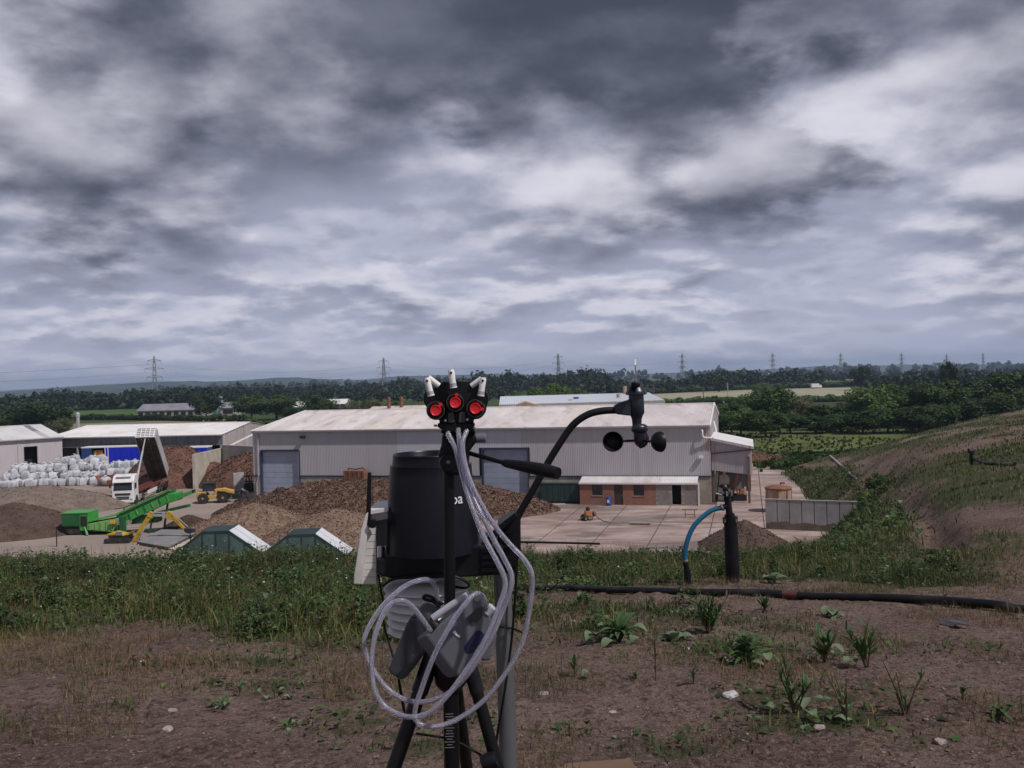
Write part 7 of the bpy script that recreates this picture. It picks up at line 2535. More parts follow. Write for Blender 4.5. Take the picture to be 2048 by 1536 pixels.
# ================================================================== three-port sampling head
DH = 1.42
c6 = lambda x, y: (830 + x / 9.035, 730 + y / 9.035)
sh_base = at(911, 856, DH)
sh = thing('sampler', 'black three-port air sampler with red caps and white elbow inlets', 'sampler', (sh_base.x, DH, sh_base.z))
outline = [(480, 310), (600, 300), (760, 292), (1000, 296), (1130, 306), (1200, 360), (1270, 440), (1325, 545), (1330, 640), (1292, 760), (1272, 860), (1222, 930), (1150, 975), (1060, 986), (1050, 1050), (440, 1050), (440, 995),
           (330, 990), (260, 930), (215, 850), (205, 760), (160, 680), (150, 560), (190, 460), (300, 420), (420, 400)]
ext([c6(*p) for p in outline], DH + 0.006, 0.020, 'port_plate', 'plastic_black', sh, 0.0015)
ext([c6(*p) for p in ((410, 1052), (1065, 1052), (1072, 1110), (1000, 1190), (880, 1215), (640, 1215), (520, 1190), (400, 1120))], DH + 0.0, 0.034, 'mounting_bracket', 'plastic_black_satin', sh, 0.002)
for p in ((552, 1002), (945, 985)):
    MB().lathe([(PX(2.6, DH), -0.002), (PX(2.6, DH), 0.002)], at(*c6(*p), DH + 0.004), 12, (0, 1, 0)).build('bracket_bright_spot', 'nozzle_white', sh)  # light showing at the bracket's holes, painted as plain white discs
ext([c6(*p) for p in ((590, 870), (700, 850), (720, 1040), (600, 1045))], DH - 0.003, 0.009, 'support_web', 'pump_dark', sh, 0.001)
ext([c6(*p) for p in ((800, 850), (910, 850), (900, 1045), (790, 1045))], DH - 0.003, 0.009, 'support_web', 'pump_dark', sh, 0.001)
MB().lathe([(PX(2.4, DH), 0), (PX(2.4, DH), 0.005)], at(*c6(400, 1095), DH + 0.01), 10, (-1, 0, 0)).build('locating_pin', 'screw_steel', sh)
for (cx_, cy_, tx, ty) in ((385, 815, 470, 715), (735, 675, 755, 540), (1095, 780, 1212, 800)):
    c = at(*c6(cx_, cy_), DH)
    port = MB().lathe([(PX(19.5, DH), 0.006), (PX(19.5, DH), -0.006), (PX(18, DH), -0.009), (PX(13.4, DH), -0.0092), (PX(13.2, DH), -0.004)], c, 40, (0, 1, 0), cap=False).build('port_ring', 'plastic_black_satin', sh, smooth=True)
    MB().lathe([(PX(16.9, DH), -0.0096), (PX(17.3, DH), -0.0096)], c, 40, (0, 1, 0), cap=False).build('dial_line', 'print_grey', port)
    for k in range(5):
        a = R(35 + k * 9)
        MB().box(c + Vector((math.cos(a), 0, math.sin(a))) * PX(15.2, DH) + Vector((0, -0.0095, 0)), (0.0007, 0.0004, 0.0014)).build('dial_mark', 'print_grey', port)
    cap = MB().lathe([(PX(11.2, DH), -0.004), (PX(11.3, DH), -0.0125), (PX(10.9, DH), -0.0136), (PX(9.9, DH), -0.0138), (PX(8.8, DH), -0.0131), (PX(5, DH), -0.0128), (PX(0.3, DH), -0.0127)], c, 40, (0, 1, 0), cap=False).build('cap', 'cap_red', sh, smooth=True)
    tcn = at(*c6(tx, ty), DH)
    MB().lathe([(PX(3.6, DH), -0.006), (PX(3.6, DH), -0.0105), (PX(2.6, DH), -0.0115), (PX(0.3, DH), -0.0112)], tcn, 20, (0, 1, 0), cap=False).build('pull_tab', 'cap_red', cap, smooth=True)
    MB().bar(c.lerp(tcn, 0.7) + Vector((0, -0.009, 0)), tcn + Vector((0, -0.009, 0)), PX(3.2, DH), 0.003, (0, 1, 0)).build('tab_neck', 'cap_red', cap)
for (a0, a1, w_, arm) in (((222, 275), (292, 560), 13.2, ((240, 225), (432, 372))), ((655, 130), (698, 415), 13.2, None), ((1228, 270), (1188, 560), 13.2, ((1200, 250), (1022, 378)))):
    d_n = DH - 0.006
    s, e = at(*c6(*a0), d_n), at(*c6(*a1), d_n)
    v = (e - s).normalized()
    nz = MB().tube([s - v * 0.004, s, s.lerp(e, 0.5), s.lerp(e, 0.72)], [PX(5.4, DH), PX(6.7, DH), PX(6.2, DH), PX(6.4, DH)], 20).build('inlet_elbow', 'nozzle_white', sh, smooth=True)
    MB().tube([s.lerp(e, 0.70), s.lerp(e, 0.93)], PX(6.9, DH), 20).build('filter_band', 'nozzle_clear', nz, smooth=True)
    MB().tube([s.lerp(e, 0.92), e], PX(7.2, DH), 20).build('seal_ring', 'nozzle_white', nz, smooth=True)
    MB().lathe([(PX(2.4, DH), -0.0008), (PX(2.4, DH), 0.002)], s + Vector((0, -PX(6.7, DH), 0)) + v * 0.001, 14, (0, 1, 0)).build('inlet_hole', 'plastic_black_satin', nz)
    if arm:
        MB().tube([at(*c6(*arm[0]), d_n + 0.008), at(*c6(*arm[1]), d_n + 0.012)], PX(5.6, DH), 16).build('elbow_arm', 'nozzle_white', nz, smooth=True)

# ================================================================== sampling pumps hung on the tripod
z2 = lambda x, y: (680 + x / 3.444, 1090 + y / 3.444)
P1 = 1.375
fa = [at(*z2(*p), P1) for p in ((590, 622), (720, 520), (905, 352), (958, 346), (1000, 372), (1085, 620), (1078, 665), (868, 885), (820, 900), (780, 870))]
pm1 = thing('sampling_pump', 'light grey sampling pump with a dark blue oval badge, hung on the tripod', 'pump', (fa[5].x, P1, at(*z2(820, 900), P1).z))
bdy = MB().prism(fa, (-0.020, 0.038, -0.016)).build('housing', 'pump_grey', pm1, bevel=0.0035)
cap_pts = []
ca, cb2 = at(*z2(893, 712), P1 - 0.001), at(*z2(955, 628), P1 - 0.001)
ux_ = (cb2 - ca).normalized()
un = Vector((-ux_.z, 0, ux_.x))
rb_ = 38 / 3.444 * P1 / FPX
for k in range(9):
    t_ = math.pi / 2 + math.pi * k / 8
    cap_pts.append(ca + ux_ * rb_ * math.cos(t_) + un * rb_ * math.sin(t_))
for k in range(9):
    t_ = -math.pi / 2 + math.pi * k / 8
    cap_pts.append(cb2 + ux_ * rb_ * math.cos(t_) + un * rb_ * math.sin(t_))
bdg = MB().prism(cap_pts, (0, 0.002, 0)).build('badge', 'badge_blue', pm1, bevel=0.0005)
# embossed signs on the badge, too worn to read
for k in range(5):
    q = ca.lerp(cb2, k / 4.0)
    MB().lathe([(rb_ * 0.34, -0.0006), (rb_ * 0.42, -0.0006)], q + Vector((0, -0.0003, 0)), 14, (0, 1, 0), cap=False).build('embossing', 'pump_dark', bdg)
MB().prism([at(*z2(*p), P1 - 0.001) for p in ((775, 600), (795, 590), (805, 615), (828, 628), (822, 640), (795, 620))], (0, 0.0015, 0)).build('sticker_scrap', 'paper_white', pm1)
MB().prism([at(*z2(*p), P1 - 0.0008) for p in ((870, 520), (930, 440), (985, 420), (975, 500), (915, 560))], (0, 0.0012, 0)).build('label_plate', 'pump_dark', pm1)
MB().tube([at(*z2(640, 505), P1 + 0.004), at(*z2(760, 420), P1 + 0.004), at(*z2(880, 345), P1 + 0.004)], 26 / 3.444 * P1 / FPX, 18).build('flow_gauge', 'nozzle_clear', pm1, smooth=True)
MB().tube([at(*z2(650, 498), P1 + 0.004), at(*z2(870, 352), P1 + 0.004)], 7 / 3.444 * P1 / FPX, 8).build('gauge_scale', 'paper_white', pm1)
MB().lathe([(0.004, -0.004), (0.008, -0.003), (0.008, 0.01), (0.005, 0.012)], at(*z2(1020, 460), P1 + 0.006), 16, (0.6, 0, 0.6)).build('outlet_port', 'nozzle_clear', pm1, smooth=True)
MB().lathe([(0.006, 0.0), (0.011, 0.001), (0.011, 0.014), (0.008, 0.016)], at(*z2(660, 570), P1 + 0.008), 16, (-0.6, 0, 0.6)).build('inlet_knob', 'plastic_black', pm1, smooth=True)
MB().lathe([(0.0005, -0.001), (0.0048, -0.001), (0.0048, 0.001)], at(*z2(945, 368), P1 - 0.001), 14, (0, 1, 0)).build('corner_screw', 'screw_steel', pm1)

P2 = 1.44
pts2 = [at(*z2(*p), P2) for p in ((455, 545), (478, 505), (560, 505), (604, 540), (598, 640), (548, 780), (450, 920), (415, 932), (340, 885), (330, 855))]
pm2 = thing('sampling_pump', 'dark grey sampling pump hanging on the left of the tripod', 'pump', (pts2[0].x, P2, at(*z2(415, 932), P2).z))
MB().prism(pts2, (0.008, 0.042, 0.0)).build('housing', 'pump_dark', pm2, bevel=0.005)
MB().prism([at(*z2(*p), P2 + 0.004) for p in ((480, 500), (565, 410), (600, 395), (720, 445), (700, 490), (612, 540), (570, 503))], (0.006, 0.034, 0.0)).build('top_cover', 'pump_grey', pm2, bevel=0.003)
MB().tube(spline([at(*z2(690, 425), P2), at(*z2(640, 390), P2), at(*z2(590, 375), P2), at(*z2(575, 358), P2), at(*z2(600, 348), P2), at(*z2(650, 370), P2), at(*z2(710, 410), P2)], 6), 0.0028, 8).build('carry_loop', 'plastic_black_satin', pm2, smooth=True)
MB().tube([at(*z2(405, 930), P2 + 0.01), at(*z2(415, 1000), P2 + 0.02), at(*z2(440, 1140), P2 + 0.04)], 0.0022, 8).build('cord', 'plastic_black_satin', pm2, smooth=True)

P3 = 1.49
pts3 = [at(*z2(*p), P3) for p in ((960, 640), (1075, 650), (1058, 760), (1035, 800), (985, 805), (945, 770))]
pm3 = thing('sampling_pump', 'sampling pump half hidden behind the badge pump on the tripod', 'pump', (pts3[0].x, P3, pts3[4].z))
MB().prism(pts3, (-0.01, 0.036, 0.0)).build('housing', 'pump_grey', pm3, bevel=0.005)
MB().lathe([(0.006, 0.0), (0.009, 0.001), (0.009, 0.010)], at(*z2(1010, 655), P3 + 0.018), 14, (0, 0, 1)).build('inlet_port', 'plastic_black', pm3, smooth=True)

# ================================================================== clear tubes
z1 = lambda x, y: (680 + x / 4.096, 720 + y / 4.096)


def clear_tube(label, path):
    """path: (px, py, depth)"""
    pts = spline([at(*p) for p in path], 14)
    m = MB().tube(pts, 5.0 * 1.36 / FPX, 26, cap=False)
    k = len(m.v)
    m2 = MB().tube(pts, 3.4 * 1.36 / FPX, 26, cap=False)
    m2.f = [f[::-1] for f in m2.f]
    m.add(m2.v, m2.f)
    o = m.build('plastic_tube', 'tube_clear', smooth=True)
    return tag(o, label, 'tube')


def path(a, b):
    out = [(*z1(x, y), d) for x, y, d in a] + [(*z2(x, y), d) for x, y, d in b]
    return out


clear_tube('clear plastic tube from the left port, looping left into the badge pump',
           path([(880, 590, 1.41), (945, 730, 1.40), (990, 900, 1.39), (1042, 1090, 1.375), (1105, 1270, 1.36), (1175, 1440, 1.35)],
                [(1080, 110, 1.335), (1130, 215, 1.33), (1135, 300, 1.325), (1085, 450, 1.32), (1030, 590, 1.315), (950, 740, 1.31), (850, 890, 1.305), (740, 1035, 1.30), (620, 1150, 1.30), (500, 1185, 1.305), (390, 1160, 1.31),
                 (290, 1090, 1.315), (235, 980, 1.32), (218, 830, 1.325), (235, 650, 1.33), (290, 490, 1.34), (350, 405, 1.345), (430, 382, 1.35), (500, 425, 1.355), (560, 500, 1.36), (625, 592, 1.368)]))
clear_tube('clear plastic tube from the middle port, in a wide loop to the rear pump',
           path([(968, 560, 1.415), (985, 730, 1.40), (1015, 900, 1.39), (1085, 1110, 1.375), (1170, 1290, 1.36), (1255, 1460, 1.355)],
                [(1130, 90, 1.345), (1180, 200, 1.34), (1175, 300, 1.335), (1120, 450, 1.335), (1060, 600, 1.33), (980, 740, 1.33), (880, 890, 1.33), (760, 1010, 1.335), (660, 1060, 1.34), (550, 1082, 1.345), (430, 1058, 1.35),
                 (330, 990, 1.355), (250, 890, 1.36), (190, 780, 1.365), (165, 670, 1.365), (190, 580, 1.37), (265, 455, 1.375), (355, 355, 1.38), (460, 275, 1.39), (560, 240, 1.40), (625, 248, 1.415), (662, 300, 1.43), (672, 380, 1.44), (690, 430, 1.45)]))
clear_tube('clear plastic tube from the right port, swinging out right and under',
           path([(1040, 575, 1.41), (1005, 680, 1.395), (1020, 830, 1.385), (1075, 1010, 1.375), (1180, 1220, 1.37), (1300, 1400, 1.365)],
                [(1185, 10, 1.36), (1262, 90, 1.355), (1318, 185, 1.35), (1322, 300, 1.35), (1300, 480, 1.35), (1265, 640, 1.35), (1195, 795, 1.35), (1100, 940, 1.345), (980, 1080, 1.34), (850, 1175, 1.335), (740, 1230, 1.33), (640, 1250, 1.325),
                 (560, 1238, 1.325), (518, 1195, 1.325), (522, 1110, 1.325), (555, 1010, 1.325), (600, 880, 1.325), (655, 745, 1.325), (720, 620, 1.325), (795, 495, 1.33), (870, 395, 1.335), (930, 338, 1.345), (975, 345, 1.355), (1002, 395, 1.365), (1018, 450, 1.378)]))
# ================================================================== gas well heads and pipes on the hill
def hp_(px, py, dz=0.0):
    p = on_hill(px, py) or gnd(px, py)
    return Vector((p.x, p.y, hill1(p.x, p.y) + dz))


PR = 0.036
pp = [hp_(px, py) for px, py in ((1040, 1178), (1150, 1183), (1280, 1187), (1400, 1191), (1520, 1195), (1640, 1199), (1760, 1204), (1880, 1212), (2000, 1222), (2060, 1230))]
pp = [Vector((p.x, p.y, p.z + PR * 0.8)) for p in pp]
ext_l = pp[0] + (pp[0] - pp[2]) * 0.7
ext_l.z = hill1(ext_l.x, ext_l.y) + PR * 0.7
ext_r = pp[-1] + (pp[-1] - pp[-3]) * 1.2
ext_r.z = hill1(ext_r.x, ext_r.y) + PR * 0.7
gp = MB().tube(spline([ext_l] + pp + [ext_r], 8), PR, 16).build('gas_pipe', 'pipe_black', smooth=True)
tag(gp, 'long black plastic gas pipe lying across the hilltop soil', 'pipe')
s, e = hp_(1556, 1196), hp_(1590, 1197)
for q in (s, e):
    q.z = q.z + PR * 0.8
rs_ = spline([ext_l] + pp + [ext_r], 8)
near = [p for p in rs_ if s.x - 0.02 < p.x < e.x + 0.02]
if len(near) < 2:
    near = sorted(rs_, key=lambda p: abs(p.x - (s.x + e.x) / 2))[:3]
    near.sort(key=lambda p: p.x)
MB().tube(near, PR * 1.04, 16).build('coupling_sleeve', 'pipe_red', gp, smooth=True)
jn = min(rs_, key=lambda p: abs(p.x - hp_(1668, 1200).x))
i_ = rs_.index(jn)
MB().tube([rs_[i_ - 1].lerp(jn, 0.6), jn], PR * 1.06, 16).build('weld_bead', 'pipe_black', gp, smooth=True)

wb = hp_(1466, 1166)
DW = wb.y
wl_ = thing('gas_well', 'tall black landfill gas wellhead with a blue side hose', 'wellhead', wb)


def WX(px, py, dd=0.0):
    return at(px, py, DW + dd)


r_px = lambda r: r * DW / FPX
MB().tube([WX(1467, 1180), WX(1464, 1120), WX(1461, 1044)], [r_px(14), r_px(14), r_px(13)], 24).build('outer_casing', 'pipe_black', wl_, smooth=True)
MB().tube([WX(1461, 1046), WX(1460.5, 1040), WX(1460, 1034)], r_px(15), 24).build('flange', 'plastic_black', wl_, smooth=True)
MB().tube([WX(1460.3, 1036), WX(1459, 1028)], r_px(10), 20).build('reducer', 'plastic_black', wl_, smooth=True)
MB().tube([WX(1459, 1030), WX(1456, 1004), WX(1453, 992)], r_px(6.8), 20).build('riser', 'pipe_black', wl_, smooth=True)
for k in range(4):
    a = 0.6 + k * 1.57
    MB().box(WX(1460.5, 1040) + Vector((math.cos(a) * r_px(15), math.sin(a) * r_px(15), 0)), (0.02, 0.02, 0.035), a).build('flange_bolt', 'clamp_steel', wl_)
vt = WX(1451, 986)
vv = MB().lathe([(r_px(5), -0.03), (r_px(13), -0.022), (r_px(14), 0.0), (r_px(11), 0.016), (r_px(6), 0.02)], vt, 24).build('valve_flange', 'pipe_black', wl_, smooth=True)
for k in range(8):
    a = k * 0.785
    MB().box(vt + Vector((math.cos(a) * r_px(12), math.sin(a) * r_px(12), 0.0)), (0.022, 0.022, 0.05), a).build('bolt', 'clamp_steel', vv)
MB().lathe([(r_px(5), 0), (r_px(6.5), 0.02), (r_px(5), 0.05), (r_px(2), 0.06)], WX(1451, 984), 16).build('sampling_port', 'plastic_black', vv, smooth=True)
MB().tube([WX(1452, 978), WX(1450, 970)], r_px(2.6), 10).build('port_stem', 'clamp_steel', vv, smooth=True)
MB().tube([WX(1443, 990, -0.05), WX(1432, 987, -0.06)], r_px(2.2), 8).build('side_tap', 'clamp_steel', vv, smooth=True)
MB().tube([WX(1458, 1010), WX(1450, 1013), WX(1443, 1016)], r_px(5.5), 16).build('side_branch', 'pipe_black', wl_, smooth=True)
MB().tube([WX(1446, 1014.5), WX(1442.5, 1016)], r_px(7), 16).build('hose_clamp', 'clamp_steel', wl_, smooth=True)
MB().tube(spline([WX(1444, 1015.5), WX(1425, 1020), WX(1405, 1034), (WX(1388, 1052)), WX(1376, 1077), WX(1370, 1105), WX(1371, 1128)], 8), r_px(4.9), 16).build('blue_hose', 'hose_blue', wl_, smooth=True)
MB().tube([WX(1371, 1119), WX(1371, 1122)], r_px(5.4), 16).build('hose_band', 'rust_pale', wl_, smooth=True)
MB().tube([WX(1371, 1124), WX(1374, 1142)], r_px(5.6), 16).build('hose_cuff', 'pipe_black', wl_, smooth=True)
MB().tube([WX(1374, 1139), WX(1376, 1165), WX(1379, 1189)], [r_px(7), r_px(7), r_px(9)], 18).build('hose_socket', 'pipe_black', wl_, smooth=True)

# second wellhead, far on the hill
w2 = hp_(1943, 928)
t = thing('gas_well', 'small far black wellhead with a low pipe on the right slope', 'wellhead', w2)
k_ = w2.y / FPX
MB().tube([w2 - Vector((0, 0, 0.1)), w2 + Vector((0, 0, 20 * k_))], 4.0 * k_, 12).build('casing', 'pipe_black', t, smooth=True)
MB().lathe([(4 * k_, 0), (7 * k_, 0.03), (7 * k_, 0.10), (3 * k_, 0.14)], w2 + Vector((0, 0, 20 * k_)), 14).build('valve_flange', 'pipe_black', t, smooth=True)
MB().tube([w2 + Vector((-3 * k_, 0, 22 * k_)), w2 + Vector((-6 * k_, 0, 30 * k_))], 2 * k_, 8).build('lever', 'pipe_black', t)
ptsw = [w2 + Vector((2 * k_, 0, 10 * k_))] + [hp_(px, py, 0.06) for px, py in ((1962, 929), (1985, 931), (2010, 932), (2030, 932))]
MB().tube(spline(ptsw, 6), 2.6 * k_, 10).build('branch_pipe', 'pipe_black', t, smooth=True)

# grey pipe lying down the bank
q = [hp_(px, py, 0.05) for px, py in ((1660, 912), (1672, 923), (1686, 936), (1700, 949), (1714, 961))]
tag(MB().tube(q, [0.13, 0.13, 0.12, 0.11, 0.10], 10).build('drain_pipe', 'pipe_grey', smooth=True), 'straight grey drain pipe lying down the grassy bank', 'pipe')

# cardboard box corner at the bottom of the frame
bq = hp_(1190, 1530)
bz = hill1(bq.x, bq.y - 0.12)
bxo = thing('cardboard_box', 'open brown cardboard box, only its rim in frame', 'box', (bq.x, bq.y - 0.14, bz), 0.12)
hb_ = at(1190, 1541, bq.y - 0.05).z - bz
for nm, a, b in (('rear_panel', (-0.16, 0.14, 0), (0.16, 0.146, hb_)), ('front_panel', (-0.16, -0.14, 0), (0.16, -0.134, hb_)), ('side_panel', (-0.16, -0.134, 0), (-0.154, 0.14, hb_)), ('side_panel', (0.154, -0.134, 0), (0.16, 0.14, hb_)), ('base_panel', (-0.154, -0.134, 0), (0.154, 0.14, 0.006))):
    MB().span(a, b).build(nm, 'cardboard', bxo, world=False)

# ================================================================== grass and weeds
GREENS = np.array([(0.038, 0.066, 0.019), (0.055, 0.086, 0.025), (0.078, 0.100, 0.032), (0.030, 0.052, 0.018), (0.090, 0.098, 0.042)])
DRY = np.array([(0.16, 0.115, 0.055), (0.20, 0.15, 0.08), (0.13, 0.085, 0.045)])
RED = np.array([(0.13, 0.050, 0.028), (0.16, 0.07, 0.035)])


def blades(name, label, x, y, z, h, w, seed, dryness=0.15, red=0.0, lean=0.35):
    r_ = np.random.default_rng(seed)
    n = len(x)
    a = r_.uniform(0, 2 * math.pi, n)
    la = r_.uniform(0, 2 * math.pi, n)
    ln = np.abs(r_.normal(0, lean, n)) * h
    dx, dy = np.cos(a) * w / 2, np.sin(a) * w / 2
    lx, ly = np.cos(la) * ln, np.sin(la) * ln
    z0 = z - 0.01
    V = np.stack([np.c_[x - dx, y - dy, z0], np.c_[x + dx, y + dy, z0],
                  np.c_[x + dx * 0.8 + lx * 0.35, y + dy * 0.8 + ly * 0.35, z + h * 0.55], np.c_[x - dx * 0.8 + lx * 0.35, y - dy * 0.8 + ly * 0.35, z + h * 0.55],
                  np.c_[x + lx, y + ly, z + h * np.sqrt(np.clip(1 - (ln / h) ** 2 * 0.4, 0.2, 1))]], 1).reshape(-1, 3)
    b = np.arange(n) * 5
    T = np.stack([np.c_[b, b + 1, b + 2], np.c_[b, b + 2, b + 3], np.c_[b + 3, b + 2, b + 4]], 1).reshape(-1, 3)
    c = GREENS[r_.integers(0, len(GREENS), n)]
    pn = fbm(x / 1.1, y / 1.1, 3, seed + 77)
    c = c * (1.0 + 1.3 * fbm(x / 0.8, y / 0.8, 2, 91))[:, None] * (1 + np.clip(fbm(x / 1.7, y / 1.7, 2, 95), -0.3, 0.4)[:, None] * np.array([1.0, 0.35, -0.2]))
    dm = r_.uniform(0, 1, n) < np.clip(dryness * (1 + 3.5 * pn), 0, 1)
    c[dm] = DRY[r_.integers(0, 3, dm.sum())]
    rm = r_.uniform(0, 1, n) < red * np.clip(1 + 4 * pn, 0, 2)
    c[rm] = RED[r_.integers(0, 2, rm.sum())]
    c = c * 1.15 * r_.uniform(0.7, 1.3, n)[:, None]
    me = np_mesh(name, V, T, 'grass_blades', 'tint', np.repeat(c, 5, 0))
    return struct(link_mesh(name, me), 'stuff', label)


def leaves(name, label, x, y, z, s, seed, tint=0):
    """broad folded leaves of low weeds"""
    r_ = np.random.default_rng(seed)
    n = len(x)
    a = r_.uniform(0, 2 * math.pi, n)
    up = r_.uniform(0.1, 0.9, n)
    dx, dy, dz = np.cos(a) * np.cos(up), np.sin(a) * np.cos(up), np.sin(up)
    px_, py_ = -np.sin(a), np.cos(a)
    w = s * r_.uniform(0.22, 0.42, n)
    base = np.c_[x, y, z]
    d = np.c_[dx, dy, dz] * s[:, None]
    p = np.c_[px_, py_, 0 * px_] * w[:, None]
    lift = np.c_[0 * s, 0 * s, w * 0.35]
    V = np.stack([base, base + d * 0.45 + p + lift, base + d * 0.5, base + d * 0.45 - p + lift, base + d - np.c_[0 * s, 0 * s, s * 0.22]], 1).reshape(-1, 3)
    b = np.arange(n) * 5
    T = np.stack([np.c_[b, b + 2, b + 1], np.c_[b, b + 3, b + 2], np.c_[b + 1, b + 2, b + 4], np.c_[b + 2, b + 3, b + 4]], 1).reshape(-1, 3)
    c = GREENS[r_.integers(0, 4, n)] * np.array([0.95, 1.05, 1.1]) * r_.uniform(0.55, 1.15, n)[:, None]
    c = c * (0.55 + 1.1 * vnoise(x / 0.33, y / 0.33, 7))[:, None]
    pale = r_.uniform(0, 1, n) < 0.10
    c[pale] = np.array([0.13, 0.18, 0.10]) * r_.uniform(0.7, 1.2, pale.sum())[:, None]
    me = np_mesh(name, V, T, 'grass_blades', 'tint', np.repeat(c, 5, 0))
    return struct(link_mesh(name, me), 'stuff', label)


def scatter(n, xr, yr, seed, power=1.0, extra=None):
    r_ = np.random.default_rng(seed)
    x = r_.uniform(*xr, n)
    y = r_.uniform(*yr, n)
    c = cover(x, y)
    ok = r_.uniform(0, 1, n) < c ** power
    ok &= np.abs(x) < 0.62 * y + 0.6
    if extra is not None:
        ok &= extra(x, y)
    x, y = x[ok], y[ok]
    return x, y, hill(x, y), cover(x, y)


x, y, z, c = scatter(190000, (-9.0, 7.0), (3.3, 16.5), 101, 1.2)
r_ = np.random.default_rng(5)
tall = np.where((x < 0.3) & (y > 6.6), 1.0, 0.85) * np.clip((y - 2.6) / 4.0, 0.5, 1.0)
h = (0.035 + 0.26 * r_.beta(1.5, 3.4, len(x))) * tall * (0.15 + 1.15 * c) * (0.45 + 1.9 * np.clip(fbm(x / 0.9, y / 0.9, 3, 9) + 0.22, 0, 1))
blades('grass', 'grass and thin weeds along the brow of the hill', x, y, z, h, 0.004 + 0.007 * r_.uniform(0, 1, len(x)), 7, 0.16, 0.03, 0.85)
x, y, z, c = scatter(110000, (-9.0, 6.5), (3.6, 16.5), 102, 1.6)
r_ = np.random.default_rng(6)
hh = np.where((x < 0.3) & (y > 6.4), 0.24, 0.11) * r_.uniform(0.03, 1, len(x)) ** 1.3 * c ** 1.5 * (0.4 + 2.0 * np.clip(fbm(x / 0.9, y / 0.9, 3, 9) + 0.22, 0, 1))
leaves('weed_leaves', 'broad leaves of low weeds along the brow of the hill', x, y, z + hh, r_.uniform(0.018, 0.06, len(x)), 8)
# ragged clumps of taller weeds that break up the band
r_ = np.random.default_rng(61)
cx0, cy0, cz0, cc0 = scatter(700, (-9.0, 5.5), (6.2, 15.5), 106, 1.6)
kx, ky, kz, kh = [], [], [], []
for i in range(len(cx0)):
    m_ = int(r_.integers(50, 170))
    rr = r_.uniform(0.06, 0.20)
    hh0 = r_.uniform(0.10, 0.38) * (1.0 if cx0[i] < 0.3 else 0.7)
    a = r_.uniform(0, 6.28, m_)
    q = np.sqrt(r_.uniform(0, 1, m_)) * rr
    kx.append(cx0[i] + np.cos(a) * q)
    ky.append(cy0[i] + np.sin(a) * q)
    kz.append(np.full(m_, cz0[i]) + hh0 * r_.uniform(0.05, 1, m_) * (1 - 0.5 * (q / rr) ** 2))
kx, ky, kz = np.concatenate(kx), np.concatenate(ky), np.concatenate(kz)
leaves('weed_clumps', 'ragged leafy weed clumps standing out of the grass band', kx, ky, kz, r_.uniform(0.02, 0.075, len(kx)), 62)
# thin tall stems with seed heads above the band
x, y, z, c = scatter(6500, (-9.0, 6.0), (6.0, 16.0), 103, 1.0)
r_ = np.random.default_rng(12)
h = np.where(x < 0.2, r_.uniform(0.15, 0.42, len(x)), r_.uniform(0.10, 0.30, len(x))) * (0.3 + 0.7 * c)
blades('seed_stems', 'brown and reddish seed stems standing over the weeds', x, y, z, h, np.full(len(x), 0.0045), 13, 0.35, 0.25, 0.2)
# small white flowers
ok = (r_.uniform(0, 1, len(x)) < 0.06) & (x < 1.5)
fx, fy, fz, fh = x[ok], y[ok], z[ok], h[ok]
m = MB()
for i in range(len(fx)):
    cx_, cy_, cz_ = fx[i], fy[i], fz[i] + fh[i] * 0.9
    s_ = random.uniform(0.005, 0.011)
    for k in range(3):
        a = random.uniform(0, 6.28)
        t1 = Vector((math.cos(a), math.sin(a), random.uniform(-0.4, 0.4))) * s_
        t2 = Vector((-math.sin(a), math.cos(a), random.uniform(-0.4, 0.6))) * s_
        cc_ = Vector((cx_, cy_, cz_))
        m.add([cc_ - t1, cc_ - t2, cc_ + t1, cc_ + t2], [(0, 1, 2, 3)])
struct(m.build('white_flowers', 'flower_white'), 'stuff', 'tiny white flowers dotted through the weeds')
# dry short grass on the open soil
x, y, z, c = scatter(100000, (-4.8, 5.8), (3.2, 9.8), 104, 0.0, lambda x, y: fbm(x / 0.7, y / 0.7, 4, 33) > 0.05)
r_ = np.random.default_rng(15)
blades('dry_grass', 'sparse dry grass on the open soil', x, y, z, r_.uniform(0.012, 0.06, len(x)) * (1 + 2.6 * np.clip(fbm(x / 0.5, y / 0.5, 3, 34) * 2, 0, 1)), np.full(len(x), 0.003), 16, 0.6, 0.05, 0.8)
# coarse growth on the bank and far slope
x, y, z, c = scatter(260000, (2.0, 66.0), (12.5, 125.0), 105, 1.0, lambda x, y: (hill_base(x, y) > -0.2) & (np.random.default_rng(3).uniform(0, 1, len(x)) < np.clip(35.0 / y, 0.3, 1.0)))
r_ = np.random.default_rng(17)
sc_ = np.clip(y / 14.0, 1.0, 4.5)
bank = (hill_side(x, y) > 0) & (y > 14)
h = r_.uniform(0.05, 0.20, len(x)) * np.where(bank, 1.3, 0.6) * sc_ ** 0.5
blades('bank_grass', 'rough grass on the bank and the right slope', x, y, z, h, 0.014 * sc_ * np.where(bank, 1.6, 1.2), 18, 0.10, 0.01, 0.9)
ok = bank & (r_.uniform(0, 1, len(x)) < 0.35)
leaves('bank_weeds', 'leafy weeds on the grassy bank', x[ok], y[ok], z[ok] + 0.1, r_.uniform(0.08, 0.20, ok.sum()) * sc_[ok] ** 0.6, 19)


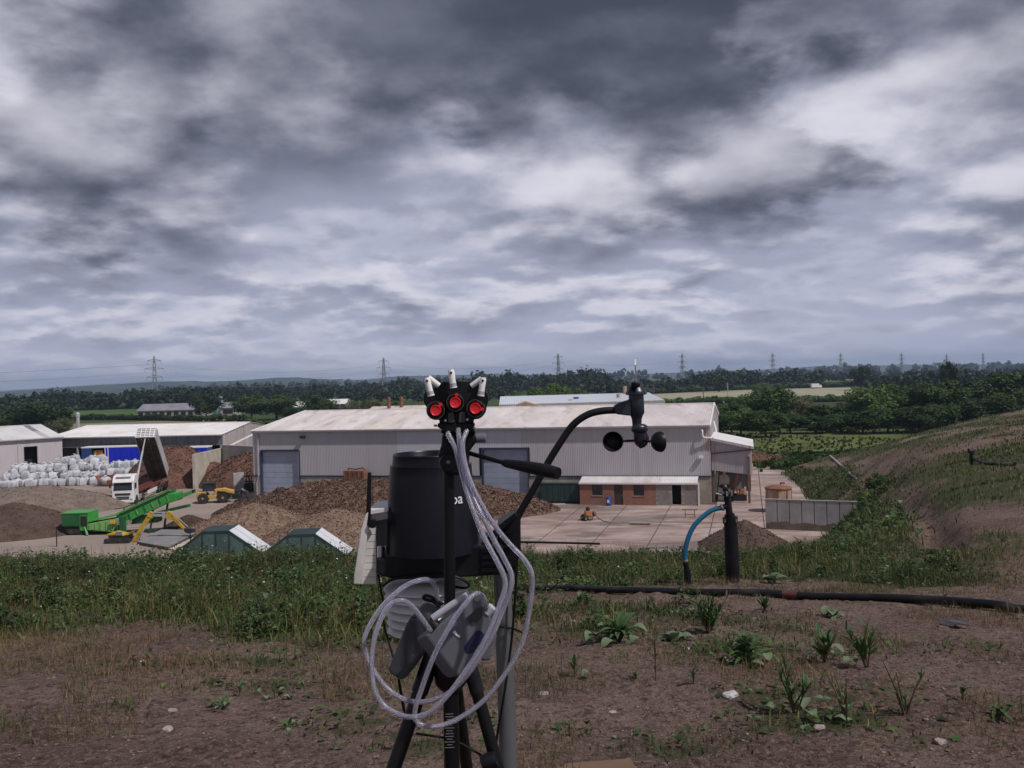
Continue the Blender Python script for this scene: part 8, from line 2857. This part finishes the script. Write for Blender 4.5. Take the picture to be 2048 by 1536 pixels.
# ------------------------------------------------------------------ single plants one can point at
def leaf_mesh(L_, w_, material, droop=0.35, name='leaf'):
    m = MB()
    n = 6
    vs = []
    for i in range(n + 1):
        t = i / n
        ww = w_ * math.sin(math.pi * min(1, 0.08 + t * 0.92)) ** 0.8 * (1 - 0.25 * t)
        zz_ = L_ * (0.75 * t - droop * t * t * 1.6)
        xx = L_ * t * 0.85
        vs += [(xx, -ww / 2, zz_ + ww * 0.18), (xx, 0, zz_), (xx, ww / 2, zz_ + ww * 0.18)]
    fs = []
    for i in range(n):
        b = i * 3
        fs += [(b, b + 1, b + 4, b + 3), (b + 1, b + 2, b + 5, b + 4)]
    m.add(vs, fs)
    return m.mesh(name, material, smooth=True)


LEAVES = {'dock': [leaf_mesh(0.20, 0.036, 'weed_leaf'), leaf_mesh(0.16, 0.034, 'weed_leaf', 0.5), leaf_mesh(0.13, 0.030, 'weed_leaf', 0.42)], 'pale': [leaf_mesh(0.10, 0.075, 'weed_leaf_pale', 0.5), leaf_mesh(0.08, 0.06, 'weed_leaf_pale', 0.3)],
          'thin': [leaf_mesh(0.13, 0.022, 'weed_leaf', 0.3), leaf_mesh(0.10, 0.018, 'weed_leaf', 0.15)]}


def plant(label, px, py, kind, n, s, stem=0.0, seed=0, pale=0):
    r_ = random.Random(seed)
    p = hp_(px, py)
    t = thing('weed_plant', label, 'plant', p)
    stems = []
    if stem:
        ns = 1 if n < 20 else (9 if n > 90 else 4)
        for i in range(ns):
            a = r_.uniform(0, 6.28)
            sp = 0.0 if ns == 1 else stem * r_.uniform(0.15, 0.55)
            hh_ = stem * (1.0 if i == 0 else r_.uniform(0.6, 1.0))
            tip = Vector((math.cos(a) * sp, math.sin(a) * sp, hh_))
            stems.append(tip)
            MB().tube([(0, 0, -0.02), tip * 0.5 + Vector((0, 0, 0.06 * hh_)), tip], [0.005, 0.004, 0.002], 6).build('stem', 'stem_brown', t, world=False)
    for k in range(n):
        me = r_.choice(LEAVES[kind])
        f_ = r_.uniform(0.05, 0.98)
        q_ = r_.choice(stems) * f_ if stems else Vector((r_.uniform(-.03, .03), r_.uniform(-.03, .03), 0))
        kk = s * r_.uniform(0.6, 1.1) * (1 - 0.45 * (f_ if stems else 0))
        link_mesh('leaf', me, t, q_, (0, r_.uniform(-0.85, 0.05), r_.uniform(0, 6.28)), (kk, kk, kk))
    for k in range(pale):
        me = r_.choice(LEAVES['pale'])
        a = r_.uniform(0, 6.28)
        link_mesh('leaf', me, t, (0.09 * s * math.cos(a), 0.09 * s * math.sin(a), 0.03 * s), (0, r_.uniform(-0.2, 0.4), r_.uniform(0, 6.28)), (s * 0.8,) * 3)
    return t


plant('largest broad-leaved dock plant right of the steel pole', 1240, 1285, 'dock', 70, 1.7, 0.06, 1, 6)
plant('bushy dark green weed standing before the blue hose', 1417, 1268, 'thin', 130, 1.25, 0.30, 2)
plant('leafy dock plant in the middle of the right soil patch', 1495, 1330, 'dock', 56, 1.3, 0.12, 3, 6)
plant('upright thistle-like weed left of the pale soil rise', 1735, 1338, 'thin', 46, 1.4, 0.22, 4, 1)
plant('low leafy weed beside the upright thistle-like weed', 1648, 1325, 'thin', 44, 1.4, 0.16, 5, 2)
plant('tall single-stemmed weed in front of the dock plant', 1312, 1366, 'thin', 18, 0.7, 0.30, 6)
plant('young spiky weed on bare soil right of the steel pole', 1150, 1362, 'thin', 14, 1.0, 0.08, 7, 1)
plant('small green weed on bare soil below the dock plant', 1270, 1358, 'thin', 20, 0.6, 0.03, 8)
plant('small weed right of the single-stemmed weed', 1388, 1378, 'thin', 16, 0.7, 0.06, 9)
plant('leggy weed in the lower right grass', 1590, 1420, 'thin', 36, 1.2, 0.26, 10, 5)
plant('leggy dark weed with brown stem in the lower right', 1810, 1430, 'thin', 22, 0.8, 0.25, 11)
plant('leggy weed between the two lower right weeds', 1695, 1445, 'thin', 20, 0.8, 0.24, 12, 3)
plant('broad weed at the lower right edge', 2000, 1430, 'dock', 12, 0.7, 0.0, 13)
plant('upright leafy weed near the right edge', 1925, 1405, 'dock', 9, 0.7, 0.05, 14)
plant('broad pale-leaved weed in the lower left soil', 575, 1452, 'dock', 10, 0.45, 0.0, 15, 5)
plant('leafy weed with pale leaves left of the tripod loops', 550, 1400, 'dock', 10, 0.6, 0.08, 16, 4)
plant('green sprig on the left bare soil', 175, 1300, 'dock', 9, 0.7, 0.05, 17)
plant('low weed with pale leaves by the pole in the left soil', 440, 1420, 'dock', 8, 0.5, 0.0, 18, 5)
plant('broad-leaved weed cluster left of the white louvred box', 690, 1225, 'dock', 34, 1.7, 0.08, 19, 3)
plant('yellowish leafy sprig left of the tripod loops', 480, 1395, 'dock', 8, 0.55, 0.06, 20)
plant('pale round-leaved weed right of the dock plant', 1352, 1280, 'pale', 9, 1.3, 0.0, 21)
plant('pale leaves under the gas pipe on the right', 1660, 1232, 'pale', 7, 1.4, 0.0, 22)
plant('leafy weed at the foot of the black gas well', 1545, 1168, 'pale', 12, 1.9, 0.0, 23)
plant('tall dark weed stem standing over the gas pipe', 1888, 1210, 'thin', 14, 1.0, 0.45, 24)
plant('grassy weed leaning over the red pipe sleeve', 1530, 1225, 'thin', 26, 1.4, 0.05, 25)

# ------------------------------------------------------------------ stones
def stone_mesh(seed, material, sub=2):
    r_ = random.Random(seed)
    bm_ = bmesh.new()
    bmesh.ops.create_icosphere(bm_, subdivisions=sub, radius=0.5)
    for v in bm_.verts:
        k = 1 + 0.28 * math.sin(v.co.x * 7 + seed) * math.cos(v.co.y * 6 + seed * 2) + r_.uniform(-0.09, 0.09)
        v.co *= k
        v.co.z *= 0.55
    me = bpy.data.meshes.new('stone')
    bm_.to_mesh(me)
    bm_.free()
    me.materials.append(MATS[material])
    return me


for (px, py, s_, mt, lab) in ((1461, 1398, 0.085, 'stone_white', 'angular white stone on the soil right of centre'), (1087, 1390, 0.055, 'stone_pale', 'pale stone on the soil right of the pole'), (345, 1425, 0.05, 'stone_pale', 'pale stone in the lower left soil'),
                              (335, 1460, 0.06, 'stone_pale', 'largest pale stone in the lower left soil'), (285, 1323, 0.045, 'stone_white', 'small white stone on the left bare soil'), (1375, 1300, 0.06, 'stone_white', 'white stone among the weeds behind the dock plant'),
                              (1145, 1248, 0.05, 'stone_white', 'white scrap of stone in the grass by the pole'), (1225, 1425, 0.04, 'stone_pale', 'small pale stone in the middle of the soil'), (1640, 1470, 0.05, 'stone_pale', 'pale stone near the lower right weeds'),
                              (1880, 1490, 0.05, 'stone_pale', 'pale stone at the lower right'), (1120, 1212, 0.05, 'stone_white', 'white stone under the gas pipe')):
    p = hp_(px, py)
    o = link_mesh('stone', stone_mesh(px, mt), None, (p.x, p.y, p.z + s_ * 0.08), (0, 0, px), (s_, s_ * 0.8, s_ * 0.8))
    tag(o, lab, 'stone')
p = hp_(1905, 1258)
tag(MB().prism([p + Vector((-0.09, 0, 0.02)), p + Vector((-0.03, -0.05, 0.012)), p + Vector((0.02, -0.035, 0.03)), p + Vector((0.10, -0.03, 0.012)), p + Vector((0.08, 0.05, 0.025)), p + Vector((-0.04, 0.06, 0.03))], (0, 0, 0.008)).build('plastic_scrap', 'pump_dark'), 'flat grey scrap of sheet on the right soil', 'scrap')
# clods and pebbles
r_ = np.random.default_rng(44)
base = stone_mesh(3, 'stone_soil', 1)
bv = np.array([v.co[:] for v in base.vertices])
bf = np.array([p.vertices[:] for p in base.polygons])
n = 20000
x = r_.uniform(-4.2, 5.2, n)
y = 3.2 + 6.5 * r_.uniform(0, 1, n) ** 1.4
ok = (cover(x, y) < 0.5)
x, y = x[ok], y[ok]
n = len(x)
s = 0.004 + 0.048 * r_.beta(1.0, 12.0, n)
a = r_.uniform(0, 6.28, n)
ca, sa = np.cos(a), np.sin(a)
X = bv[None, :, 0] * s[:, None] * 1.2
Y = bv[None, :, 1] * s[:, None]
V = np.stack([X * ca[:, None] - Y * sa[:, None] + x[:, None], X * sa[:, None] + Y * ca[:, None] + y[:, None], bv[None, :, 2] * s[:, None] + hill(x, y)[:, None] + 0.1 * s[:, None]], 2).reshape(-1, 3)
F = (bf[None] + (np.arange(n) * len(bv))[:, None, None]).reshape(-1, 3)
me = np_mesh('pebbles', V, F, 'stone_soil', smooth=True)
struct(link_mesh('pebbles', me), 'stuff', 'clods and pebbles scattered over the bare soil')

# ================================================================== air
hz = MB().span((-8800, -380, -1.2), (8800, 10800, 140.0)).build('haze', None)
m = bpy.data.materials.new('haze_air')
m.use_nodes = True
nt = m.node_tree
nt.nodes.clear()
pv = nt.nodes.new('ShaderNodeVolumePrincipled')
pv.inputs['Color'].default_value = (0.55, 0.72, 1.0, 1)
pv.inputs['Density'].default_value = 0.00013
pv.inputs['Anisotropy'].default_value = 0.2
ou = nt.nodes.new('ShaderNodeOutputMaterial')
nt.links.new(pv.outputs[0], ou.inputs['Volume'])
hz.data.materials.append(m)
struct(hz, 'stuff', 'thin pale air over the whole country')
SC.cycles.volume_bounces = 0
SC.cycles.max_bounces = 8
SC.cycles.transparent_max_bounces = 8
SC.cycles.use_denoising = True
